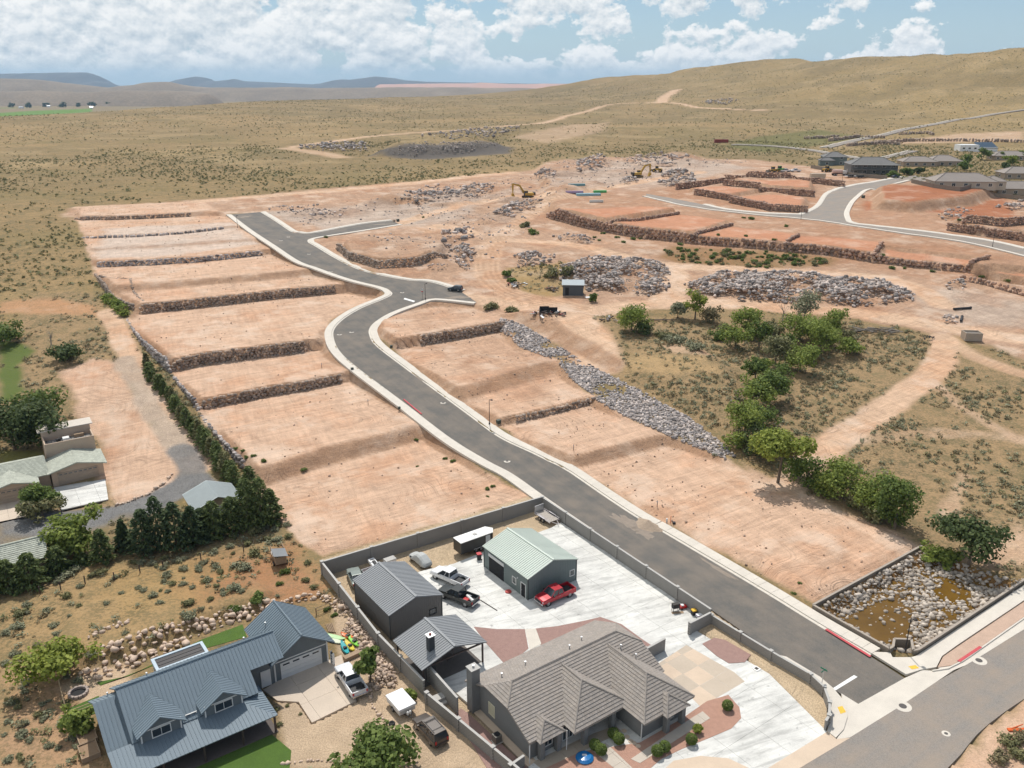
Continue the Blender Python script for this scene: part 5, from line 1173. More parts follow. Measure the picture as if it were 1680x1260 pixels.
for a, b_ in (((-2.2, -6), (2.4, -6)), ((2.4, -7.6), (10.4, -7.6)), ((9.2, -10.9), (16.8, -10.9)), ((-2.2, 6), (17.2, 6))): fa.box(a[0], b_[0], a[1] - 0.03, a[1] + 0.05, 2.5, 2.68)
fa.build('fascia', mat('fascia_taupe', (0.30, 0.27, 0.24)), th_)
def world_uv(o, u, v): c, s = math.cos(A0), math.sin(A0); return (o[0] + u * c - v * s, o[1] + u * s + v * c)
q = world_uv((0, 75.9), -3.0, -1.4); ac = empty('air_conditioner', (q[0], q[1], 0.06), A0, 'round-cornered outdoor air conditioner unit beside the grey stucco wall', 'air conditioner')
MB().box(-0.42, 0.42, -0.42, 0.42, 0.05, 0.95).build('case', mat('ac_case', (0.16, 0.15, 0.13), 0.6), ac, bevel=0.08); MB().lathe([(0.33, 0.95), (0.33, 0.99)], n=16).build('fan_grille', M_DARK, ac); MB().box(-0.5, 0.5, -0.5, 0.5, 0, 0.05).build('pad', M_CONC, ac)

# ------------------------------------------------------------------ blue-roofed house
ob = P0(196, 1128, 6.5); bh = empty('house', (ob[0], ob[1], 0), A0, 'blue-grey house with blue metal roof, two dormers and wraparound porch', 'house')
gable_block(bh, 0, 12.75, -4.7, 4.7, 0, 3.4, 6.35, 'u', M_BLUEG); MB().box(12.76, 16.0, -0.6, 4.7, 0, 3.4).build('wall', M_BLUEG, bh)
MB().box(-2.2, 0.02, -4.5, 4.3, 0, 3.0).build('side_wall', M_BLUEG, bh)
gable_block(bh, 16.02, 22.8, -0.6, 7.0, 0, 2.95, 5.25, 'v', M_BLUEG, 'garage_wall')
s_ = 3.3 / 5.2
metal_faces(bh, [[(-0.4, 0, 6.5), (19.4, 0, 6.5 - 0.0), (17.2, -2.9, 6.5 - 2.9 * s_), (12.7, -2.9, 6.5 - 2.9 * s_), (12.7, -5.2, 3.2), (-0.4, -5.2, 3.2)][:1] + [(16.6, 0, 6.5), (16.6, -2.9, 6.5 - 2.9 * s_), (12.7, -2.9, 6.5 - 2.9 * s_), (-0.4, -2.9, 6.5 - 2.9 * s_)],
                 [(-0.4, -2.9, 6.5 - 2.9 * s_), (12.7, -2.9, 6.5 - 2.9 * s_), (12.7, -5.2, 3.2), (-0.4, -5.2, 3.2)],
                 [(-0.4, 0, 6.5), (-0.4, 5.2, 3.2), (16.6, 5.2, 3.2), (16.6, 0, 6.5)]], M_BLUE, 0.4)
metal_faces(bh, [[(-2.7, 0, 5.75), (-0.02, 0, 5.75), (-0.02, -5.1, 2.65), (-2.7, -5.1, 2.65)], [(-2.7, 0, 5.75), (-2.7, 4.6, 2.95), (-0.02, 4.6, 2.95), (-0.02, 0, 5.75)]], M_BLUE, 0.4, name='side_roof')
metal_faces(bh, [[(-2.7, -5.0, 3.14), (10.4, -5.0, 3.14), (13.4, -8.7, 2.3), (-2.7, -8.7, 2.3)], [(10.4, -5.0, 3.14), (10.4, -3.0, 3.14), (13.4, -3.0, 2.3), (13.4, -8.7, 2.3)]], M_BLUE, 0.4, name='porch_roof')
metal_faces(bh, [[(19.5, -1.3, 5.4), (19.5, 7.5, 5.4), (15.5, 7.5, 2.8), (15.5, -1.3, 2.8)], [(19.5, -1.3, 5.4), (23.5, -1.3, 2.8), (23.5, 7.5, 2.8), (19.5, 7.5, 5.4)]], M_BLUE, 0.4, name='garage_roof')
for a, b_ in (((-0.4, 0, 6.53), (16.6, 0, 6.53)), ((19.5, -1.3, 5.43), (19.5, 7.5, 5.43))): MB().tube(a, b_, 0.11, 0.11, 6).build('ridge_flashing', M_BLUE, bh)
for uc in (2.4, 8.8):
    d = empty('dormer', (uc, 0, 0)); d.parent = bh
    gable_block(d, -1.95, 1.95, -5.5, -1.2, 2.9, 4.25, 5.45, 'v', M_BLUEG)
    metal_faces(d, [[(0, -5.95, 5.62), (0, -1.2, 5.62), (-2.45, -1.2, 4.02), (-2.45, -5.95, 4.02)], [(0, -5.95, 5.62), (2.45, -5.95, 4.02), (2.45, -1.2, 4.02), (0, -1.2, 5.62)]], M_BLUE, 0.36, 0.04, 0.1)
    for x in (-1.95, 1.95): MB().box(x - 0.07, x + 0.07, -5.56, -5.46, 2.95, 4.2).build('corner_board', M_TRIM, d)
    MB().box(-2.0, 2.0, -5.55, -5.48, 4.24, 4.36).build('frieze_board', M_TRIM, d)
    w = window(bh, (uc, -5.5, 3.2), (0, -1), 1.75, 0.9, 1)
window(bh, (5.6, -4.72, 3.0), (0, -1), 1.0, 0.6, 1)
door(bh, (19.4, -0.6, 0), (0, -1), 4.9, 2.15, M_DOORW, 'garage_door', 4, 4); door(bh, (15.0, -4.7 + 4.0, 0), (0, -1), 0.95, 2.1, M_DOORW)
MB().box(12.8, 16.0, -0.66, -0.6, 0, 3.3).build('entry_wall', M_BLUEG, bh)
MB().box(16.3, 22.6, -0.66, -0.6, 2.5, 2.62).build('frieze_board', M_TRIM, bh)
for u in (16.15, 22.7): MB().box(u - 0.08, u + 0.08, -0.68, -0.58, 0, 2.9).build('corner_board', M_TRIM, bh)
for k in range(16): MB().box(16.6 + k * 0.38, 16.63 + k * 0.38, -0.62, -0.59, 2.7, 2.9 + (1 - abs(k - 7.5) / 8) * 2.1).build('batten', M_BLUEG, bh)
for u in (-2.4, 1.6, 5.6, 9.6, 13.1): MB().box(u - 0.1, u + 0.1, -8.5, -8.3, 0, 2.3).build('porch_post', M_POST, bh)
MB().box(-2.6, 13.3, -8.55, -8.25, 2.1, 2.28).build('porch_beam', M_TRIM, bh)
MB().box(-2.6, 13.3, -8.6, -4.7, -0.02, 0.12).build('porch_floor', mat('porch_deck', (0.12, 0.10, 0.09), 0.8, 0.2, 3), bh)
pg = MB(); pg.box(4.6, 10.5, 5.0, 5.3, 3.02, 3.3).box(4.6, 10.5, 7.3, 7.6, 3.02, 3.3).box(4.6, 4.95, 5.3, 7.3, 3.02, 3.3).box(10.15, 10.5, 5.3, 7.3, 3.02, 3.3); pgo = pg.build('patio_cover', mat('fascia_paleblue', (0.42, 0.50, 0.56), 0.6), bh)
for k in range(3): MB().box(4.97, 10.13, 5.36 + k * 0.65, 5.92 + k * 0.65, 3.12, 3.2).build('panel', mat('solar_dark', (0.05, 0.045, 0.045), 0.4), pgo)
for u in (4.8, 10.3): MB().box(u - 0.08, u + 0.08, 7.35, 7.5, 0, 3.02).build('patio_post', M_TRIM, bh)
for q in ((13.5, 0.9, 5.9), (17.4, 5.0, 4.0), (-1.0, 2.0, 4.5), (3.0, 1.5, 5.5)): vent(bh, q, 0.45, 0.06)
# lawns round the blue house
M_LAWN = mat('lawn_grass', (0.075, 0.135, 0.022), 0.95, 0.25, 0.8, 0.8, 14, fine=0.35)
def lawn(px, z=0.06): mb = MB(); mb.prism(PL0(px)[:, :2], -0.1, z); return tag(mb.build('lawn', M_LAWN), kind='structure')
lawn([(320, 1255), (400, 1225), (445, 1205), (478, 1232), (475, 1262), (440, 1290), (300, 1290)]); lawn([(165, 1125), (245, 1095), (300, 1075), (405, 1045), (398, 1025), (330, 1050), (262, 1085), (210, 1110), (158, 1120)]); lawn([(108, 1165), (162, 1142), (170, 1165), (115, 1188)])

# ------------------------------------------------------------------ yard paving of the tile house
def grid_slabs(name, poly, z0, z1, step, material, ang=A0, seed=0):
    root = tag(empty(name, (0, 0, 0)), kind='structure'); c, s = math.cos(ang), math.sin(ang)
    Q = [(p[0] * c + p[1] * s, -p[0] * s + p[1] * c) for p in poly]; g = 0.012
    us = np.arange(min(q[0] for q in Q), max(q[0] for q in Q), step); vs = np.arange(min(q[1] for q in Q), max(q[1] for q in Q), step)
    for i, u in enumerate(us):
        for j, v in enumerate(vs):
            R = rect_clip(Q, u + g, u + step - g, v + g, v + step - g)
            if len(R) < 3: continue
            ar = abs(sum(R[k][0] * R[(k + 1) % len(R)][1] - R[(k + 1) % len(R)][0] * R[k][1] for k in range(len(R)))) / 2
            if ar < 0.3: continue
            mm = material(i, j) if callable(material) else material
            MB().prism([(p[0] * c - p[1] * s, p[0] * s + p[1] * c) for p in R], z0, z1).build('slab', mm, root)
    return root
yard = PL0([(610, 960), (700, 935), (745, 925), (795, 905), (905, 866), (920, 857), (1160, 1015), (1137, 1032), (1262, 1106), (1357, 1201), (1258, 1262), (1180, 1300), (905, 1300), (780, 1165), (660, 1060)])[:, :2]
grid_slabs('concrete_yard', yard, -0.25, 0.05, 4.8, lambda i, j: M_YARD)
gravel_r = mat('red_gravel', (0.34, 0.215, 0.185), 0.95, 0.2, 2.0, 0.8, 16, fine=0.45)
gravel_p = mat('pink_bark', (0.43, 0.25, 0.185), 0.95, 0.2, 2.0, 0.8, 16, fine=0.45)
def bed(name, px, m, z=0.075): mb = MB(); mb.prism(PL0(px, z)[:, :2], z - 0.2, z); return tag(mb.build(name, m), kind='structure')
bed('gravel_bed', [(777, 1028), (815, 1032), (861, 1032), (867, 1064), (835, 1090), (825, 1086), (800, 1058)], gravel_r); bed('gravel_bed', [(879, 1031), (915, 1027), (960, 1018), (985, 1012), (1020, 1024), (1050, 1046), (1068, 1058), (1050, 1070), (900, 1070), (885, 1056)], gravel_r)
bed('gravel_bed', [(756, 1162), (768, 1170), (868, 1262), (800, 1262), (745, 1172)], gravel_r); bed('path', [(771, 1162), (790, 1160), (880, 1248), (866, 1258)], M_CTAN, 0.08)
bed('gravel_bed', [(890, 1262), (940, 1235), (1050, 1218), (1120, 1178), (1160, 1150), (1195, 1140), (1213, 1160), (1216, 1178), (1200, 1195), (1160, 1212), (1120, 1228), (1085, 1245), (1065, 1262), (1000, 1290), (900, 1290)], gravel_p)
grid_slabs('porch_paving', PL0([(875, 1250), (960, 1208), (1010, 1190), (1020, 1200), (955, 1232), (890, 1262)], 0.1)[:, :2], -0.05, 0.095, 1.6, M_CBRN)
grid_slabs('front_path', PL0([(968, 1228), (990, 1216), (1000, 1224), (1040, 1262), (1010, 1262)], 0.1)[:, :2], -0.05, 0.10, 1.5, mat('path_stone', (0.5, 0.44, 0.37), 0.9, 0.12, 1)); grid_slabs('front_path', PL0([(1035, 1245), (1050, 1252), (1165, 1178), (1152, 1166)], 0.1)[:, :2], -0.05, 0.099, 1.5, MATS['path_stone'])
tanp = PL0([(1072, 1094), (1126, 1058), (1205, 1103), (1222, 1118), (1150, 1160), (1128, 1138)], 0.06)[:, :2]
grid_slabs('coloured_drive', tanp, -0.1, 0.058, 2.6, lambda i, j: mat('concrete_mid', (0.49, 0.41, 0.325), 0.9, 0.14, 0.5, fine=0.06) if (i * 7 + j * 3) % 5 > 1 else M_CTAN)
bed('curved_drive', [(1083, 1268), (1105, 1248), (1150, 1240), (1195, 1244), (1250, 1270), (1180, 1310), (1100, 1310)], M_CTAN, 0.07)
bed('gravel_bed', [(1152, 1056), (1172, 1046), (1190, 1050), (1232, 1074), (1222, 1086), (1196, 1088), (1176, 1076)], gravel_r, 0.1)
bed('walk', [(861, 1032), (879, 1031), (888, 1056), (870, 1066)], M_CONC, 0.08)
grid_slabs('blue_house_drive', BDRIVE, -0.2, 0.06, 3.4, M_CTAN if False else mat('concrete_warm', (0.55, 0.46, 0.37), 0.9, 0.14, 0.5, fine=0.05))
grid_slabs('neighbour_drive', CONC_L1, 0.3, float(gzs(*CONC_L1.mean(0))[0]) + 0.12, 3.0, M_YARD, math.radians(33)); grid_slabs('neighbour_drive', CONC_L2, 0.3, float(gzs(*CONC_L2.mean(0))[0]) + 0.12, 3.0, MATS['concrete_warm'], math.radians(33))

# ------------------------------------------------------------------ block walls
def block_wall(pts, h, label, step=6.0, z=0.0, pil=True, drop=0.0):
    P = np.asarray(pts)[:, :2]; root = empty('block_wall', (P[0][0], P[0][1], z), 0, label, 'wall', 'grey block walls of the yard'); root['kind'] = 'thing'
    for i in range(len(P) - 1):
        d = P[i + 1] - P[i]; Ln = float(np.linalg.norm(d)); k = max(1, round(Ln / step)); l = Ln / k; a = math.atan2(d[1], d[0])
        for j in range(k):
            p = P[i] + d * j / k; hh = h
            o = MB().box(0.2 if pil else 0.003, l - (0.2 if pil else 0.003), -0.1, 0.1, -0.3, hh).build('wall_panel', M_CMU, root, (p[0] - P[0][0], p[1] - P[0][1], 0), a)
            MB().box(0.2 if pil else 0.003, l - (0.2 if pil else 0.003), -0.14, 0.14, hh + 0.001, hh + 0.07).build('wall_cap', M_CMUC, o)
            if pil or (i == 0 and j == 0):
                o = MB().box(-0.2, 0.2, -0.2, 0.2, -0.3, hh + 0.12).build('pilaster', M_CMU, root, (p[0] - P[0][0], p[1] - P[0][1], 0), a); MB().box(-0.24, 0.24, -0.24, 0.24, hh + 0.121, hh + 0.19).build('pilaster_cap', M_CMUC, o)
    return root
nw = P0(528, 922, 2.1); nn = P0(890, 815, 2.1); ee = P0(1168, 1002, 1.9)
block_wall([nw, nn], 2.1, 'long grey block wall at the back of the yard behind the black trailer', 8)
block_wall([nn, ee], 2.0, 'long grey block wall between concrete yard and new street', 6.4)
block_wall([ee, P0(1265, 1068, 1.3), P0(1330, 1108, 1.1), P0(1352, 1130, 1.0), P0(1361, 1155, 1.0), P0(1360, 1178, 0.9), P0(1353, 1190, 0.8)], 1.25, 'curving low block wall between bare strip and street corner', 4.2)
block_wall([P0(1133, 1021, 1.8), ee], 1.7, 'short block wall stub joining the street wall beside stored toys', 5)
block_wall([P0(1060, 1064, 1.8), P0(1093, 1046, 1.8)], 1.75, 'short block wall between house corner and side drive', 5)
block_wall([nw, P0(620, 1040, 2.0), P0(697, 1119, 2.0)], 2.05, 'long grey block wall beside the loose pink rocks, taller upper length', 6.5)
block_wall([P0(700, 1137, 1.5), P0(870, 1277, 1.5), P0(920, 1320, 1.5)], 1.5, 'lower grey block wall beside the parked minivan', 5.5)
block_wall([P0(704, 1094, 2.2), P0(752, 1148, 2.2)], 2.3, 'tall short block wall screening the pavilion side', 8)
block_wall([P0(838, 1255, 1.4), P0(862, 1238, 1.4)], 1.4, 'block gate wall at the front corner of the tile-roofed house', 5)
# ------------------------------------------------------------------ vehicles
def paint_mat(name, c, rough=0.28, metal=0.15):
    return mat(name, c, rough, 0.05, 1.0, metal=metal, spec=0.6)
M_TYRE = mat('tyre_rubber', (0.022, 0.022, 0.022), 0.85); M_RIM = mat('wheel_rim', (0.38, 0.38, 0.39), 0.35, metal=0.8); M_CHROME = mat('chrome', (0.62, 0.62, 0.63), 0.2, 0.03, metal=0.9)
M_BLACKP = mat('black_plastic', (0.03, 0.03, 0.032), 0.6); M_TAIL = mat('lamp_red', (0.45, 0.02, 0.02), 0.3); M_HEAD = mat('lamp_clear', (0.75, 0.76, 0.78), 0.15)
def loft(secs):
    """secs: list of (x, [(y,z)...]) right-half outlines from bottom centre to top centre; mirrored and closed"""
    mb = MB(); k = len(secs[0][1]); ring = 2 * k - 2; vs = []
    for x, pr in secs:
        full = list(pr) + [(-y, z) for y, z in reversed(pr[1:-1])]; vs += [(x, -y, z) for y, z in full]
    fs = []
    for i in range(len(secs) - 1):
        for j in range(ring):
            a = i * ring + j; b_ = i * ring + (j + 1) % ring; fs.append((a, b_, b_ + ring, a + ring))
    fs.append(tuple(range(ring))[::-1]); fs.append(tuple((len(secs) - 1) * ring + j for j in range(ring)))
    mb.add(vs, fs); return mb
def fixn(o):
    bm = bmesh.new(); bm.from_mesh(o.data); bmesh.ops.recalc_face_normals(bm, faces=bm.faces[:]); bm.to_mesh(o.data); bm.free(); return o
def wheel(root, x, y, r=0.4, w=0.26, rim=None):
    s = 1 if y > 0 else -1
    o = MB().tube((x, y - w / 2, r), (x, y + w / 2, r), r, r, 18).build('wheel', M_TYRE, root, bevel=0.03)
    MB().tube((x, y + s * (w / 2 - 0.01), r), (x, y + s * (w / 2 + 0.015), r), r * 0.62, r * 0.58, 12).build('rim', rim or M_RIM, o)
    MB().tube((x, y - 0.02, r), (x, y + s * (w / 2 - 0.03), r), r * 1.18, r * 1.18, 18).build('wheel_arch', M_BLACKP, root)
    return o
def prof(w, zb, zs, zt): return [(0, zb), (w * 0.9, zb), (w, zb + 0.14), (w, zs), (w * 0.92, zt), (0, zt + 0.035)]
def greenhouse(root, x0, x1, tx0, tx1, yb, yt, zb, zt, pm, rack=False):
    lo = [(x1, -yb, zb), (x0, -yb, zb), (x0, yb, zb), (x1, yb, zb)]; hi = [(tx1, -yt, zt), (tx0, -yt, zt), (tx0, yt, zt), (tx1, yt, zt)]
    MB().hexa([Vector(p) for p in lo], [Vector(p) for p in hi]).build('cabin_glass', M_GLASS, root)
    r = MB().box(tx1 - 0.06, tx0 + 0.05, -yt - 0.03, yt + 0.03, zt - 0.01, zt + 0.06).build('cab_roof', pm, root, bevel=0.035)
    pl = MB()
    for sx in (-1, 1):
        for bx, tx in ((x0, tx0), (x1, tx1), ((x0 + x1) / 2 - 0.1, (tx0 + tx1) / 2 - 0.1)):
            pl.tube((bx, sx * (yb + 0.005), zb), (tx, sx * (yt + 0.005), zt), 0.055, 0.045, 5)
    pl.build('pillars', pm, root)
def lamps(root, xf, xr, y, zf, zr_):
    for s in (-1, 1):
        MB().box(xf - 0.1, xf + 0.03, s * y - 0.16, s * y + 0.16, zf - 0.09, zf + 0.09).build('headlight', M_HEAD, root, bevel=0.02)
        MB().box(xr - 0.03, xr + 0.08, s * (y + 0.06) - 0.09, s * (y + 0.06) + 0.09, zr_ - 0.17, zr_ + 0.17).build('taillight', M_TAIL, root)
def pickup(pos, heading, col_name, c, label, cover=False, group=None, lift=0.0):
    root = empty('pickup_truck', pos, heading, label, 'pickup truck', group); pm = paint_mat(col_name, c)
    secs = [(2.88, prof(0.86, 0.52, 0.84, 0.96)), (2.72, prof(0.96, 0.44, 0.96, 1.08)), (2.2, prof(1.0, 0.44, 1.03, 1.14)), (1.45, prof(1.0, 0.44, 1.07, 1.2)), (-0.78, prof(1.0, 0.44, 1.08, 1.2))]
    fixn(loft(secs).build('body', pm, root, bevel=0.02))
    greenhouse(root, 1.42, -0.72, 0.62, -0.6, 0.92, 0.74, 1.19, 1.84, pm)
    bd = MB(); bd.box(-2.85, -0.8, -1.0, -0.9, 0.5, 1.15).box(-2.85, -0.8, 0.9, 1.0, 0.5, 1.15).box(-2.9, -2.8, -0.9, 0.9, 0.5, 1.13).box(-0.9, -0.8, -0.9, 0.9, 0.5, 1.15)
    bd.build('bed', pm, root); MB().box(-2.8, -0.9, -0.9, 0.9, 0.52, 0.66).build('bed_floor', M_BLACKP, root)
    for x in (1.92, -1.78):
        for y in (-0.86, 0.86): wheel(root, x, y, 0.42)
    MB().box(2.82, 3.0, -0.92, 0.92, 0.46, 0.66).build('front_bumper', M_CHROME, root, bevel=0.04); MB().box(-3.02, -2.9, -0.92, 0.92, 0.48, 0.66).build('rear_bumper', M_CHROME, root, bevel=0.03)
    MB().box(2.86, 2.93, -0.6, 0.6, 0.7, 0.96).build('grille', M_BLACKP, root); lamps(root, 2.84, -2.9, 0.76, 0.86, 0.9)
    for s in (-1, 1):
        MB().box(1.0, 1.18, s * 1.02, s * 1.22, 1.22, 1.42).build('mirror', M_BLACKP, root)
        MB().box(0.3, 0.32, s * 1.001 - 0.004, s * 1.001 + 0.004, 0.55, 1.1).build('door_gap', M_BLACKP, root); MB().box(-0.1, 0.08, s * 1.0 - 0.02, s * 1.0 + 0.02, 0.98, 1.02).build('door_handle', M_CHROME, root)
    return root
def wagon(pos, heading, col_name, c, label, name='minivan', cat='minivan', L=4.9, H=1.72, rack=True, sedan=False):
    root = empty(name, pos, heading, label, cat); pm = paint_mat(col_name, c); h = L / 2; w = 0.96
    zt = 0.98 if not sedan else 0.86
    secs = [(h, prof(w * 0.82, 0.34, 0.62, 0.70)), (h - 0.18, prof(w * 0.94, 0.28, 0.72, 0.82)), (h - 1.0, prof(w, 0.26, zt - 0.14, zt - 0.03)), (h - 1.5, prof(w, 0.26, zt - 0.1, zt)), (-h + 0.4, prof(w, 0.28, zt - 0.06, zt + 0.02)), (-h + 0.05, prof(w * 0.93, 0.34, zt - 0.08, zt - 0.02))]
    fixn(loft(secs).build('body', pm, root, bevel=0.02))
    if sedan: greenhouse(root, h - 1.35, -h + 0.75, h - 2.1, -h + 1.45, 0.86, 0.64, zt - 0.02, 1.38, pm)
    else: greenhouse(root, h - 1.25, -h + 0.1, h - 2.0, -h + 0.35, 0.88, 0.7, zt - 0.02, H, pm)
    for x in (h - 0.95, -h + 1.0):
        for y in (-0.84, 0.84): wheel(root, x, y, 0.34, 0.22)
    lamps(root, h - 0.1, -h + 0.04, 0.66, 0.66, zt - 0.16); MB().box(h - 0.06, h + 0.02, -0.5, 0.5, 0.45, 0.6).build('grille', M_BLACKP, root); MB().box(-h - 0.04, -h + 0.06, -0.85, 0.85, 0.36, 0.56).build('rear_bumper', pm, root, bevel=0.03)
    for s in (-1, 1): MB().box(h - 1.75, h - 1.58, s * 0.95, s * 1.12, zt, zt + 0.16).build('mirror', pm, root)
    if rack:
        for s in (-1, 1): MB().tube((h - 2.2, s * 0.6, H + 0.1), (-h + 0.5, s * 0.6, H + 0.1), 0.025, 0.025, 6).build('roof_rail', M_BLACKP, root)
        for x in (h - 2.6, 0, -h + 0.9): MB().tube((x, -0.6, H + 0.12), (x, 0.6, H + 0.12), 0.022, 0.022, 6).build('roof_bar', M_BLACKP, root)
    return root
def at(px, py, z=0.0): p = P0(px, py, z); return (p[0], p[1], z)
def atg(px, py): p = gp(px, py); return (p[0], p[1], p[2])
R = math.radians
pickup(at(911, 982, 0.05), R(216), 'paint_red', (0.42, 0.018, 0.03), 'red crew cab pickup parked beside the sage green workshop')
pickup(at(738, 953, 0.05), R(143), 'paint_white', (0.74, 0.74, 0.75), 'white crew cab pickup with dark roof pillars parked in the concrete yard')
dk = pickup(at(752, 984, 0.05), R(147), 'paint_dark', (0.022, 0.026, 0.026), 'dark pickup with a loaded bed beside the white pickup')
pickup(at(576, 1123, 0.06), R(122), 'paint_silverwhite', (0.66, 0.67, 0.69), 'silver white pickup on the drive of the blue-roofed house')
wagon(at(706, 1204, 0.02), R(126), 'paint_bronze', (0.075, 0.06, 0.05), 'bronze minivan with roof rails parked along the block wall')
wagon(at(584, 952, 0.02), R(112), 'paint_sage', (0.20, 0.23, 0.21), 'greenish sedan tucked between workshop and yard corner', 'sedan', 'car', 4.6, rack=False, sedan=True)
cp = cast(747, 477, BASE_T); wagon((cp[0], cp[1], cp[2] + 0.05), R(165), 'paint_teal', (0.02, 0.035, 0.045), 'dark teal hatchback parked on the stub street beside the haul track', 'hatchback', 'car', 4.3, 1.5, False)
cp = gp(1468, 292); wagon((cp[0], cp[1], cp[2] + 0.12), R(20), 'paint_teal', (0.02, 0.035, 0.045), 'dark sedan parked below the big dark-roofed house', 'sedan', 'car', 4.6, rack=False, sedan=True)
# load in the dark pickup
def local(root, x, y, z):
    a = root.rotation_euler[2]; c, s = math.cos(a), math.sin(a); return (root.location.x + x * c - y * s, root.location.y + x * s + y * c, root.location.z + z)
ld = empty('cargo_bags', local(dk, -1.9, 0, 0.67), R(147), 'white and red bags piled in the bed of the dark pickup', 'cargo')
MB().tube((-0.8, 0.3, 0.25), (0.6, -0.2, 0.4), 0.24, 0.18, 8).build('white_bag', M_TRIM, ld, bevel=0.05); MB().box(-0.2, 0.6, 0.2, 0.8, 0.0, 0.4).build('red_bag', M_TAIL, ld, bevel=0.08); MB().box(0.1, 0.7, -0.7, -0.1, 0.0, 0.3).build('grey_bag', M_GREYR, ld, bevel=0.08)
bl = at(762, 968, 0.08); tag(MB().tube((0, 0, 0.02), (4.6, -4.9, 0.02), 0.05, 0.05, 6).build('pole', M_POST, None, (bl[0], bl[1], 0.09)), 'long dark pole lying on the concrete behind the dark pickup', 'pole')
# trailers
p = at(779, 900, 0.0); et = empty('enclosed_trailer', p, R(216), 'black enclosed trailer with white roof beside the back block wall', 'trailer'); M_BLK = mat('trailer_black', (0.03, 0.027, 0.024), 0.4, 0.08, 1, spec=0.5)
def vnose(mb, z0, z1, g=0.0): return mb.prism([(3.1 + g, -1.05 - g), (3.1 + g, 1.05 + g), (-2.6, 1.05 + g), (-3.3 - g, 0.0), (-2.6, -1.05 - g)], z0, z1)
vnose(MB(), 0.5, 2.35).build('box', M_BLK, et); vnose(MB(), 2.352, 2.44, 0.03).build('roof', M_TRIM, et); MB().box(-0.3, 0.25, -0.25, 0.25, 2.44, 2.52).build('roof_vent', M_CMUC, et)
for k in range(6): MB().box(-2.4 + k * 1.05, -2.36 + k * 1.05, -1.0, 1.0, 2.441, 2.455).build('roof_seam', M_CMUC, et)
for s in (-1, 1):
    for x in (-0.45, 0.45): wheel(et, x, s * 1.0, 0.34, 0.22)
    MB().box(-0.95, 0.95, s * 1.02, s * 1.25, 0.72, 0.78).build('mudguard', M_CHROME, et)
MB().box(-2.1, -1.3, 1.051, 1.075, 0.6, 2.2).build('side_door', mat('trailer_door', (0.55, 0.55, 0.55), 0.5), et); MB().tube((-3.2, 0, 0.5), (-4.3, 0, 0.5), 0.06, 0.06, 6).build('tongue', M_BLACKP, et)
p = at(897, 852, 0.0); ft = empty('flatbed_trailer', p, R(126 + 180), 'open flatbed trailer with raised ramp in the far yard corner', 'trailer'); M_RUSTW = mat('trailer_frame', (0.5, 0.47, 0.48), 0.6, 0.2, 3)
for k in range(7): MB().box(-1.9, 1.9, -0.9 + k * 0.26, -0.66 + k * 0.26, 0.55, 0.6).build('plank', mat('trailer_plank', (0.40, 0.36, 0.32), 0.9, 0.25, 4), ft)
for s in (-1, 1):
    MB().box(-2.0, 2.0, s * 0.95 - 0.04, s * 0.95 + 0.04, 0.45, 0.6).box(-2.0, 2.0, s * 0.95 - 0.03, s * 0.95 + 0.03, 0.82, 0.88).build('side_rail', M_RUSTW, ft); MB().box(-0.8, 0.8, s * 1.0 - 0.02, s * 1.25, 0.78, 0.82).build('mudguard', M_RUSTW, ft)
    for x in (-0.4, 0.4): wheel(ft, x, s * 1.08, 0.33, 0.2)
MB().box(-2.06, -2.0, -0.9, 0.9, 0.55, 1.75).build('ramp', M_STEEL, ft); MB().tube((2.0, 0.5, 0.5), (3.1, 0, 0.5), 0.05, 0.05, 6).tube((2.0, -0.5, 0.5), (3.1, 0, 0.5), 0.05, 0.05, 6).build('tongue', M_RUSTW, ft)
p = at(658, 1162, 0.0); pc = empty('popup_camper', p, R(126 + 180), 'folded white pop-up camper on the gravel beside the minivan', 'camper'); M_CW = mat('camper_white', (0.78, 0.78, 0.78), 0.35, 0.04)
MB().box(-1.5, 1.5, -1.0, 1.0, 0.45, 0.95).build('body', mat('camper_side', (0.58, 0.57, 0.55), 0.5), pc, bevel=0.05); MB().box(-1.58, 1.58, -1.08, 1.08, 0.96, 1.28).build('roof', M_CW, pc, bevel=0.07)
for s in (-1, 1): wheel(pc, -0.1, s * 0.95, 0.3, 0.2)
MB().tube((1.5, 0.45, 0.45), (2.5, 0, 0.45), 0.05, 0.05, 6).tube((1.5, -0.45, 0.45), (2.5, 0, 0.45), 0.05, 0.05, 6).build('tongue', M_BLACKP, pc)
for s in (-0.15, 0.15): MB().lathe([(0.13, 0.45), (0.14, 0.55), (0.14, 0.8), (0.06, 0.9)], (1.85, s), 10).build('gas_bottle', M_TRIM, pc)
# covered car
p = at(690, 922, 0.0); cv = empty('covered_car', p, R(128), 'car under a pale grey cover beside the charcoal workshop', 'car'); secs = []
for x, w, z in ((2.1, .55, .45), (1.95, .8, .72), (1.1, .9, .85), (.55, .85, 1.3), (.1, .78, 1.5), (-.7, .8, 1.48), (-1.2, .85, 1.25), (-1.8, .85, .95), (-2.05, .7, .8), (-2.15, .5, .5)):
    secs.append((x, [(0, 0.16), (w * 0.8, 0.16 + rnd.uniform(0, .06)), (w * rnd.uniform(.97, 1.08), 0.3), (w, z * 0.55), (w * rnd.uniform(.8, .9), z * 0.85), (w * 0.5, z * 0.99), (0, z)]))
cvm = mat('car_cover', (0.42, 0.43, 0.42), 0.7, 0.12, 1.5, 0.5, 3); fixn(loft(secs).build('cover', cvm, cv, bevel=0.03))
for x in (1.3, -1.3):
    for s in (-1, 1): wheel(cv, x, s * 0.75, 0.32, 0.2)
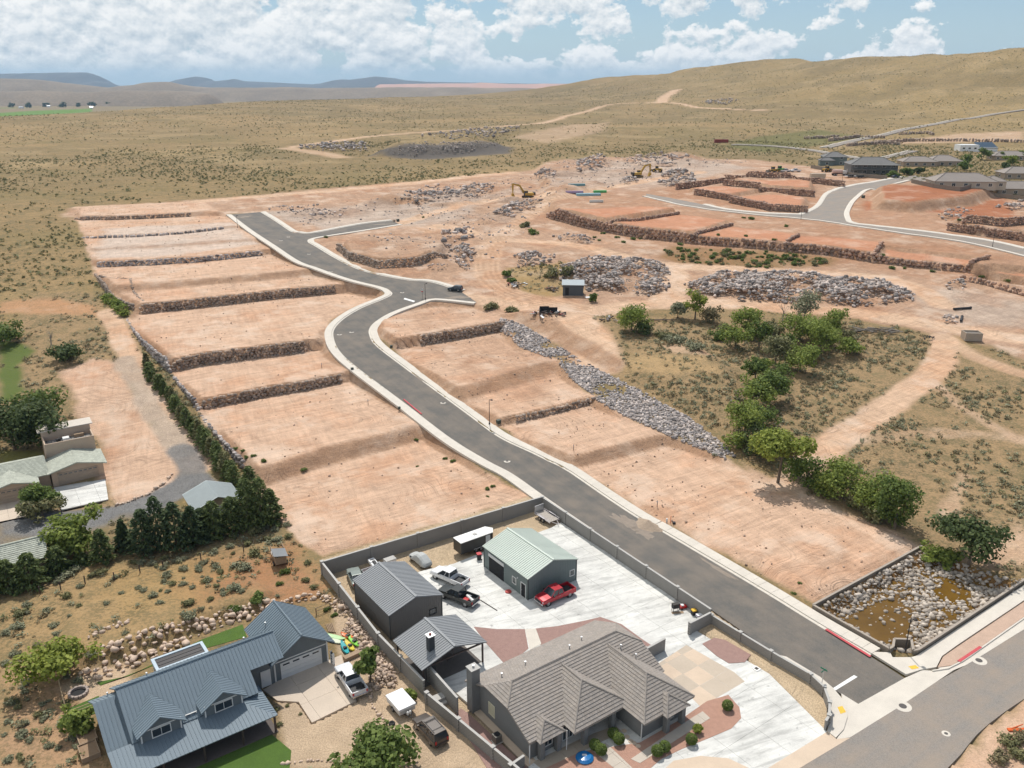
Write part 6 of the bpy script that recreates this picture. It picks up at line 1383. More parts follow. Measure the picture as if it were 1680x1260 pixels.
# ------------------------------------------------------------------ machines on the works
M_CATY = mat('machine_yellow', (0.46, 0.28, 0.05), 0.55, 0.2, 2); M_MACHD = mat('machine_dark', (0.05, 0.045, 0.04), 0.7, 0.2, 2)
def excavator(pos, heading, label, boom_up=0.0, sc=1.0):
    root = empty('excavator', pos, heading, label, 'excavator', 'excavators on the works'); root.scale = (sc, sc, sc)
    for s in (-1, 1):
        MB().prism([(-2.1, 0), (2.1, 0), (2.1, 0.001), (-2.1, 0.001)], 0, 0.01)
        tr = MB().box(-2.2, 2.2, s * 1.3 - 0.32, s * 1.3 + 0.32, 0.05, 0.95).build('track', M_MACHD, root, bevel=0.28)
        for k in range(6): MB().tube((-1.7 + k * 0.68, s * 1.3 - 0.35, 0.4), (-1.7 + k * 0.68, s * 1.3 + 0.35, 0.4), 0.22, 0.22, 8).build('roller', M_CATY, tr)
    MB().box(-1.0, 1.0, -1.0, 1.0, 0.5, 1.1).build('undercarriage', M_MACHD, root)
    MB().box(-2.6, 1.5, -1.35, 1.35, 1.1, 2.15).build('house', M_CATY, root, bevel=0.12); MB().box(-2.9, -2.0, -1.35, 1.35, 1.15, 2.35).build('counterweight', M_MACHD, root, bevel=0.2)
    cab_ = MB().hexa([Vector(q) for q in ((1.9, 0.35, 1.15), (0.2, 0.35, 1.15), (0.2, 1.35, 1.15), (1.9, 1.35, 1.15))], [Vector(q) for q in ((1.6, 0.4, 3.0), (0.25, 0.4, 3.0), (0.25, 1.3, 3.0), (1.6, 1.3, 3.0))]).build('cab', M_GLASS, root); MB().box(0.2, 1.65, 0.35, 1.35, 3.0, 3.1).build('cab_roof', M_CATY, cab_)
    def arm(name, pts, w):
        mb = MB(); n = len(pts); vs = [(x, y, z) for y in (-w, w) for x, z in pts]; mb.add(vs, [tuple(range(n)), tuple(range(2 * n - 1, n - 1, -1))] + [(i, i + n, (i + 1) % n + n, (i + 1) % n) for i in range(n)]); return fixn(mb.build(name, M_CATY, root))
    arm('boom', [(1.2, 1.5), (1.5, 1.4), (3.6, 4.6), (6.0, 5.4), (6.1, 5.8), (3.2, 5.3), (1.0, 2.0)], 0.25)
    arm('stick', [(5.5, 5.9), (6.3, 5.9), (6.6, 5.2), (6.3, 2.0), (6.0, 2.0), (5.8, 5.0)], 0.18)
    arm('bucket', [(5.8, 2.0), (6.6, 2.0), (6.7, 1.2), (6.1, 0.5), (5.2, 0.4), (5.5, 1.0)], 0.6)
    MB().tube((2.0, 0, 2.0), (3.9, 0, 4.4), 0.11, 0.08, 8).tube((3.6, 0.0, 5.5), (5.7, 0, 5.9), 0.11, 0.08, 8).build('hydraulic_ram', M_CHROME, root)
    return root
excavator(atg(866, 325), R(192), 'excavator with lowered bucket standing nearer, left of the pipe store', sc=1.15); excavator(atg(1046, 291), R(20), 'excavator standing farther away beside the haul road bend', sc=1.15)
def loader(pos, heading, label, paint=None):
    root = empty('wheel_loader', pos, heading, label, 'wheel loader'); pm = paint or M_CATY
    MB().box(-2.6, 1.0, -0.9, 0.9, 0.9, 1.9).build('body', pm, root, bevel=0.1); MB().box(-0.6, 0.9, -0.75, 0.75, 1.9, 3.1).build('cab', M_GLASS, root); MB().box(-0.7, 1.0, -0.85, 0.85, 3.1, 3.2).build('cab_roof', pm, root)
    for x in (-1.8, 1.6):
        for s in (-1, 1): wheel(root, x, s * 1.1, 0.75, 0.5, M_CATY)
    MB().box(1.0, 3.2, -0.6, -0.4, 1.0, 1.3).box(1.0, 3.2, 0.4, 0.6, 1.0, 1.3).build('lift_arm', pm, root); MB().hexa([Vector(q) for q in ((3.2, -1.4, 0.4), (4.0, -1.4, 0.35), (4.0, 1.4, 0.35), (3.2, 1.4, 0.4))], [Vector(q) for q in ((3.0, -1.4, 1.3), (3.4, -1.4, 1.3), (3.4, 1.4, 1.3), (3.0, 1.4, 1.3))]).build('bucket', M_MACHD, root)
    return root
loader(atg(1078, 282), R(160), 'yellow wheel loader beyond the farther excavator'); loader(atg(1268, 283), R(200), 'yellow wheel loader at the left end of the parked machines'); loader(atg(1356, 282), R(30), 'small yellow loader between container and tanker')
loader(atg(1279, 282), R(200), 'bright green tractor loader beside the parked white pickups', mat('machine_green', (0.10, 0.33, 0.06), 0.5, 0.15, 2))
for px, hd, lb in ((1288, 10, 'white pickup parked among machines, left of two'), (1305, 190, 'white pickup parked among machines, right of two')): pickup(atg(px, 282), R(hd), 'paint_white', (0.74, 0.74, 0.75), lb)
def tank_truck(pos, heading):
    root = empty('tank_truck', pos, heading, 'pinkish water tank truck parked above the red pads', 'tank truck'); pm = paint_mat('truck_white', (0.66, 0.62, 0.58))
    t = MB().tube((-4.2, 0, 2.1), (0.9, 0, 2.1), 1.05, 1.05, 18).build('tank', mat('tank_pink', (0.55, 0.38, 0.32), 0.5, 0.1), root, bevel=0.12); MB().box(1.2, 3.2, -1.1, 1.1, 0.9, 2.5).build('cab', pm, root, bevel=0.15); MB().box(3.1, 3.24, -0.95, 0.95, 1.6, 2.35).build('windscreen', M_GLASS, root); MB().box(-4.4, 3.2, -0.5, 0.5, 0.7, 1.1).build('chassis', M_MACHD, root)
    for x in (2.4, -2.4, -3.4):
        for s in (-1, 1): wheel(root, x, s * 1.0, 0.5, 0.35)
tank_truck(atg(1378, 288), R(0))
M_CONT = mat('container_beige', (0.50, 0.42, 0.32), 0.6, 0.1, 1); M_CONR = mat('container_red', (0.26, 0.055, 0.04), 0.6, 0.15, 1)
def container(pos, heading, m_, label, L=7.5):
    root = empty('shipping_container', pos, heading, label, 'container'); MB().box(-L / 2, L / 2, -1.2, 1.2, 0, 2.6).build('box', m_, root)
    rb = MB()
    for k in range(int(L / 0.5)):
        for s in (-1, 1): rb.box(-L / 2 + 0.2 + k * 0.5, -L / 2 + 0.42 + k * 0.5, s * 1.2 - 0.04, s * 1.2 + 0.04, 0.15, 2.45)
    tag(rb.build('corrugation', m_, root), kind='stuff'); MB().box(L / 2, L / 2 + 0.05, -1.1, 1.1, 0.1, 2.5).build('door', m_, root); MB().tube((L / 2 + 0.07, 0.3, 0.2), (L / 2 + 0.07, 0.3, 2.4), 0.04, 0.04, 6).build('lock_rod', M_STEEL, root)
container(atg(1341, 293), R(3), M_CONT, 'beige shipping container parked above the red pads'); container(atg(1183, 234), R(2), M_CONR, 'dark red shipping container on the far plain', 11)
for k, (px, py, L_, lb) in enumerate(((1395, 291, 6.0, 'low flat trailer beside the tank truck'), (1411, 292, 6.5, 'dark equipment trailer at the right end of the parked machines'))):
    t = empty('equipment_trailer', atg(px, py), R(5), lb, 'trailer'); MB().box(-L_ / 2, L_ / 2, -1.1, 1.1, 0.6, 0.8).build('deck', M_MACHD if k else M_STEEL, t); MB().box(-L_ / 4, L_ / 4, -0.8, 0.8, 0.8, 1.5).build('load', M_MACHD, t, bevel=0.1)
    for s in (-1, 1): wheel(t, 0.5, s, 0.4); wheel(t, -0.5, s, 0.4)
# ------------------------------------------------------------------ pipe store
for k, (px, py, ln, n_, c_, lb) in enumerate(((946, 305, 8, 3, (0.16, 0.30, 0.32), 'stack of teal pipes at the back of the pipe store'), (942, 317, 8, 3, (0.36, 0.25, 0.36), 'stack of lilac pipes in the middle of the pipe store'), (965, 321, 11, 4, (0.30, 0.46, 0.50), 'stack of pale blue pipes at the front of the pipe store'), (984, 316, 6, 3, (0.12, 0.42, 0.14), 'stack of green pipes at the right of the pipe store'), (978, 332, 6, 2, (0.6, 0.57, 0.52), 'pale pipes lying above the first red pad'))):
    c = gp(px, py); st = empty('pipe_stack', c, R(4 + k), lb, 'pipes', 'pipes in the store'); pm = mat('pipe_%d' % k, c_, 0.5, 0.1)
    for i in range(n_):
        for j in range(2 if i < n_ - 1 else 1): MB().tube((-ln / 2, (i - n_ / 2) * 0.62 + 0.3 * j, 0.3 + 0.52 * j), (ln / 2, (i - n_ / 2) * 0.62 + 0.3 * j, 0.3 + 0.52 * j), 0.3, 0.3, 10).build('pipe', pm, st)
# ------------------------------------------------------------------ vegetation
LM = dict(bright=leafmat('leaf_bright', (0.105, 0.15, 0.03), (0.32, 0.375, 0.09), 0.4), mid=leafmat('leaf_mid', (0.07, 0.11, 0.026), (0.20, 0.26, 0.068), 0.36), dark=leafmat('leaf_dark', (0.042, 0.066, 0.022), (0.12, 0.155, 0.055), 0.28),
          yellow=leafmat('leaf_yellow', (0.15, 0.19, 0.03), (0.36, 0.40, 0.085), 0.38), conif=leafmat('needle_dark', (0.035, 0.06, 0.026), (0.11, 0.15, 0.062), 0.2), pine=leafmat('needle_pine', (0.06, 0.092, 0.028), (0.185, 0.22, 0.075), 0.25),
          sage=leafmat('leaf_sage', (0.15, 0.155, 0.09), (0.34, 0.34, 0.215), 0.2), olive=leafmat('leaf_olive', (0.11, 0.115, 0.05), (0.27, 0.255, 0.12), 0.22), far=leafmat('leaf_far', (0.15, 0.135, 0.065), (0.285, 0.25, 0.12), 0.4), scrub=leafmat('leaf_scrub', (0.11, 0.095, 0.052), (0.275, 0.23, 0.125), 0.15))
M_BARK = mat('bark', (0.15, 0.115, 0.085), 0.95, 0.25, 3, 0.5, 12); M_DEADW = mat('dead_wood', (0.30, 0.265, 0.23), 0.95, 0.2, 3)
def leaf_cloud(lobes, n, size, r, shell=0.4, up=0.7, aspect=0.7):
    L = np.array(lobes, float); vol = L[:, 3] * L[:, 4] * L[:, 5]; pick = r.choice(len(L), n, p=vol / vol.sum())
    d = r.normal(size=(n, 3)); d /= np.linalg.norm(d, axis=1)[:, None]; rad = r.uniform(size=n) ** shell
    C_ = L[pick, :3] + d * rad[:, None] * L[pick, 3:6]
    nrm = d + r.normal(size=(n, 3)) * 0.7 + np.array([0, 0, up]); nrm /= np.linalg.norm(nrm, axis=1)[:, None]
    a = np.cross(nrm, r.normal(size=(n, 3))); a /= np.linalg.norm(a, axis=1)[:, None]; b_ = np.cross(nrm, a)
    s = size * r.uniform(0.6, 1.35, n)[:, None]
    V = np.stack([C_ - a * s, C_ - b_ * s * aspect, C_ + a * s, C_ + b_ * s * aspect], 1).reshape(-1, 3)
    return V, np.arange(n * 4).reshape(n, 4)
def lobes_for(h, rad, r, k, base_f=0.3, flat=0.75):
    out = []
    for i in range(k):
        a = r.uniform(0, 6.28); q = r.uniform(0.15, 0.85) * rad; z = h * r.uniform(base_f + 0.12, 0.84)
        s = rad * r.uniform(0.20, 0.48) * (1.15 - 0.4 * abs(z / h - 0.55)); out.append((q * math.cos(a), q * math.sin(a), z, s, s, s * flat * r.uniform(0.8, 1.15)))
    out.append((0, 0, h * 0.72, rad * 0.5, rad * 0.5, h * 0.24)); return out
def trunk_mb(h, rad, lobes, r, tr):
    mb = MB(); bend = Vector((r.uniform(-.3, .3), r.uniform(-.3, .3), 0)); p1 = Vector((bend.x * 0.5, bend.y * 0.5, h * 0.28)); p2 = Vector((bend.x, bend.y, h * 0.5))
    mb.tube((0, 0, -0.3), p1, tr, tr * 0.75, 8, False); mb.tube(p1, p2, tr * 0.75, tr * 0.5, 8, False)
    for L in lobes[:14]: 
        c = Vector(L[:3]); m_ = p1.lerp(c, 0.5) + Vector((0, 0, h * 0.04)); mb.tube(p1 if c.z < h * 0.6 else p2, m_, tr * 0.45, tr * 0.3, 6, False); mb.tube(m_, c + (c - m_) * 0.55, tr * 0.3, tr * 0.06, 6, False)
    return mb
def tree(name, px, py, h, rad, kind, label, seed, n=1500, size=0.34, k=9, base_f=0.3, cat='tree', group=None, pos=None, flat=0.75, shell=0.45):
    r = np.random.RandomState(seed); p = gp(px, py) if pos is None else pos
    root = empty(name, (p[0], p[1], p[2]), r.uniform(0, 6.28), label, cat, group); lb = lobes_for(h, rad, r, k, base_f, flat)
    V, Fc = leaf_cloud(lb, n, size, r, shell); V[:, 2] = np.maximum(V[:, 2], 0.05); obj('crown', np_mesh('crown', V, Fc, LM[kind]), root)
    trunk_mb(h, rad, lb, r, max(0.07, 0.028 * h)).build('trunk', M_BARK, root); return root
def conifer(px, py, h, rad, kind, label, seed, n=1300, size=0.26, name='conifer', cat='conifer', group=None, blunt=0.85):
    r = np.random.RandomState(seed); p = gp(px, py); root = empty(name, (p[0], p[1], p[2]), r.uniform(0, 6.28), label, cat, group)
    z = r.uniform(size=n) ** 1.25; tiers = int(h / 0.55); z = (np.floor(z * tiers) + r.uniform(0.1, 0.9, n) ** 1.5) / tiers
    a = r.uniform(0, 6.28, n); prof_ = (1 - z) ** blunt * (0.78 + 0.3 * np.sin(a * 5 + np.floor(z * tiers) * 2.1)) + 0.04
    q = rad * prof_ * r.uniform(0.35, 1.0, n) ** 0.5
    C_ = np.stack([q * np.cos(a), q * np.sin(a), 0.12 * h + z * h * 0.88 - 0.15 * q], 1); out = np.stack([np.cos(a), np.sin(a), np.full(n, -0.25)], 1) + r.normal(size=(n, 3)) * 0.3; out /= np.linalg.norm(out, axis=1)[:, None]
    sd_ = np.cross(out, r.normal(size=(n, 3)) * 0.6 + np.array([0, 0, 1])); sd_ /= np.linalg.norm(sd_, axis=1)[:, None]; s = size * r.uniform(0.7, 1.4, n)[:, None]
    V = np.stack([C_ - out * s, C_ - sd_ * s * 0.5, C_ + out * s, C_ + sd_ * s * 0.5], 1).reshape(-1, 3)
    obj('crown', np_mesh('crown', V, np.arange(n * 4).reshape(n, 4), LM[kind]), root); MB().tube((0, 0, -0.3), (0, 0, h * 0.8), 0.03 * h * 0.6 + 0.05, 0.03, 8).build('trunk', M_BARK, root); return root
# trees and thickets of the wash
GW = 'trees and thickets along the wash'
for i, (x, y, h, rd, kd, n, nm, lb) in enumerate((
    (1140, 524, 8.5, 3.0, 'yellow', 1300, 'cottonwood', 'slim yellow-green tree beside the haul track, in front of the rubble field'), (1112, 522, 4.5, 2.6, 'sage', 700, 'willow', 'pale grey-green small tree left of the slim yellow-green tree'), (1165, 528, 4.5, 3.4, 'scrub', 700, 'thicket', 'dark dry thicket at the foot of the slim yellow-green tree'),
    (1036, 541, 7.0, 5.0, 'mid', 1800, 'round_tree', 'dense round green tree standing alone near the demolition heap'), (1055, 548, 3.0, 3.0, 'dark', 700, 'thicket', 'dark low thicket right below the dense round tree'),
    (1224, 546, 7.0, 4.2, 'mid', 1500, 'cottonwood', 'deep green tree left of the small grey utility box'), (1206, 570, 5.5, 3.8, 'bright', 1100, 'cottonwood', 'bright green low tree in the middle of the wash'), (1245, 572, 7.5, 2.8, 'dark', 1100, 'willow', 'dark upright tree with grey twigs in the wash'), (1268, 556, 4.0, 3.0, 'olive', 700, 'thicket', 'olive thicket between dark upright tree and big bright cluster'),
    (1318, 530, 9.5, 4.6, 'sage', 1100, 'cottonwood', 'tall grey-green tree with bare pale limbs in front of rubble'), (1312, 560, 7.5, 4.8, 'bright', 1500, 'cottonwood', 'bright green tree on the left of the big cluster'), (1345, 580, 8.5, 5.6, 'mid', 2000, 'cottonwood', 'largest tree of the big green cluster above the scrub flat'), (1370, 548, 7.0, 4.0, 'bright', 1400, 'cottonwood', 'bright tree on the right of the big cluster near the log pile'), (1393, 580, 4.0, 3.3, 'bright', 1000, 'round_bush', 'round bright bush standing alone right of the big cluster'),
    (1272, 598, 7.5, 4.2, 'olive', 1400, 'cottonwood', 'olive tree with bare forked trunk at the bend of the wash'), (1312, 610, 6.5, 4.6, 'bright', 1500, 'cottonwood', 'bright bushy tree overhanging the scrub flat'), (1238, 628, 6.5, 3.0, 'mid', 1100, 'willow', 'narrow green tree on the left bank of the wash'), (1262, 662, 8.0, 4.2, 'dark', 1600, 'cottonwood', 'dark tree at the narrow middle of the wash'), (1240, 668, 6.5, 4.4, 'mid', 1300, 'cottonwood', 'mid green tree beside the dark tree in the middle of the wash'),
    (1222, 716, 7.0, 4.6, 'bright', 1600, 'cottonwood', 'bright tree at the top end of the riprap band'), (1250, 748, 5.5, 4.6, 'dark', 1500, 'thicket', 'dark thicket behind the fork-trunked yellow-green tree'), (1326, 800, 6.5, 4.2, 'dark', 1500, 'thicket', 'dark thicket right of the fork-trunked yellow-green tree'), (1382, 818, 7.5, 4.8, 'mid', 1900, 'cottonwood', 'green tree between the yellow-green tree and the tall round tree'), (1422, 838, 6.5, 4.2, 'mid', 1700, 'cottonwood', 'green bushy tree just left of the tall round tree'),
    (1468, 868, 9.0, 4.4, 'mid', 2200, 'round_tree', 'tall round-headed tree near the basin corner'), (1462, 862, 3.0, 2.6, 'dark', 700, 'thicket', 'dark bush around the trunk of the tall round-headed tree'), (1440, 850, 3.5, 3.0, 'olive', 700, 'thicket', 'olive bush along the edge of the bare lot'))):
    big = y > 700
    tree(nm, x, y, h, rd, {'dark': 'mid', 'mid': 'bright'}.get(kd, kd) if i % 4 else kd, lb, 300 + i, int(n * (1.5 if big else 1.25)), 0.23 if big else 0.27, 19, 0.05 if nm in ('thicket', 'round_bush') else 0.2, 'bush' if nm in ('thicket', 'round_bush') else 'tree', GW)
fill = [(1190, 548, 3.5, 3.2, 'olive'), (1178, 556, 3.0, 3.0, 'mid'), (1232, 556, 5.0, 3.4, 'bright'), (1256, 545, 4.5, 3.0, 'olive'), (1290, 572, 5.5, 3.6, 'mid'), (1300, 590, 5.0, 3.6, 'bright'), (1330, 592, 5.5, 3.8, 'mid'), (1335, 560, 6.5, 3.8, 'bright'), (1362, 566, 6.0, 3.8, 'mid'), (1385, 560, 4.5, 3.0, 'olive'), (1255, 612, 5.0, 3.4, 'bright'), (1285, 622, 5.0, 3.6, 'mid'), (1250, 645, 6.0, 3.6, 'bright'), (1272, 640, 5.5, 3.4, 'dark'), (1232, 690, 6.0, 4.2, 'bright'), (1252, 700, 6.0, 4.2, 'mid'), (1212, 735, 5.0, 3.6, 'bright'), (1262, 730, 5.5, 4.0, 'bright'), (1300, 778, 4.5, 3.2, 'mid'), (1350, 810, 5.5, 3.8, 'bright'), (1402, 828, 5.0, 3.4, 'olive'), (1444, 850, 6.0, 3.4, 'bright'), (1110, 560, 1.6, 3.4, 'sage'), (1140, 572, 1.6, 3.6, 'sage'), (1090, 552, 1.5, 2.8, 'olive')]
for i, (x, y, h, rd, kd) in enumerate(fill): tree('undergrowth_tree', x, y, h * 0.72, rd * 0.8, kd, 'bushy %s undergrowth closing gaps in the wash thicket' % {'olive': 'olive', 'mid': 'green', 'bright': 'bright green', 'dark': 'dark green', 'sage': 'grey-green'}[kd], 800 + i, 700, 0.24, 14, 0.04, 'tree', 'undergrowth along the wash')
t = tree('cottonwood', 1276, 792, 10.5, 5.4, 'yellow', 'tall yellow-green tree with forked bare trunk beside the bare lot', 400, 2600, 0.32, 11, 0.48, 'tree', GW)
tree('broad_tree', 1588, 928, 8.0, 5.6, 'dark', 'broad dark tree leaning over the rocky basin', 401, 2600, 0.30, 12, 0.35)
tree('reed_patch', 1532, 912, 1.6, 3.2, 'bright', 'bright green reeds beside the basin wall corner', 402, 900, 0.25, 8, 0.0, 'reeds', flat=0.5); tree('reed_patch', 1545, 922, 1.3, 2.4, 'bright', 'lower bright green reeds under the broad dark tree', 403, 600, 0.25, 6, 0.0, 'reeds', flat=0.5)
# neighbour garden, west
for i, (x, y, h, rd, kd, n, lb) in enumerate(((82, 730, 9.5, 6.5, 'dark', 3000, 'large dark tree behind the tan house, right of two'), (25, 738, 9.5, 7.0, 'dark', 3000, 'large dark tree at the left edge behind the tan house'), (62, 700, 8, 6.0, 'mid', 1800, 'green tree behind the two large dark trees'), (5, 562, 5.5, 5.0, 'mid', 1200, 'green bushy tree at the left edge beyond the lawn'), (110, 592, 3.6, 4.2, 'dark', 1100, 'round dark shrub standing alone beyond the tan house'),
    (66, 838, 4.8, 3.2, 'mid', 1900, 'green tree between the two concrete drives'), (72, 850, 3.2, 3.2, 'olive', 900, 'olive shrub at the end of the planted strip between drives'), (126, 905, 6.6, 4.6, 'bright', 3000, 'large bright green tree beside the gravel lane'), (618, 1292, 5.5, 5.0, 'mid', 3200, 'leafy green tree at the bottom edge beside the gravel drive'), (607, 1120, 5.0, 1.8, 'mid', 1000, 'young slender tree on the bank of pink rocks'),
    (108, 1108, 5.0, 4.6, 'yellow', 2200, 'big yellow-green shrub beside the boulder wall and fire pit'), (128, 1200, 2.6, 2.2, 'bright', 1000, 'green shrub below the small lawn of the blue-roofed house'), (672, 1145, 1.0, 1.0, 'bright', 300, 'small green bush between camper and block wall'))):
    tree('leafy_tree' if h > 3.7 else 'shrub', x, y, h, rd, kd, lb, 420 + i, n, 0.27 if y > 800 else 0.34, 11, 0.15 if h > 3.7 else 0.03, 'tree' if h > 3.7 else 'shrub', 'garden trees and shrubs')
for i, (x, y, h, rd, kd, lb) in enumerate(((205, 903, 6.5, 1.5, 'conif', 'narrow dark cypress at the left end of the conifer clump'), (238, 905, 8.5, 3.2, 'conif', 'dark spruce, first full one of the conifer clump'), (262, 897, 9.5, 3.4, 'conif', 'tall dark spruce, second of the conifer clump'), (290, 898, 9.0, 3.4, 'conif', 'dark spruce, third of the conifer clump'), (318, 893, 8.5, 3.2, 'conif', 'dark spruce, fourth of the conifer clump'), (333, 882, 6.5, 2.4, 'conif', 'small dark spruce at the right end of the conifer clump'),
    (352, 882, 7.0, 2.2, 'pine', 'slender pine in front of the small grey roof'), (382, 872, 8.0, 2.5, 'pine', 'pine at the right end of the small grey roof'), (408, 866, 9.5, 3.0, 'pine', 'tall pine on the left of the group by the bare lot'), (430, 862, 10.0, 3.0, 'pine', 'tallest pine of the group by the bare lot'), (446, 856, 8.0, 2.6, 'pine', 'pine on the right of the group by the bare lot'), (414, 830, 8.5, 2.8, 'pine', 'pine at the back of the group by the bare lot'),
    (15, 968, 6.5, 3.0, 'pine', 'pine at the left edge below the green tile roof'), (52, 962, 7.0, 2.8, 'pine', 'pine in front of the green tile roof'), (95, 938, 5.5, 2.2, 'pine', 'small pine beside the pale slab and green tile roof'), (170, 922, 6.5, 2.2, 'pine', 'yellowish pine right of the large bright tree'), (134, 925, 2.8, 1.6, 'pine', 'small low pine below the large bright tree'))):
    conifer(x, y, h * rnd.uniform(0.72, 0.9), rd * rnd.uniform(0.8, 1.02), kd, lb, 460 + i, 1900, 0.25, blunt=rnd.uniform(0.42, 0.6) if kd == 'pine' else rnd.uniform(0.55, 0.75), group='conifers of the neighbour')
ORD = 'first second third fourth fifth sixth seventh eighth ninth tenth eleventh twelfth thirteenth fourteenth fifteenth sixteenth seventeenth eighteenth nineteenth twentieth twenty-first twenty-second twenty-third twenty-fourth twenty-fifth twenty-sixth twenty-seventh twenty-eighth twenty-ninth thirtieth thirty-first thirty-second'.split()
ln = resample(np.array([(243, 598), (256, 622), (276, 645), (300, 680), (330, 718), (352, 745), (375, 775), (392, 800)], float), 8.2, False)
for i, (x, y) in enumerate(ln):
    kd = 'pine' if i % 4 else 'olive'; conifer(x - 4 + rnd.uniform(-3, 3), y + 4 + rnd.uniform(-2, 2), rnd.uniform(2.3, 3.6) + 0.05 * i, rnd.uniform(0.95, 1.5) + 0.015 * i, kd, '%s small pine from the far end of the row below the western stone wall' % ORD[i], 500 + i, 650, 0.24, 'small_pine', 'pine', 'row of small pines along the wall', rnd.uniform(0.3, 0.55))
for i, (x, y, h, rd, kd, lb) in enumerate(((908, 456, 3.2, 3.4, 'olive', 'olive mesquite bush behind the tin shed, left one'), (928, 452, 3.0, 3.2, 'olive', 'olive mesquite bush behind the tin shed, right one'), (830, 452, 1.6, 2.2, 'mid', 'green weeds at the inner bend of the haul track'), (838, 462, 1.2, 1.8, 'mid', 'low weeds beside the scrap heap'), (805, 505, 1.2, 3.0, 'olive', 'dry weeds at the end of the stub pavement'), (840, 512, 1.0, 2.6, 'olive', 'dry weeds above the end of the riprap'), (975, 495, 2.6, 1.4, 'mid', 'small upright bush beside the white board'), (860, 372, 1.6, 2.4, 'olive', 'weeds left of the haul track climb'), (872, 384, 1.6, 2.6, 'mid', 'weeds right of the haul track climb'))):
    tree('wild_bush', x, y, h, rd, kd, lb, 880 + i, 520, 0.3, 9, 0.0, 'bush')
# green weeds below the western corner
for i, (x, y, s) in enumerate(((176, 492, 1.8), (186, 500, 1.8), (196, 510, 1.8), (206, 518, 1.6), (196, 502, 1.5))): tree('weed_clump', x, y, 1.6, s * 1.5, 'bright', 'green weeds below the short stepped stone wall', 540 + i, 320, 0.3, 6, 0.0, 'weeds', 'green weeds by the stepped wall')
# clipped shrubs of the front garden
for i, (x, y, s, lb) in enumerate(((1006, 1211, 0.62, 'clipped ball shrub nearest the porch, rear of the right pair'), (1015, 1220, 0.55, 'clipped ball shrub, front one of the pair by the stepping stones'), (976, 1230, 0.72, 'clipped ball shrub left of the front path, rear of the pair'), (986, 1238, 0.62, 'clipped ball shrub left of the front path, front of the pair'), (1090, 1233, 0.62, 'clipped ball shrub right of the path crossing, rear of the pair'), (1078, 1240, 0.66, 'clipped ball shrub right of the path crossing, front of the pair'), (1134, 1221, 0.55, 'clipped ball shrub alone between path and curved drive'), (1193, 1165, 0.62, 'clipped ball shrub at the tip of the pink gravel bed'))):
    p = P0(x, y); tree('ball_shrub', 0, 0, s * 1.9, s, 'mid', lb, 560 + i, 1100, 0.085, 1, 0.0, 'shrub', 'clipped ball shrubs', (p[0], p[1], 0.05), shell=0.12)
    o = bpy.data.objects[-1] if False else None
for o in list(bpy.data.objects):
    if o.name.startswith('ball_shrub'):
        r = np.random.RandomState(len(o.name)); ch = [c for c in o.children if c.name.startswith('crown')][0]; s = 0.62
        V, Fc = leaf_cloud([(0, 0, s, s, s, s * 0.95)], 1100, 0.085, r, 0.06); ch.data = np_mesh('crown', V, Fc, LM['mid'])
tree('agave', 1146, 1203, 0.9, 0.7, 'yellow', 'yellowish spiky plant beside the curved drive', 580, 260, 0.3, 4, 0.0, 'plant', pos=(*P0(1146, 1203)[:2], 0.06))
# ---- sagebrush individuals near the house
def bush_mesh(seed, kind, n=170, size=0.13):
    r = np.random.RandomState(seed); lb = [(r.uniform(-.5, .5), r.uniform(-.5, .5), r.uniform(.3, .55), r.uniform(.35, .6), r.uniform(.35, .6), r.uniform(.28, .45)) for _ in range(7)]
    V, Fc = leaf_cloud(lb, n, size, r, 0.4); V[:, 2] = np.maximum(V[:, 2], 0.0); return np_mesh('bush', V, Fc, LM[kind])
BM = {k: [bush_mesh(600 + 10 * j + i, k, 420, 0.115) for i in range(3)] for j, k in enumerate(('sage', 'olive', 'mid', 'scrub'))}
def bush(px, py, rad, kind, name, label, cat, group, pos=None):
    p = gp(px, py) if pos is None else pos; o = obj(name, BM[kind][rnd.randrange(3)], None, (p[0], p[1], p[2] - 0.05), rnd.uniform(0, 6.28)); o.scale = (rad, rad * rnd.uniform(.85, 1.15), rad * rnd.uniform(.8, 1.0)); return tag(o, label, cat, group)
SAGE = [(251, 978, 14), (262, 990, 10), (274, 944, 14), (270, 955, 10), (309, 990, 17), (310, 1012, 22), (337, 955, 12), (356, 961, 10), (387, 967, 18), (400, 936, 22), (385, 930, 14), (354, 930, 12), (419, 875, 20), (434, 868, 16), (417, 910, 17), (404, 893, 14), (377, 898, 13), (354, 906, 12), (290, 921, 14), (303, 918, 10), (324, 932, 12), (335, 924, 10), (175, 990, 9), (130, 995, 9), (107, 980, 14), (130, 963, 10), (110, 945, 20), (122, 936, 18), (96, 955, 16), (168, 942, 18), (150, 945, 12), (76, 1003, 12), (27, 1011, 20), (32, 1030, 18), (12, 1040, 14), (152, 1076, 16), (23, 1075, 14), (46, 1121, 16), (42, 1136, 12), (17, 1155, 14), (30, 1162, 12), (82, 1167, 9), (38, 1206, 17), (48, 1216, 12), (84, 1224, 9), (15, 1248, 14), (205, 1040, 9), (60, 1060, 12), (66, 1090, 12), (8, 1090, 12), (236, 905, 8), (200, 975, 9), (228, 965, 10), (330, 1000, 9), (345, 985, 9), (365, 975, 9), (300, 960, 11), (315, 965, 9), (440, 885, 12), (452, 870, 12), (455, 886, 14), (470, 862, 12), (475, 882, 13)]
_r = random.Random(3)
SAGE += [(_r.uniform(5, 130), _r.uniform(985, 1250), _r.uniform(6, 14)) for _ in range(34)] + [(_r.uniform(180, 470), _r.uniform(900, 985), _r.uniform(5, 13)) for _ in range(34)]
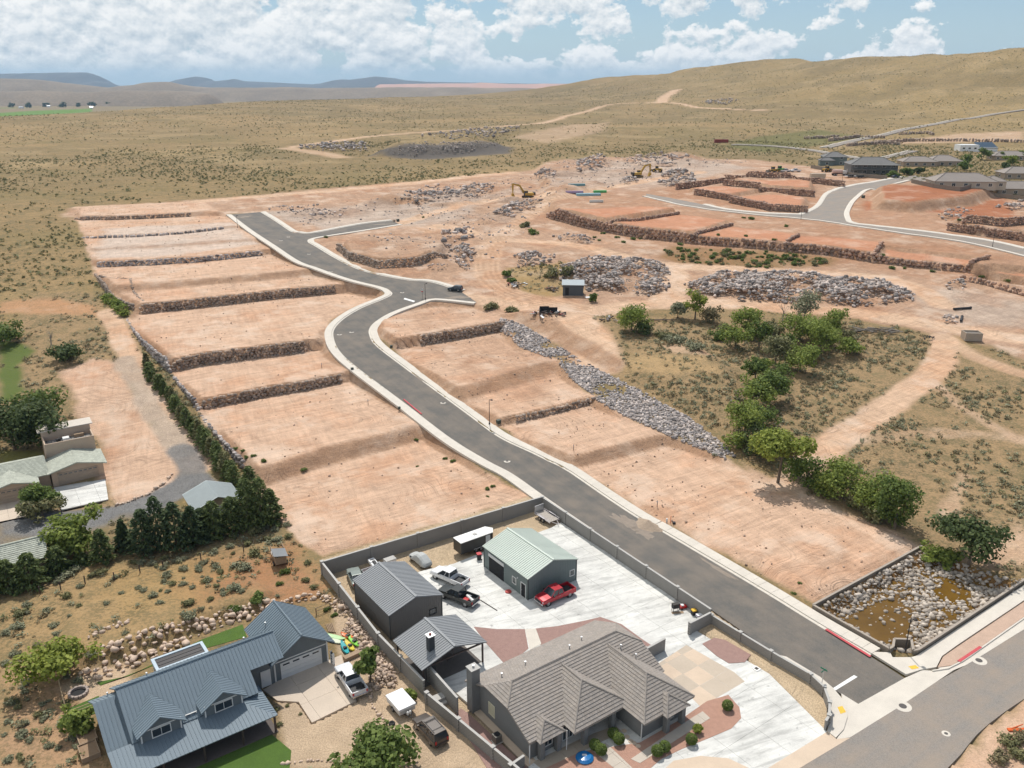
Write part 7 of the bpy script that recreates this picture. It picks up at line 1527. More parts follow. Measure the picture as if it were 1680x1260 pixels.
for x, y, s in SAGE:
    p = gp(x, y); px_m = FPX / math.hypot(p[1], CAMZ); kd = 'sage' if rnd.random() < 0.75 else 'olive'; bush(x, y, s / px_m * 0.75, kd, 'sagebrush', '%s %s sagebrush clump %s' % ('large' if s > 15 else 'middle-sized' if s > 10 else 'small', 'grey-green' if kd == 'sage' else 'olive', 'at the left edge below the pines' if x < 70 and y < 1060 else 'at the left edge below the yellow-green shrub' if x < 70 else 'left of the fire pit and yellow-green shrub' if x < 150 and y > 1040 else 'below the pines and left of the short boulder row' if x < 150 else 'on red soil round the coop' if x > 370 else 'on the slope just above the upper boulder wall' if y > 965 else 'on the golden grass below the conifer clump'), 'sagebrush', 'sagebrush on the dry slope')
for x, y, s, lb in ((385, 1000, 16, 'bright green shrub behind the boulder wall, left of two'), (425, 984, 22, 'bright green shrub behind the boulder wall, right of two'), (467, 940, 14, 'green shrub right below the small coop trailer'), (459, 958, 10, 'small green shrub on red soil below the coop trailer'), (500, 955, 13, 'olive shrub near the yard corner, nearer the coop'), (515, 965, 11, 'olive shrub close to the yard wall corner'), (535, 1000, 11, 'green shrub on the boulder bank beside the garage'), (548, 1010, 10, 'green shrub beside the wooden rail near the garage'), (505, 925, 10, 'small bush above the yard wall corner'), (455, 1165, 8, 'small shrub at the porch corner of the blue-roofed house'), (472, 1158, 6, 'tiny shrub beside the drive edge'), (460, 1190, 9, 'round shrub between porch and gravel drive'), (493, 1172, 5, 'tiny shrub at the corner of the concrete drive')):
    p = gp(x, y); bush(x, y, s / (FPX / math.hypot(p[1], CAMZ)) * 0.8, 'mid' if 'green' in lb else 'olive', 'shrub', lb, 'shrub', None)
for x, y, s, kd, lb in ((1650, 1222, 20, 'olive', 'dry olive bush on the shoulder of the front street, farthest left of three'), (1672, 1212, 18, 'scrub', 'brown dry bush on the street shoulder at the right edge'), (1640, 1248, 22, 'scrub', 'brown dry bush at the bottom right corner of the shoulder'), (1668, 1245, 20, 'olive', 'olive bush at the very bottom right corner')):
    p = P0(x, y); bush(x, y, s / (FPX / math.hypot(p[1], CAMZ)), kd, 'shoulder_bush', lb, 'bush', None, (p[0], p[1], 0))
GR = 'bushes on bare ground'
for x, y, s in ((386, 738, 7), (399, 741, 6), (404, 751, 7), (416, 748, 7), (431, 758, 8), (497, 771, 8), (684, 722, 6), (730, 753, 6), (742, 757, 7), (798, 803, 7), (808, 798, 6), (800, 815, 4), (684, 765, 4), (1394, 830, 6), (1302, 975, 6), (1312, 956, 5), (694, 357, 4), (536, 390, 5)):
    p = gp(x, y); bush(x, y, s / (FPX / math.hypot(p[1], CAMZ)) * 0.9, 'mid', 'weed_bush', 'small green weed bush on the bare graded lots', 'bush', GR)
# ---- scrub cover of plain and wash: too many to count
Wt = wt.reshape(RR.shape + (3,)); 
PAVED = [GPL([(820, 521), (856, 532), (930, 576), (990, 611), (1053, 642), (1135, 688), (1184, 726), (1214, 757), (1149, 737), (1039, 690), (982, 660), (938, 622), (853, 571), (820, 541)])[:, :2], asph_poly, front_poly, YARD, BDRIVE, BASIN, CONC_L1, CONC_L2, WALKS, PL0([(140, 1130), (200, 1085), (400, 1020), (430, 970), (560, 1020), (560, 1080), (480, 1180), (480, 1300), (150, 1300)])[:, :2], PL0([(1270, 1075), (1400, 1150), (1400, 1220), (1340, 1210)])[:, :2], PL0([(1500, 1100), (1690, 940), (1800, 960), (1600, 1110)])[:, :2], PL0([(527, 918), (890, 808), (1170, 1000), (1360, 1130), (1360, 1200), (900, 1320), (700, 1150)])[:, :2]]
def scatter(n, r0, r1, half, seed, rmin, wmin=0.45, power=1.0):
    r = np.random.RandomState(seed); rad = np.sqrt(r.uniform(r0 ** 2, r1 ** 2, n)); a = r.uniform(-half, half, n); x = rad * np.sin(a); y = rad * np.cos(a)
    i = np.clip(np.searchsorted(rr, rad), 0, len(rr) - 1); j = np.clip(np.searchsorted(th, a), 0, len(th) - 1); w = Wt[i, j, 0]
    cl_ = vn(x / 14, y / 14, 5) * 0.6 + vn(x / 4, y / 4, 6) * 0.4
    if r0 > 200: cl_ = vn(x / 70, y / 70, 7) * 0.4 + vn(x / 22, y / 22, 5) * 0.35 + vn(x / 7, y / 7, 6) * 0.25 + 0.5 * np.maximum(0.12 - np.abs(fbm(x, y, 190, 3, 8)), 0) / 0.12 - 0.12
    k = (w > wmin) & (r.uniform(size=n) < np.clip((cl_ - 0.27) * 2.6, 0.03, 1) * w)
    for p in PAVED: k &= poly_sd(x, y, p, 5) < (-3.0 if p is asph_poly else -0.8)
    return x[k], y[k], r
def scrub_obj(name, x, y, s, r, kind, nleaf, label, size=0.22):
    n = len(x); base_V, base_F = leaf_cloud([(0, 0, .38, .62, .62, .42), (.3, .2, .3, .4, .4, .3), (-.25, .3, .28, .4, .4, .28)], nleaf, size, np.random.RandomState(9), 0.3); m_ = len(base_V)
    yaw = r.uniform(0, 6.28, n); c, sn = np.cos(yaw), np.sin(yaw); Z = gzs(x, y)
    B = np.maximum(base_V, [-9, -9, 0.0])
    V = np.stack([(B[None, :, 0] * c[:, None] - B[None, :, 1] * sn[:, None]) * s[:, None] + x[:, None], (B[None, :, 0] * sn[:, None] + B[None, :, 1] * c[:, None]) * s[:, None] + y[:, None], B[None, :, 2] * s[:, None] * r.uniform(0.7, 1.2, n)[:, None] + Z[:, None] - 0.04], -1).reshape(-1, 3)
    Fc = (base_F[None] + (np.arange(n) * m_)[:, None, None]).reshape(-1, 4)
    return tag(obj(name, np_mesh(name, V, Fc, LM[kind])), label, 'scrub', kind='stuff')
for kd, sd_, n in (('scrub', 1, 9000), ('sage', 2, 11000), ('olive', 3, 4500)):
    x, y, r = scatter(n, 60, 270, R(36), sd_, 0); scrub_obj('desert_scrub', x, y, r.uniform(0.25, 1.0, len(x)) ** 1.5 * 0.95 + 0.18, r, kd, 30, 'low desert scrub around the lots, %s tones' % {'scrub': 'brown', 'sage': 'grey-green', 'olive': 'olive'}[kd], 0.17)
WASHP = GPL([(965, 530), (1200, 515), (1400, 530), (1560, 562), (1700, 605), (1700, 930), (1515, 880), (1340, 800), (1222, 755), (1053, 640), (990, 608)])[:, :2]
for kd, sd_, n in (('scrub', 5, 9000), ('sage', 6, 9000)):
    x, y, r = scatter(n, 120, 270, R(34), sd_, 0); k_ = poly_sd(x, y, WASHP) > 1; x, y = x[k_], y[k_]; scrub_obj('wash_scrub', x, y, r.uniform(0.25, 1.0, len(x)) ** 1.5 * 0.85 + 0.2, r, kd, 26, 'low scrub covering the wash flat, %s tones' % ('brown' if kd == 'scrub' else 'grey-green'), 0.18)
# loose clods and stones on the graded lots
r = np.random.RandomState(41)
for zi, (zp, n, lb) in enumerate(((LZONE, 2600, 'loose clods and small stones on the western graded lots'), (RZONE, 1700, 'loose clods and small stones on the eastern graded lots'))):
    q = in_poly(zp, n, r); q = q[r.uniform(size=len(q)) < np.clip((vn(q[:, 0] / 6, q[:, 1] / 6, 15) - 0.35) * 3, 0.08, 1)]; s = 0.05 + 0.17 * r.uniform(size=len(q)) ** 3
    Cs = np.stack([q[:, 0], q[:, 1], gzs(q[:, 0], q[:, 1]) + s * 0.3], 1); c0 = Cs.mean(0); V, Fc = rocks(Cs - c0, s[:, None] * r.uniform(0.7, 1.3, (len(q), 3)), r); tag(obj('clods', np_mesh('clods', V, Fc, mat('clod', (0.44, 0.29, 0.20), 0.95, 0.2, 2, island=0.35, hue=(0.34, 0.26, 0.21))), None, c0), lb, 'clods', kind='stuff')
for kd, sd_, n in (('far', 11, 30000), ('olive', 12, 22000)):
    x, y, r = scatter(n, 265, 760, R(35), sd_, 0); scrub_obj('plain_scrub', x, y, r.uniform(0.35, 1.0, len(x)) ** 2.2 * 1.2 + 0.16, r, kd, 7, 'scrub dotting the wide plain, %s tones' % ('dry' if kd == 'far' else 'olive'), 0.42)
x, y, r = scatter(34000, 750, 2300, R(34), 21, 0, 0.3); scrub_obj('far_scrub', x, y, r.uniform(0.4, 1.0, len(x)) ** 2.2 * 1.8 + 0.3, r, 'far', 4, 'far scrub specks on plain and hillsides', 0.5)
# green shrubs on the red slope below the terraces: a countable band of larger ones
r = np.random.RandomState(31); q = in_poly(GPL([(1090, 418), (1105, 406), (1300, 416), (1368, 426), (1362, 436), (1250, 440), (1125, 431)])[:, :2], 90, r)
for i, (x, y) in enumerate(q): bush(0, 0, r.uniform(0.7, 1.6), 'mid' if i % 3 else 'olive', 'slope_bush', '%s bush on the red slope below the long terrace wall, %s part' % ('green' if i % 3 else 'olive', 'left' if x < q[:, 0].min() + 0.33 * np.ptp(q[:, 0]) else 'right' if x > q[:, 0].min() + 0.67 * np.ptp(q[:, 0]) else 'middle'), 'bush', 'green bushes below the terrace wall', (x, y, gz(x, y)))
for x, y in ((975, 390), (982, 395), (990, 384), (1012, 390), (1024, 398), (1040, 393), (1050, 392), (1090, 411), (1116, 402), (1330, 452), (1465, 441), (1485, 441), (1530, 446), (1290, 372), (1220, 358), (1234, 360), (1177, 386), (1225, 388), (1270, 394), (1610, 455), (1650, 462), (1575, 362), (1450, 420)):
    bush(x, y, rnd.uniform(0.9, 1.5), 'mid', 'terrace_bush', 'single green bush on the red terraces and their slope', 'bush', 'single bushes on the terraces')
# ------------------------------------------------------------------ tan house of the neighbour
p = gp(88, 799); zt_ = p[2]; tn = empty('house', (p[0], p[1], zt_), R(33), 'tan stucco house with pale green tile roof and roof deck', 'house')
gable_block(tn, 0, 8.2, 0, 6.5, -0.5, 2.7, 3.7, 'v', M_TANW); MB().box(0.1, 8.1, 6.5, 13.5, -0.5, 4.6).build('deck_block', M_TANW, tn)
tile_faces(tn, [[(4.1, -0.6, 3.85), (4.1, 6.5, 3.85), (-0.6, 6.5, 2.68), (-0.6, -0.6, 2.68)], [(4.1, -0.6, 3.85), (8.8, -0.6, 2.68), (8.8, 6.5, 2.68), (4.1, 6.5, 3.85)]], M_TILEG)
MB().box(0.3, 7.9, 6.7, 10.6, 4.6, 4.64).build('deck_floor', mat('deck_grey', (0.24, 0.225, 0.21), 0.9, 0.2, 2), tn)
for x0, x1, y0, y1 in ((0.1, 8.1, 6.5, 6.68), (0.1, 0.28, 6.68, 10.8), (7.92, 8.1, 6.68, 10.8)): MB().box(x0, x1, y0, y1, 4.6, 5.5).build('parapet', M_TANW, tn)
MB().box(-0.5, 8.6, 10.7, 14.2, 6.3, 6.45).build('deck_canopy', mat('canopy_beige', (0.56, 0.50, 0.43), 0.7), tn)
MB().box(0.1, 8.1, 10.8, 13.6, 4.6, 6.3).build('upper_room', M_TANW, tn)
for k in range(9): MB().box(0.6 + k * 0.8, 0.66 + k * 0.8, 6.75, 10.5, 4.641, 4.66).build('deck_joint', M_DARK, tn)
MB().box(3.2, 4.3, 8.4, 9.5, 4.64, 5.3).build('spa', M_TRIM, tn, bevel=0.1); MB().box(2.2, 2.9, 8.6, 9.2, 4.64, 5.3).build('grill', M_BLACKP, tn, bevel=0.05); MB().box(5.2, 6.8, 9.6, 10.3, 4.64, 5.2).build('bench', M_WOOD, tn)
door(tn, (4.1, -0.005, 0), (0, -1), 6.2, 2.2, mat('door_tan', (0.40, 0.31, 0.235), 0.7), 'garage_door', 4, 8, MATS['door_tan'])
MB().box(-8.5, -0.2, 0.6, 8.0, -0.5, 2.6).build('wing_wall', M_TANW, tn)
tile_faces(tn, [[(-9.6, 5.2, 3.9), (-0.3, 5.2, 3.9), (-0.3, -0.2, 2.55), (-9.6, -0.2, 2.55)], [(-9.6, 5.2, 3.9), (-9.6, 9, 2.7), (-0.3, 9, 2.7), (-0.3, 5.2, 3.9)]], M_TILEG, name='wing_roof')
gable_block(tn, -9.4, -2.6, -2.2, 1.5, -0.5, 2.5, 3.2, 'v', M_TANW, 'second_garage_wall')
tile_faces(tn, [[(-6, -2.7, 3.4), (-6, 3.5, 3.4), (-10, 3.5, 2.45), (-10, -2.7, 2.45)], [(-6, -2.7, 3.4), (-2, -2.7, 2.45), (-2, 3.5, 2.45), (-6, 3.5, 3.4)]], M_TILEG, name='second_roof')
door(tn, (-6.2, -2.205, 0), (0, -1), 5.0, 2.1, MATS['door_tan'], 'garage_door', 4, 6, MATS['door_tan'])
# other roofs by the lane
p = gp(352, 838); g = empty('garage', p, R(33), 'small building with grey metal gable roof among the pines', 'garage'); gable_block(g, -3.4, 3.4, -3, 3, -0.4, 2.6, 3.9, 'v', M_TANW); metal_faces(g, [[(0, -3.6, 4.05), (0, 3.6, 4.05), (-4, 3.6, 2.5), (-4, -3.6, 2.5)], [(0, -3.6, 4.05), (4, -3.6, 2.5), (4, 3.6, 2.5), (0, 3.6, 4.05)]], mat('roof_metal_pale', (0.42, 0.46, 0.46), 0.45, 0.1, metal=0.2), 0.4); door(g, (0, -3.005, 0), (0, -1), 2.6, 2.1, M_DOORW, 'garage_door', 4)
p = gp(18, 935); g = empty('outbuilding', p, R(33), 'low building with pale green tile roof at the left edge', 'outbuilding'); gable_block(g, -7, 4.4, -3, 3, -0.4, 2.5, 3.9, 'u', M_TANW); tile_faces(g, [[(-7.5, 0, 4.05), (4.9, 0, 4.05), (4.9, -3.7, 2.45), (-7.5, -3.7, 2.45)], [(-7.5, 0, 4.05), (-7.5, 3.7, 2.45), (4.9, 3.7, 2.45), (4.9, 0, 4.05)]], M_TILEG); ridge_caps(g, [((-7.5, 0, 4.05), (4.9, 0, 4.05))], M_TILEG, 0.14); window(g, (0, -3.0, 0.9), (0, -1), 1.2, 1.1)
bpd = GPL([(78, 895), (92, 893), (108, 925), (88, 930)]); mb = MB(); mb.prism(bpd[:, :2], float(bpd[:, 2].min()) - 0.2, float(bpd[:, 2].max()) + 0.08); tag(mb.build('slab', MATS['concrete_warm']), kind='structure')
# coop trailer
p = gp(459, 922); cp_ = empty('coop_trailer', p, R(115), 'small raised coop with blue-grey metal roof and open rack on red soil', 'coop')
MB().box(-1.5, 0.4, -0.8, 0.8, 0.5, 1.6).build('hutch', M_WOOD, cp_); metal_faces(cp_, [[(-1.8, -1.0, 1.75), (0.6, -1.0, 1.75), (0.6, 1.0, 2.1), (-1.8, 1.0, 2.1)]], M_GREYR, 0.3, 0.03, 0.06); MB().box(0.6, 2.2, -0.9, 0.9, 0.8, 0.88).build('platform', mat('board_pale', (0.55, 0.5, 0.44)), cp_)
for x in (0.8, 2.1):
    for y in (-0.85, 0.85): MB().box(x - 0.05, x + 0.05, y - 0.05, y + 0.05, 0, 1.9).build('leg', M_WOOD, cp_)
for s in (-1, 1): MB().box(0.8, 2.1, s * 0.85 - 0.04, s * 0.85 + 0.04, 1.8, 1.9).build('rail', M_WOOD, cp_); wheel(cp_, -0.6, s * 0.95, 0.3, 0.18)
# ------------------------------------------------------------------ small things round the blue-roofed house
p = gp(129, 1138); fp = empty('fire_pit', p, 0, 'round stone fire pit on tan gravel', 'fire pit')
for k in range(14): a = 2 * math.pi * k / 14; MB().box(-0.19, 0.19, -0.14, 0.14, 0, 0.36).build('stone', M_GREY, fp, (0.95 * math.cos(a), 0.95 * math.sin(a), 0), a + math.pi / 2, 0.03)
MB().lathe([(0.8, 0.02), (0.8, 0.06)], n=14).build('ash', M_DARK, fp)
for px, py, hd, lb in ((147, 1236, 20, 'wooden raised planter box, lower of two beside the blue-roofed house'), (143, 1212, 20, 'wooden raised planter box, upper of two beside the blue-roofed house')):
    q = empty('planter_box', gp(px, py), R(hd + 16), lb, 'planter'); 
    for x0, x1, y0, y1 in ((-0.9, 0.9, -1.2, -1.1), (-0.9, 0.9, 1.1, 1.2), (-0.9, -0.8, -1.1, 1.1), (0.8, 0.9, -1.1, 1.1)): MB().box(x0, x1, y0, y1, 0, 0.6).build('board', M_WOOD, q)
    MB().box(-0.8, 0.8, -1.1, 1.1, 0, 0.45).build('soil', mat('soil', (0.28, 0.19, 0.12), 0.95, 0.2, 4), q)
def rail_fence(pts, label, h=1.0, n=None, material=None, name='rail_fence', wires=0):
    P = [np.array(q) for q in pts]; root = empty(name, P[0], 0, label, 'fence'); root['kind'] = 'thing'
    for i, a in enumerate(P):
        l = a - P[0]; MB().box(l[0] - 0.06, l[0] + 0.06, l[1] - 0.06, l[1] + 0.06, l[2] - 0.2, l[2] + h).build('post', material or M_WOOD, root)
        if i < len(P) - 1:
            b_ = P[i + 1] - P[0]
            for k in range(wires or 2):
                z = h * (0.95 - 0.42 * k) if not wires else h * (0.95 - 0.28 * k); MB().tube((l[0], l[1], l[2] + z), (b_[0], b_[1], b_[2] + z), 0.05 if not wires else 0.012, None, 5).build('rail' if not wires else 'wire', material or M_WOOD, root)
rail_fence(GPL([(92, 1100), (98, 1125), (104, 1150), (112, 1178), (160, 1160)]), 'tan wooden rail fence around the fire pit corner', 0.9, material=mat('fence_tan', (0.5, 0.36, 0.22), 0.8))
rail_fence([at(519, 1009), at(542, 1000)], 'short dark timber rail beside the garage of the blue-roofed house', 1.1)
rail_fence(GPL([(62, 985), (78, 1040), (66, 975), (100, 968), (140, 958), (188, 952), (230, 940), (268, 933), (330, 920), (400, 905)])[2:], 'thin wire fence with posts crossing the golden grass slope', 1.3, material=M_POST, name='wire_fence', wires=3)
# kayaks and boards
def kayak(px, py, L_, c_, hd, label, w=0.38, h=0.34, flat=False):
    p = at(px, py, 0.06); secs = []
    for k in range(11):
        t = k / 10; x = (t - 0.5) * L_; f = math.sin(math.pi * (0.04 + 0.92 * t)) ** 0.6; zb = 0.02 + 0.16 * (2 * t - 1) ** 4
        secs.append((x, [(0, zb), (w * 0.6 * f, zb + 0.04), (w * f, zb + h * 0.55), (w * 0.8 * f, zb + h * 0.9), (0, zb + h)]))
    root = empty('paddleboard' if flat else 'kayak', p, R(hd), label, 'paddleboard' if flat else 'kayak', None if flat else 'kayaks beside the garage'); fixn(loft(secs).build('hull', mat('plastic_' + label.split()[0], c_, 0.4, 0.05), root))
    if not flat: MB().lathe([(0.24, h + 0.0), (0.26, h + 0.05), (0.2, h + 0.06)], n=12).build('cockpit', M_BLACKP, root); MB().box(-0.35, -0.2, -0.2, 0.2, h + 0.02, h + 0.25).build('seat', M_BLACKP, root)
    else: MB().box(-L_ * 0.42, -L_ * 0.38, -0.01, 0.01, -0.05, 0.1).build('fin', M_BLACKP, root)
    return root
kayak(566, 1066, 2.8, (0.02, 0.33, 0.36), 118, 'teal kayak lying beside the garage drive'); kayak(574, 1062, 2.6, (0.62, 0.50, 0.05), 124, 'yellow kayak lying between the teal and green ones'); kayak(581, 1055, 2.9, (0.20, 0.55, 0.06), 130, 'green kayak lying on the rock side of the pile'); kayak(570, 1046, 2.0, (0.70, 0.16, 0.04), 150, 'orange kayak behind the teal one')
kayak(548, 1052, 3.0, (0.62, 0.66, 0.50), 160, 'cream paddleboard leaning beside the garage corner', 0.4, 0.14, True); kayak(551, 1046, 2.8, (0.42, 0.62, 0.32), 158, 'pale green paddleboard behind the cream one', 0.4, 0.14, True)
bx = at(578, 1078, 0.05); tag(MB().box(-1.1, 1.1, -0.35, 0.35, 0, 0.45).build('timber_bench', M_WOOD, None, bx, R(40), 0.02), 'low timber bench between the kayaks and the silver pickup', 'bench')
q = empty('shoe_rack', at(546, 1088, 0.06), A0, 'narrow white rack with dark items against the garage wall', 'rack')
for k in range(4): MB().box(-0.15, 0.15, -0.3, 0.3, 0.1 + 0.4 * k, 0.14 + 0.4 * k).build('shelf', M_TRIM, q); MB().box(-0.1, 0.1, -0.2, 0.2, 0.15 + 0.4 * k, 0.32 + 0.4 * k).build('item', M_BLACKP, q, bevel=0.04)
for s in (-0.3, 0.3): MB().box(-0.15, 0.15, s - 0.02, s + 0.02, 0, 1.6).build('side', M_TRIM, q)
ty = at(643, 1188, 0.02); t_ = empty('tyre', ty, 0, 'loose black tyre lying by the edging stones', 'tyre'); MB().lathe([(0.2, 0.02), (0.34, 0.0), (0.37, 0.1), (0.34, 0.2), (0.2, 0.18), (0.18, 0.1)], n=18).build('tread', M_TYRE, t_)
lg = empty('log_pile', at(548, 1030, 0.02), R(110), 'few thin logs lying beside the garage', 'logs')
for k in range(5): MB().tube((-1.2 + 0.1 * k, k * 0.18, 0.08), (1.0, k * 0.2 + 0.1, 0.1), 0.08, 0.07, 7).build('log', M_WOOD, lg)
# ------------------------------------------------------------------ yard clutter of the tile-roofed property
q = empty('wheelie_bin', at(786, 918, 0.05), R(20), 'dark bin with a red lid standing in the yard', 'bin'); MB().hexa([Vector(v) for v in ((.25, -.25, .05), (-.25, -.25, .05), (-.25, .25, .05), (.25, .25, .05))][::-1], [Vector(v) for v in ((.32, -.32, .95), (-.32, -.32, .95), (-.32, .32, .95), (.32, .32, .95))][::-1]).build('bin_body', M_BLACKP, q); MB().box(-.36, .36, -.36, .36, .95, 1.05).build('lid', mat('lid_red', (0.5, 0.05, 0.06), 0.5), q, bevel=0.03)
for s in (-1, 1): MB().tube((0.3, s * 0.28, 0.1), (0.3, s * 0.34, 0.1), 0.1, 0.1, 10).build('wheel', M_TYRE, q)
q = empty('step_ladder', at(799, 912, 0.05), R(30), 'aluminium step ladder standing beside the bin', 'ladder')
for s in (-1, 1): MB().tube((0.6, s * .35, 0), (0, s * .22, 2.2), .035, .03, 6).tube((-0.6, s * .35, 0), (0, s * .22, 2.2), .035, .03, 6).build('stile', M_STEEL, q)
for k in range(6): MB().box(0.55 - .09 * k - .06, 0.55 - .09 * k + .06, -.33 + .018 * k, .33 - .018 * k, .3 + .32 * k, .34 + .32 * k).build('rung', M_STEEL, q)
h_ = at(834, 971, 0.055); hz = empty('hose_coil', h_, 0, 'coiled red hose on the concrete yard', 'hose')
for k in range(3): MB().lathe([(0.38 - .03 * k, 0.0 + .05 * k), (0.46 - .03 * k, 0.0 + .05 * k), (0.46 - .03 * k, 0.05 + .05 * k), (0.38 - .03 * k, 0.05 + .05 * k)], n=20).build('loop', mat('hose_red', (0.45, 0.07, 0.06), 0.6), hz)
def clutter(px, py, label, name, cat, parts, z=0.05, hd=20):
    r0 = empty(name, at(px, py, z), R(hd), label, cat)
    for nm, x0, x1, y0, y1, z0, z1, m_ in parts: MB().box(x0, x1, y0, y1, z0, z1).build(nm, m_, r0, bevel=min(.05, (z1 - z0) * .3))
    return r0
clutter(832, 900, 'rusty low cart beside the black trailer nose', 'garden_cart', 'cart', [('deck', -1, 1, -.5, .5, .35, .45, M_WOOD), ('rail', -1, 1, -.55, -.48, .45, .8, M_POST), ('rail', -1, 1, .48, .55, .45, .8, M_POST), ('wheel', -.7, -.4, -.62, -.52, 0, .35, M_TYRE), ('wheel', .4, .7, .52, .62, 0, .35, M_TYRE)], 0.02)
clutter(822, 888, 'dark folded machine against the back wall', 'lawn_machine', 'machine', [('body', -.5, .5, -.3, .3, .2, .6, M_MACHD), ('engine', -.2, .2, -.2, .2, .6, .85, M_TAIL), ('handle', .5, 1.0, -.25, .25, .75, .8, M_POST)], 0.02)
clutter(772, 896, 'grey tarpaulin bundle lying along the back wall', 'tarpaulin', 'tarpaulin', [('bundle', -1.2, 1.2, -.4, .4, 0, .3, M_STEEL), ('strap', -.1, .1, -.42, .42, 0, .33, M_POST)], 0.02, 35)
clutter(606, 943, 'old metal frame stored behind the charcoal workshop', 'metal_frame', 'frame', [('rail', -1, 1, -.6, -.5, .2, .9, M_RUSTW), ('rail', -1, 1, .5, .6, .2, .9, M_RUSTW), ('end', -1, -.9, -.5, .5, .2, .9, M_RUSTW), ('floor', -.9, 1, -.5, .5, .15, .2, M_WOOD)], 0.02, 36)
clutter(614, 930, 'white jet ski shape under wraps behind the charcoal workshop', 'jet_ski', 'jet ski', [('hull', -1.3, 1.3, -.5, .5, .3, .75, M_CW), ('seat', -.9, .2, -.2, .2, .75, 1.0, M_BLACKP), ('bars', .3, .45, -.45, .45, 1.0, 1.1, M_BLACKP)], 0.02, 120)
clutter(640, 925, 'pale storage box behind the charcoal workshop', 'storage_box', 'box', [('box', -.8, .8, -.5, .5, 0, .8, M_CW), ('lid', -.84, .84, -.54, .54, .8, .9, M_CMUC)], 0.02, 36)
clutter(1108, 1002, 'dark grill by the street wall, leftmost of the stored things', 'charcoal_grill', 'grill', [('box', -.5, .5, -.3, .3, .5, .9, M_BLACKP), ('lid', -.5, .5, -.3, .3, .9, 1.15, M_MACHD), ('leg', -.45, -.38, -.25, -.18, 0, .5, M_POST), ('leg', .38, .45, .18, .25, 0, .5, M_POST), ('leg', .38, .45, -.25, -.18, 0, .5, M_POST), ('leg', -.45, -.38, .18, .25, 0, .5, M_POST)])
clutter(1120, 998, 'red and white toy car by the street wall', 'toy_car', 'toy', [('body', -.5, .5, -.3, .3, .12, .45, M_TAIL), ('seat', -.3, .1, -.2, .2, .45, .6, M_CW), ('wheel', -.4, -.2, -.35, -.3, 0, .22, M_TYRE), ('wheel', .2, .4, .3, .35, 0, .22, M_TYRE)])
clutter(1138, 1008, 'yellow topped toy by the street wall', 'toy_slide', 'toy', [('base', -.3, .3, -.3, .3, 0, .6, M_BLACKP), ('top', -.32, .32, -.32, .32, .6, .75, M_YEL)])
clutter(1147, 1013, 'white and purple toy at the right end of the stored things', 'toy_wagon', 'toy', [('body', -.4, .4, -.3, .3, .15, .5, M_CW), ('trim', -.42, .42, -.32, .32, .35, .42, mat('purple', (0.2, 0.08, 0.3))), ('wheel', -.3, -.1, -.36, -.3, 0, .25, M_TYRE)])
clutter(1112, 1006, 'pale board lying in front of the grill', 'board', 'board', [('plank', -.8, .8, -.12, .12, 0, .04, M_WOOD), ('plank', -.8, .8, .14, .36, 0, .04, M_WOOD)], 0.05, 5)
bt = empty('paddling_pool', at(959, 1244, 0.08), 0, 'blue round paddling pool shell in the front garden', 'pool'); MB().lathe([(0.9, 0.0), (0.95, 0.12), (0.7, 0.34), (0.3, 0.42), (0.05, 0.44)], n=20).build('shell', mat('plastic_blue', (0.015, 0.16, 0.42), 0.25, 0.05, spec=0.6), bt); MB().box(-0.25, 0.2, -0.1, 0.12, 0.435, 0.45).build('label_patch', M_TRIM, bt)
for k, (x, y) in enumerate(((1024, 1199), (1029, 1209), (1035, 1216), (1040, 1219), (1047, 1224))): o = MB().lathe([(0.28, 0), (0.3, 0.03), (0.26, 0.05)], n=9).build('stepping_stone', M_CTAN, None, at(x, y, 0.08)); tag(o, 'pale round stepping stone in the pink bed beside the porch', 'stepping stone', 'stepping stones')
ub = empty('utility_pit', at(1241, 1098, 0.0), A0, 'square white utility box cover in the bare strip', 'utility box'); MB().box(-.4, .4, -.4, .4, 0, .12).build('frame', M_TRIM, ub); MB().box(-.2, .2, -.2, .2, .12, .14).build('lid', M_MACHD, ub)
clutter(722, 1150, 'pale concrete steps between the two block walls', 'steps', 'steps', [('step', -.8, .8, -.5, .5, 0, .7, M_CMUC), ('step', -.8, .8, -1.0, -.5, 0, .35, M_CMUC)], 0, 36)
# ------------------------------------------------------------------ street furniture
M_LAMP = mat('lamp_pole', (0.035, 0.028, 0.026), 0.6)
def street_lamp(pos, label, h=4.6):
    root = empty('street_lamp', pos, 0, label, 'street lamp', 'street lamps'); MB().tube((0, 0, 0), (0, 0, h), 0.075, 0.055, 10).build('pole', M_LAMP, root); MB().lathe([(0.16, 0), (0.16, 0.25), (0.09, 0.4)], n=10).build('base', M_LAMP, root)
    MB().tube((0, 0, h - 0.05), (0.35, -0.2, h + 0.05), 0.04, 0.04, 6).build('arm', M_LAMP, root); MB().lathe([(0.26, h - 0.06), (0.24, h + 0.06), (0.08, h + 0.16)], (0.45, -0.26), 12).build('lamp_head', M_LAMP, root)
def bpz(px, py): q = cast(px, py, BASE_T); return (q[0], q[1], q[2] + 0.15)
street_lamp((*P0(1485, 1068, 0.17)[:2], 0.17), 'black street lamp in the wall niche at the basin corner', 4.7)
street_lamp(bpz(803, 697), 'brown street lamp beside the eastern lots, halfway up the street', 5.2); street_lamp(bpz(698, 492), 'street lamp at the stub street junction'); street_lamp(bpz(390, 374), 'street lamp near the far end of the street'); street_lamp(atg(1314, 360), 'street lamp at the upper street junction'); street_lamp(atg(1628, 405), 'street lamp on the upper street at the right edge'); street_lamp(atg(1381, 302), 'street lamp in front of the tank truck')
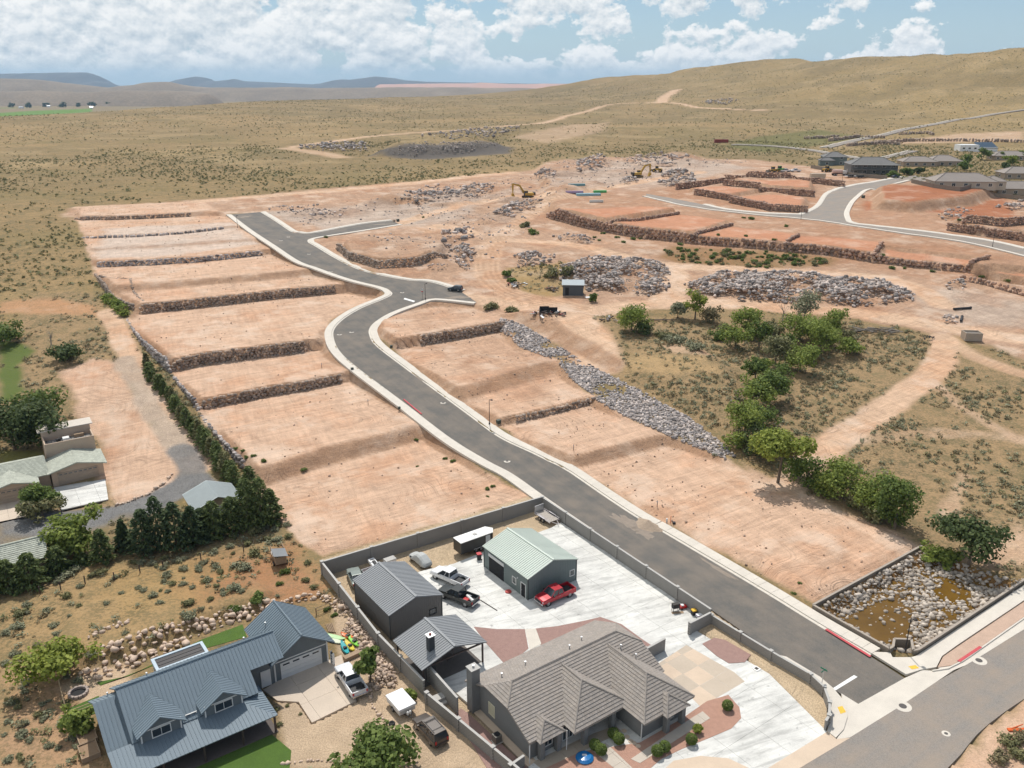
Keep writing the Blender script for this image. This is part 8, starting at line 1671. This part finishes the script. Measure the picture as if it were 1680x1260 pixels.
q = empty('stop_sign', bpz(693, 489), R(-30), 'back of a stop sign at the stub street junction', 'sign'); MB().tube((0, 0, 0), (0, 0, 2.6), 0.04, 0.04, 6).build('post', M_LAMP, q); MB().tube((0, -0.04, 2.3), (0, 0.0, 2.3), 0.4, 0.4, 8).build('plate', M_STEEL, q); MB().box(-0.3, 0.3, -0.03, 0.0, 1.6, 1.85).build('small_plate', M_TAIL, q)
q = empty('street_name_sign', (*P0(1347, 1131, 0.17)[:2], 0.17), A0, 'green street name blades on a post at the corner', 'sign'); MB().tube((0, 0, 0), (0, 0, 2.75), 0.035, 0.035, 6).build('post', M_STEEL, q); gr = mat('sign_green', (0.02, 0.17, 0.10), 0.5); MB().box(-0.45, 0.45, -0.015, 0.015, 2.5, 2.68).build('blade', gr, q); MB().box(-0.015, 0.015, -0.45, 0.45, 2.7, 2.88).build('blade', gr, q)
def ubox(px, py, label, c_=None, s=1.0, base_=True):
    p = bpz(px, py) if base_ else atg(px, py); r0 = empty('utility_box', p, A0, label, 'utility box', 'utility boxes along the streets'); MB().box(-.4 * s, .4 * s, -.35 * s, .35 * s, 0, .75 * s).build('case', c_ or mat('util_green', (0.06, 0.075, 0.06), 0.6), r0, bevel=.04); MB().box(-.42 * s, .42 * s, -.37 * s, .37 * s, .75 * s, .8 * s).build('lid', c_ or MATS['util_green'], r0)
ubox(818, 696, 'dark utility box beside the brown street lamp'); ubox(642, 571, 'small dark utility box inside the bend', s=.7); ubox(578, 608, 'small dark utility box on the outer side of the bend', s=.7); ubox(655, 672, 'small dark utility box by the red painted kerb', s=.6); ubox(653, 364, 'black bin-like box at the end of the far stub, right one', s=1.2); ubox(647, 364, 'tan box at the end of the far stub, left one', M_TANW, 1.0); ubox(1416, 325, 'dark utility box on the inner curve of the upper street', s=1.5, base_=False); ubox(1269, 553, 'grey utility cabinet standing in the wash near the tall tree', M_CMUC, 2.0, False)
mk = empty('marker_posts', bpz(1100, 860), 0, 'orange marker post and grey stub beside the sand heap', 'marker'); MB().tube((0, 0, 0), (0, 0, 1.3), .05, .05, 6).build('orange_post', mat('orange', (0.6, 0.12, 0.03)), mk); MB().box(-.7, -.45, .1, .35, 0, .7).build('stub', M_STEEL, mk); MB().box(.3, .75, -.3, .1, 0, .3).build('cover', M_BLACKP, mk)
for px, py, lb in ((1078, 832, 'thin dark stake in the nearest eastern lot'), (941, 739, 'thin dark stake in the middle eastern lot'), (604, 664, 'thin stake in the western lot beside the street'), (528, 604, 'thin stake in the western lot beyond the bend')):
    p = atg(px, py); o = empty('survey_stake', p, 0, lb, 'stake', 'survey stakes'); MB().box(-.05, .05, -.04, .04, -.1, 1.2).build('stake', M_POST, o); MB().box(-.09, .09, -.05, .05, .9, 1.1).build('flag', M_RUSTW, o)
sp = bpz(1063, 862); hp = np.zeros((0, 3)); rr_ = np.linspace(0, 1, 9); V = [(0, 0, 0.85)]; Fs = []
for i in range(1, 9):
    for k in range(24): a = 2 * math.pi * k / 24; w_ = 1 + .12 * math.sin(3 * a) + .06 * math.sin(7 * a); V.append((2.6 * rr_[i] * w_ * math.cos(a), 1.6 * rr_[i] * w_ * math.sin(a), .85 * (1 - rr_[i]) ** 1.1 - .02 + rnd.uniform(-.02, .02)))
Fs = [(0, 1 + k, 1 + (k + 1) % 24) for k in range(24)] + [(1 + (i - 1) * 24 + k, 1 + i * 24 + k, 1 + i * 24 + (k + 1) % 24, 1 + (i - 1) * 24 + (k + 1) % 24) for i in range(1, 8) for k in range(24)]
tag(MB().add(V, Fs).build('sand_heap', mat('sand', (0.36, 0.28, 0.21), 0.95, 0.2, 3, .6, 20, fine=.2), None, (sp[0], sp[1], sp[2] - .1), R(-57)), 'heap of sandy gravel dumped at the street edge', 'sand heap')
q = empty('orange_netting', at(1668, 1198, 0.0), 0, 'crumpled orange netting on the shoulder at the right edge', 'netting'); MB().box(-1.0, 1.0, -.25, .2, 0, .18).build('fold', MATS['orange'], q, bevel=.06); MB().tube((-.8, 0, .1), (.9, .5, .35), .09, .05, 6).build('roll', MATS['orange'], q)
# ------------------------------------------------------------------ things on the works and in the wash
p = gp(940, 482); ts = empty('tin_shed', p, R(-4), 'small dark tin shed with pale lean-to roof beside the rubble field', 'shed'); MB().box(-2.9, 2.9, -1.7, 1.7, -.3, 3.0).build('wall', mat('tin_dark', (0.075, 0.085, 0.095), .5, .2, 1), ts); metal_faces(ts, [[(-3.2, -2.1, 3.0), (3.2, -2.1, 3.0), (3.2, 2.0, 3.7), (-3.2, 2.0, 3.7)]], mat('tin_roof', (0.33, 0.37, 0.39), .6, .12), .45); MB().box(-2.2, -1.2, -1.74, -1.7, 0, 2.2).build('doorway', M_DARK, ts); tag(MB().box(-1, 1, -.7, .7, 0, .12).build('white_sheet', M_CW, None, gp(966, 488), R(10)), 'white board lying beside the tin shed', 'board')
def debris(px, py, label, seed, n=30, s=3.0, cols=None):
    r0 = empty('debris_heap', atg(px, py), 0, label, 'debris'); r = np.random.RandomState(seed); cols = cols or [M_MACHD, M_WOOD, M_STEEL, M_CW, M_POST, M_CONR]
    for k in range(n):
        a = r.uniform(0, 6.28); q = s * r.uniform() ** .7; m4 = Matrix.Translation((q * math.cos(a) * 1.3, q * math.sin(a), .25 + .8 * (1 - q / s) * r.uniform())) @ Matrix.Rotation(r.uniform(0, 3), 4, 'Z') @ Matrix.Rotation(r.uniform(-.5, .5), 4, 'Y')
        l, w, h = r.uniform(.3, 1.6), r.uniform(.1, .6), r.uniform(.04, .3); MB().box(-l / 2, l / 2, -w / 2, w / 2, -h / 2, h / 2, m4).build('scrap', cols[r.randint(len(cols))], r0)
    return r0
d = debris(901, 516, 'demolition heap with burnt dark wall pieces in the track loop', 5, 60, 3.6); MB().box(-2.5, 0, 1.2, 1.35, 0, 1.9).build('burnt_panel', M_DARK, d); MB().box(-0.2, 2.2, .9, 1.05, 0, 1.7).build('burnt_panel', M_DARK, d); MB().box(-2.6, -2.4, -1.2, 1.2, 0, 1.5).build('burnt_panel', M_DARK, d)
debris(848, 468, 'low scrap heap in the weeds left of the tin shed', 6, 36, 2.6); debris(905, 476, 'brown scrap heap right beside the tin shed', 7, 24, 1.8, [M_WOOD, M_POST, M_CONR]); debris(1000, 525, 'leaning grey boards left of the dense round tree', 8, 14, 1.8, [M_STEEL, M_WOOD, M_POST])
lp = empty('log_heap', atg(1438, 545), R(-5), 'heap of grey cut logs and branches beside the haul track', 'logs'); r = np.random.RandomState(8)
for k in range(46): m4 = Matrix.Translation((r.uniform(-5.2, 5.2), r.uniform(-1.4, 1.4), .25 + .7 * r.uniform())) @ Matrix.Rotation(r.uniform(-.9, .9), 4, 'Z') @ Matrix.Rotation(r.uniform(-.25, .25), 4, 'Y'); l = r.uniform(1.2, 3.6); q = r.uniform(.06, .2); MB().tube(m4 @ Vector((-l / 2, 0, 0)), m4 @ Vector((l / 2, 0, 0)), q, q * .7, 6).build('log', M_DEADW if r.uniform() > .4 else M_BARK, lp)
rubble('dark_heap', [(1502, 560), (1515, 550), (1535, 554), (1536, 564), (1512, 566)], 260, .12, .35, 'dark heap of asphalt lumps beside the track fork', mat('asphalt_lump', (.05, .048, .048), .9, .2, 3, island=.3), .9, 55)
p = gp(1593, 557); cb = empty('concrete_vault', p, R(-6), 'open-topped concrete vault tilted beside the haul track', 'concrete vault'); mc = mat('vault_conc', (.36, .30, .24), .9, .15, 1); 
for x0, x1, y0, y1 in ((-2, 2, -1.5, -1.3), (-2, 2, 1.3, 1.5), (-2, -1.8, -1.3, 1.3), (1.8, 2, -1.3, 1.3)): MB().box(x0, x1, y0, y1, 0, 2.0).build('side', mc, cb)
MB().box(-1.8, 1.8, -1.3, 1.3, 1.5, 1.7).build('cover', mat('vault_cover', (.16, .14, .12), .8), cb)
for px, py, a, l, lb in ((1578, 508, 8, 5, 'straight black pipe lying on the graded slope'), (1577, 525, 60, 4.5, 'black pipe lying beside the pale stone pile')): o = empty('black_pipe', atg(px, py), R(a), lb, 'pipe'); MB().tube((-l / 2, 0, .3), (l / 2, 0, .45), .3, .3, 10).build('tube', M_BLACKP, o); MB().tube((l / 2 - .1, 0, .44), (l / 2 + .2, 0, .46), .36, .36, 10).build('socket', M_BLACKP, o)
for px, py, h, lb in ((1283, 530, 6.0, 'bare dead trunk beside the grey utility cabinet'), (84, 566, 5.0, 'leafless grey tree in the scrub beyond the lawn'), (1310, 540, 7.0, 'bare pale snag among the tall trees')):
    r = np.random.RandomState(int(px)); o = empty('dead_tree', atg(px, py), 0, lb, 'dead tree'); mb = MB(); mb.tube((0, 0, -.2), (.2, 0, h * .5), .16, .1, 7)
    for k in range(9): a = r.uniform(0, 6.28); z0 = h * r.uniform(.25, .5); q = r.uniform(.6, 1.6); mb.tube((.2 * z0 / h * 2, 0, z0), (q * math.cos(a), q * math.sin(a), z0 + h * r.uniform(.2, .5)), .07, .02, 5)
    mb.build('trunk', M_DEADW, o)
fl = empty('fallen_trunk', atg(1085, 528), R(-5), 'dark fallen trunk between round tree and slim tree', 'log'); MB().tube((-4, 0, .4), (3, .5, .5), .22, .12, 7).build('log', M_POST, fl); MB().tube((0, .2, .45), (1.5, 1.5, 1.0), .1, .04, 6).build('branch', M_POST, fl)
# ------------------------------------------------------------------ far houses
M_WT = mat('house_wall_tan', (0.36, 0.285, 0.22), .9, .08, .5); M_WG = mat('house_wall_grey', (0.20, 0.195, 0.185), .9, .08, .5); M_RG = mat('shingle_grey', (0.17, 0.165, 0.16), .9, .1, .3, island=.1); M_RT = mat('shingle_taupe', (0.27, 0.235, 0.21), .9, .1, .3, island=.1); M_SOL = mat('solar_blue', (0.05, 0.075, 0.10), .3)
def hip(root, x0, x1, y0, y1, ze, zr, m_, o=.6):
    x0 -= o; x1 += o; y0 -= o; y1 += o; k = min(x1 - x0, y1 - y0) / 2; 
    if x1 - x0 >= y1 - y0: a, b_ = (x0 + k, (y0 + y1) / 2, zr), (x1 - k, (y0 + y1) / 2, zr)
    else: a, b_ = ((x0 + x1) / 2, y0 + k, zr), ((x0 + x1) / 2, y1 - k, zr)
    mb = MB(); c = [(x0, y0, ze), (x1, y0, ze), (x1, y1, ze), (x0, y1, ze)]; vs = c + [a, b_] 
    fs = [(0, 1, 5, 4), (2, 3, 4, 5), (1, 2, 5), (3, 0, 4), (3, 2, 1, 0)] if x1 - x0 >= y1 - y0 else [(0, 1, 4), (1, 2, 5, 4), (2, 3, 5), (3, 0, 4, 5), (3, 2, 1, 0)]
    r0 = mb.add(vs, fs).build('roof', m_, root); ridge_caps(root, [(a, b_)] + [(q, a if (Vector(q) - Vector(a)).length < (Vector(q) - Vector(b_)).length else b_) for q in c], m_, .16); return r0
def house(px, py, hd, wings, wall, roof, label, two=False, verandah=False, z=None):
    p = atg(px, py); root = empty('house', (p[0], p[1], p[2] - .3), R(hd), label, 'house', 'houses of the eastern quarter')
    for i, (x0, x1, y0, y1, ze, zr) in enumerate(wings):
        MB().box(x0, x1, y0, y1, -.8, ze + .05).build('wall', wall, root); hip(root, x0, x1, y0, y1, ze, zr, roof)
        n = max(1, int((x1 - x0) / 4.5))
        for k in range(n):
            x = x0 + (x1 - x0) * (k + .5) / n; window(root, (x, y0, .9), (0, -1), 1.5, 1.3)
            if ze > 4.5: window(root, (x, y0, 3.8), (0, -1), 1.5, 1.2)
        window(root, (x0, (y0 + y1) / 2, .9), (-1, 0), 1.4, 1.2)
        if verandah and i == 0:
            for k in range(6): x = x0 + (x1 - x0) * k / 5; MB().box(x - .12, x + .12, y0 - 3.2, y0 - 2.96, -.8, ze).build('verandah_post', M_TRIM if False else wall, root)
            MB().box(x0 - .5, x1 + .5, y0 - 3.4, y0 + .3, ze - .1, ze + .12).build('verandah_roof', roof, root); MB().box(x0, x1, y0 - 3.2, y0, 2.7, 2.9).build('balcony', wall, root)
    return root
house(1428, 284, -6, [(-12, 12, -6, 8, 5.2, 8.6)], M_WG, M_RG, 'big dark-roofed two-storey house with a columned verandah', verandah=True)
house(1366, 270, -6, [(-6, 7, -4, 6, 5.0, 7.6), (-9, -1, -7, -2, 3.2, 4.8)], mat('house_wall_teal', (.16, .19, .185), .9, .08), M_RG, 'smaller teal-grey house left of the big dark-roofed one')
house(1520, 272, -4, [(-15, 4, -5, 6, 3.0, 5.6), (2, 20, 0, 12, 3.0, 6.0)], M_WT, M_RT, 'long low tan house behind the street trees')
house(1580, 306, -5, [(-14, 12, -5, 7, 3.0, 6.2), (8, 17, -3, 5, 3.0, 5.0)], mat('house_wall_cream', (.46, .39, .31), .9, .08), M_RT, 'cream house with grey hip roof beside the red mound')
house(1672, 292, -5, [(-9, 14, -4, 7, 3.0, 5.8)], M_WT, M_RT, 'tan house at the right edge, farther of two'); house(1672, 318, -5, [(-11, 14, -4, 7, 3.0, 5.8)], M_WT, M_RT, 'tan house at the right edge, nearer of two'); house(1650, 262, -4, [(-9, 14, -4, 7, 3.0, 5.6)], M_WT, M_RT, 'pale roofed house beyond the street trees at the right')
p = gp(1600, 248); sw = empty('warehouse', p, R(-3), 'white block building with a tilted solar roof half', 'warehouse'); MB().box(-13, 0, -5, 5, -.5, 4.6).build('white_wall', M_CW, sw); MB().box(0, 13, -5, 5, -.5, 3.0).build('wall', M_CW, sw)
MB().slab([(0.2, -5.4, 2.6), (13.2, -5.4, 2.6), (13.2, 5, 6.0), (.2, 5, 6.0)], .2).build('solar_roof', M_SOL, sw)
for k in range(3): window(sw, (-10.5 + k * 4, -5.0, 1.8), (0, -1), 1.6, 1.0, 0)
tile_ = [( -12.9 + k * 3.25, k) for k in range(4)]
for x, k in tile_: MB().box(x, x + .08, -5.05, -5.0, .1, 4.5).build('joint', M_CMUC, sw)
# privacy walls, street trees and cars of the eastern quarter
for pts, lb in (([(1330, 276), (1400, 290), (1455, 294)], 'brown garden wall below the big dark-roofed house'), ([(1495, 300), (1530, 308), (1575, 314), (1638, 308)], 'brown garden wall around the cream house'), ([(1632, 322), (1690, 330)], 'brown garden wall at the right edge')):
    P = resample(GPL(pts)[:, :2], 5, False); root = empty('garden_wall', (P[0][0], P[0][1], gz(*P[0])), 0, lb, 'wall', 'garden walls of the eastern quarter'); root['kind'] = 'thing'
    for i in range(len(P) - 1): d = P[i + 1] - P[i]; z = min(gz(*P[i]), gz(*P[i + 1])) - root.location.z; MB().box(0, float(np.linalg.norm(d)) - .02, -.12, .12, -.8, 1.9 + z).build('wall_panel', M_BWALL, root, (P[i][0] - P[0][0], P[i][1] - P[0][1], 0), math.atan2(d[1], d[0]))
for i, (x, y, h, rd, kd, lb) in enumerate(((1612, 262, 7.5, 5, 'mid', 'street tree behind the cream house, right of two'), (1585, 270, 6.5, 5.5, 'mid', 'street tree behind the cream house, left of two'), (1582, 280, 4.5, 4, 'mid', 'low green tree directly behind the cream house roof'), (1636, 262, 4.5, 4, 'mid', 'small street tree near the pale roofed house'), (1660, 272, 6.5, 5, 'bright', 'green street tree at the right edge, nearer'), (1675, 262, 6.5, 5, 'bright', 'green street tree at the right edge, farther'), (1647, 279, 4.5, 3.5, 'dark', 'dark round tree beside the farther tan house'), (1505, 285, 3.5, 3.0, 'dark', 'dark round shrub at the street corner'), (1488, 287, 4, 3.5, 'mid', 'green shrub right of the big dark-roofed house'), (1464, 290, 3, 3.2, 'mid', 'light green shrub in front of the big dark-roofed house'))):
    tree('street_tree', x, y, h, rd, kd, lb, 700 + i, 500, .6, 8, .1, 'tree', 'street trees of the eastern quarter')
# the far road up the hill
for pts, w_, lb in (([(1355, 243), (1400, 232), (1480, 214), (1560, 199), (1630, 188), (1700, 178)], 7.0, 'road'), ([(1200, 238), (1260, 240), (1320, 246), (1380, 256), (1430, 262), (1500, 248)], 6.0, 'road')):
    L = resample(GPL(pts)[:, :2], 6); tag(strip(lb, L, [(-w_ / 2, -.5), (-w_ / 2, .45), (w_ / 2, .45), (w_ / 2, -.5)], M_ASPH2, gzs), kind='structure'); tag(strip('kerb', L, [(w_ / 2, -.3), (w_ / 2, .6), (w_ / 2 + 1.2, .6), (w_ / 2 + 1.2, -.3)], M_CONC, gzs), kind='structure')
for k, (q, lb) in enumerate((([(1360, 232), (1410, 226), (1450, 227)], 'far dark terrace wall on the green slope, left'), ([(1320, 228), (1375, 226)], 'far dark terrace wall on the green slope, lower left'), ([(1430, 236), (1500, 232), (1560, 232), (1680, 234)], 'far dark terrace wall behind the white warehouse'), ([(1475, 221), (1520, 219), (1530, 222)], 'far dark terrace wall beside the hill road'), ([(1390, 240), (1440, 237), (1475, 238)], 'far dark terrace wall beside the bare red plot'))):
    root = resample(GPL(q)[:, :2], 2.2, False); r = np.random.RandomState(180 + k); Cs = np.array([(p[0] + r.uniform(-.3, .3), p[1], gz(*p) + .6 + 1.1 * j) for p in root for j in range(2)]); Sz = r.uniform(.8, 1.4, (len(Cs), 3)); c0 = Cs.mean(0); V, Fc = rocks(Cs - c0, Sz, r); o = tag(obj('retaining_wall', np_mesh('retaining_wall', V, Fc, M_WALLST), None, c0), lb, 'retaining wall', 'far terrace walls'); o['kind'] = 'thing'
# ------------------------------------------------------------------ farm in the valley, far left
for i, (x, y) in enumerate(((20, 176), (35, 173), (48, 177), (62, 172), (78, 175), (92, 173), (104, 176), (116, 172), (130, 175), (140, 173), (152, 176), (165, 173), (178, 174), (110, 168), (88, 168), (70, 167), (150, 169), (30, 168))):
    tree('farm_tree', x, y, 17 + (i % 4) * 3, 17, 'dark', 'dark tree in the grove around the far valley farm', 760 + i, 220, 3.2, 7, .05, 'tree', 'grove of the valley farm')
for i, (x, y, w_, lb) in enumerate(((35, 178, 16, 'far white farm building at the left edge of the grove'), (106, 157, 14, 'far white building on the slope above the grove'), (80, 176, 12, 'far pale farmhouse inside the grove'), (150, 178, 12, 'far pale farmhouse at the right end of the grove'))):
    g = empty('farm_building', atg(x, y), R(10 * i), lb, 'farm building'); gable_block(g, -w_ / 2, w_ / 2, -5, 5, -2, 5, 8, 'u', M_CW); MB().slab([(-w_ / 2 - .5, 0, 8.2), (w_ / 2 + .5, 0, 8.2), (w_ / 2 + .5, -5.6, 4.9), (-w_ / 2 - .5, -5.6, 4.9)], .3).slab([(-w_ / 2 - .5, 0, 8.2), (w_ / 2 + .5, 0, 8.2), (w_ / 2 + .5, 5.6, 4.9), (-w_ / 2 - .5, 5.6, 4.9)], .3).build('roof', M_STEEL, g); window(g, (0, -5, 1.5), (0, -1), 2, 2)
for o in bpy.data.objects:
    if o.parent is None and o.name.split('.')[0] in ('retaining_wall', 'boulder_wall', 'basin_wall', 'block_wall'): o['kind'] = 'thing'
# ------------------------------------------------------------------ haze: the air over the plain
hm = bpy.data.materials.new('haze_air'); hm.use_nodes = True; nt = hm.node_tree; nt.nodes.clear()
pvn = N(nt, 'ShaderNodeVolumePrincipled'); pvn.inputs['Color'].default_value = (0.46, 0.71, 1.0, 1); pvn.inputs['Density'].default_value = 4.8e-5; pvn.inputs['Anisotropy'].default_value = 0.2
on = N(nt, 'ShaderNodeOutputMaterial'); nt.links.new(pvn.outputs[0], on.inputs['Volume'])
hb = MB().box(-16500, 16500, -16500, 16500, -200, 300).build('haze', hm); tag(hb, 'thin blue air haze over the whole landscape', 'haze', kind='stuff')
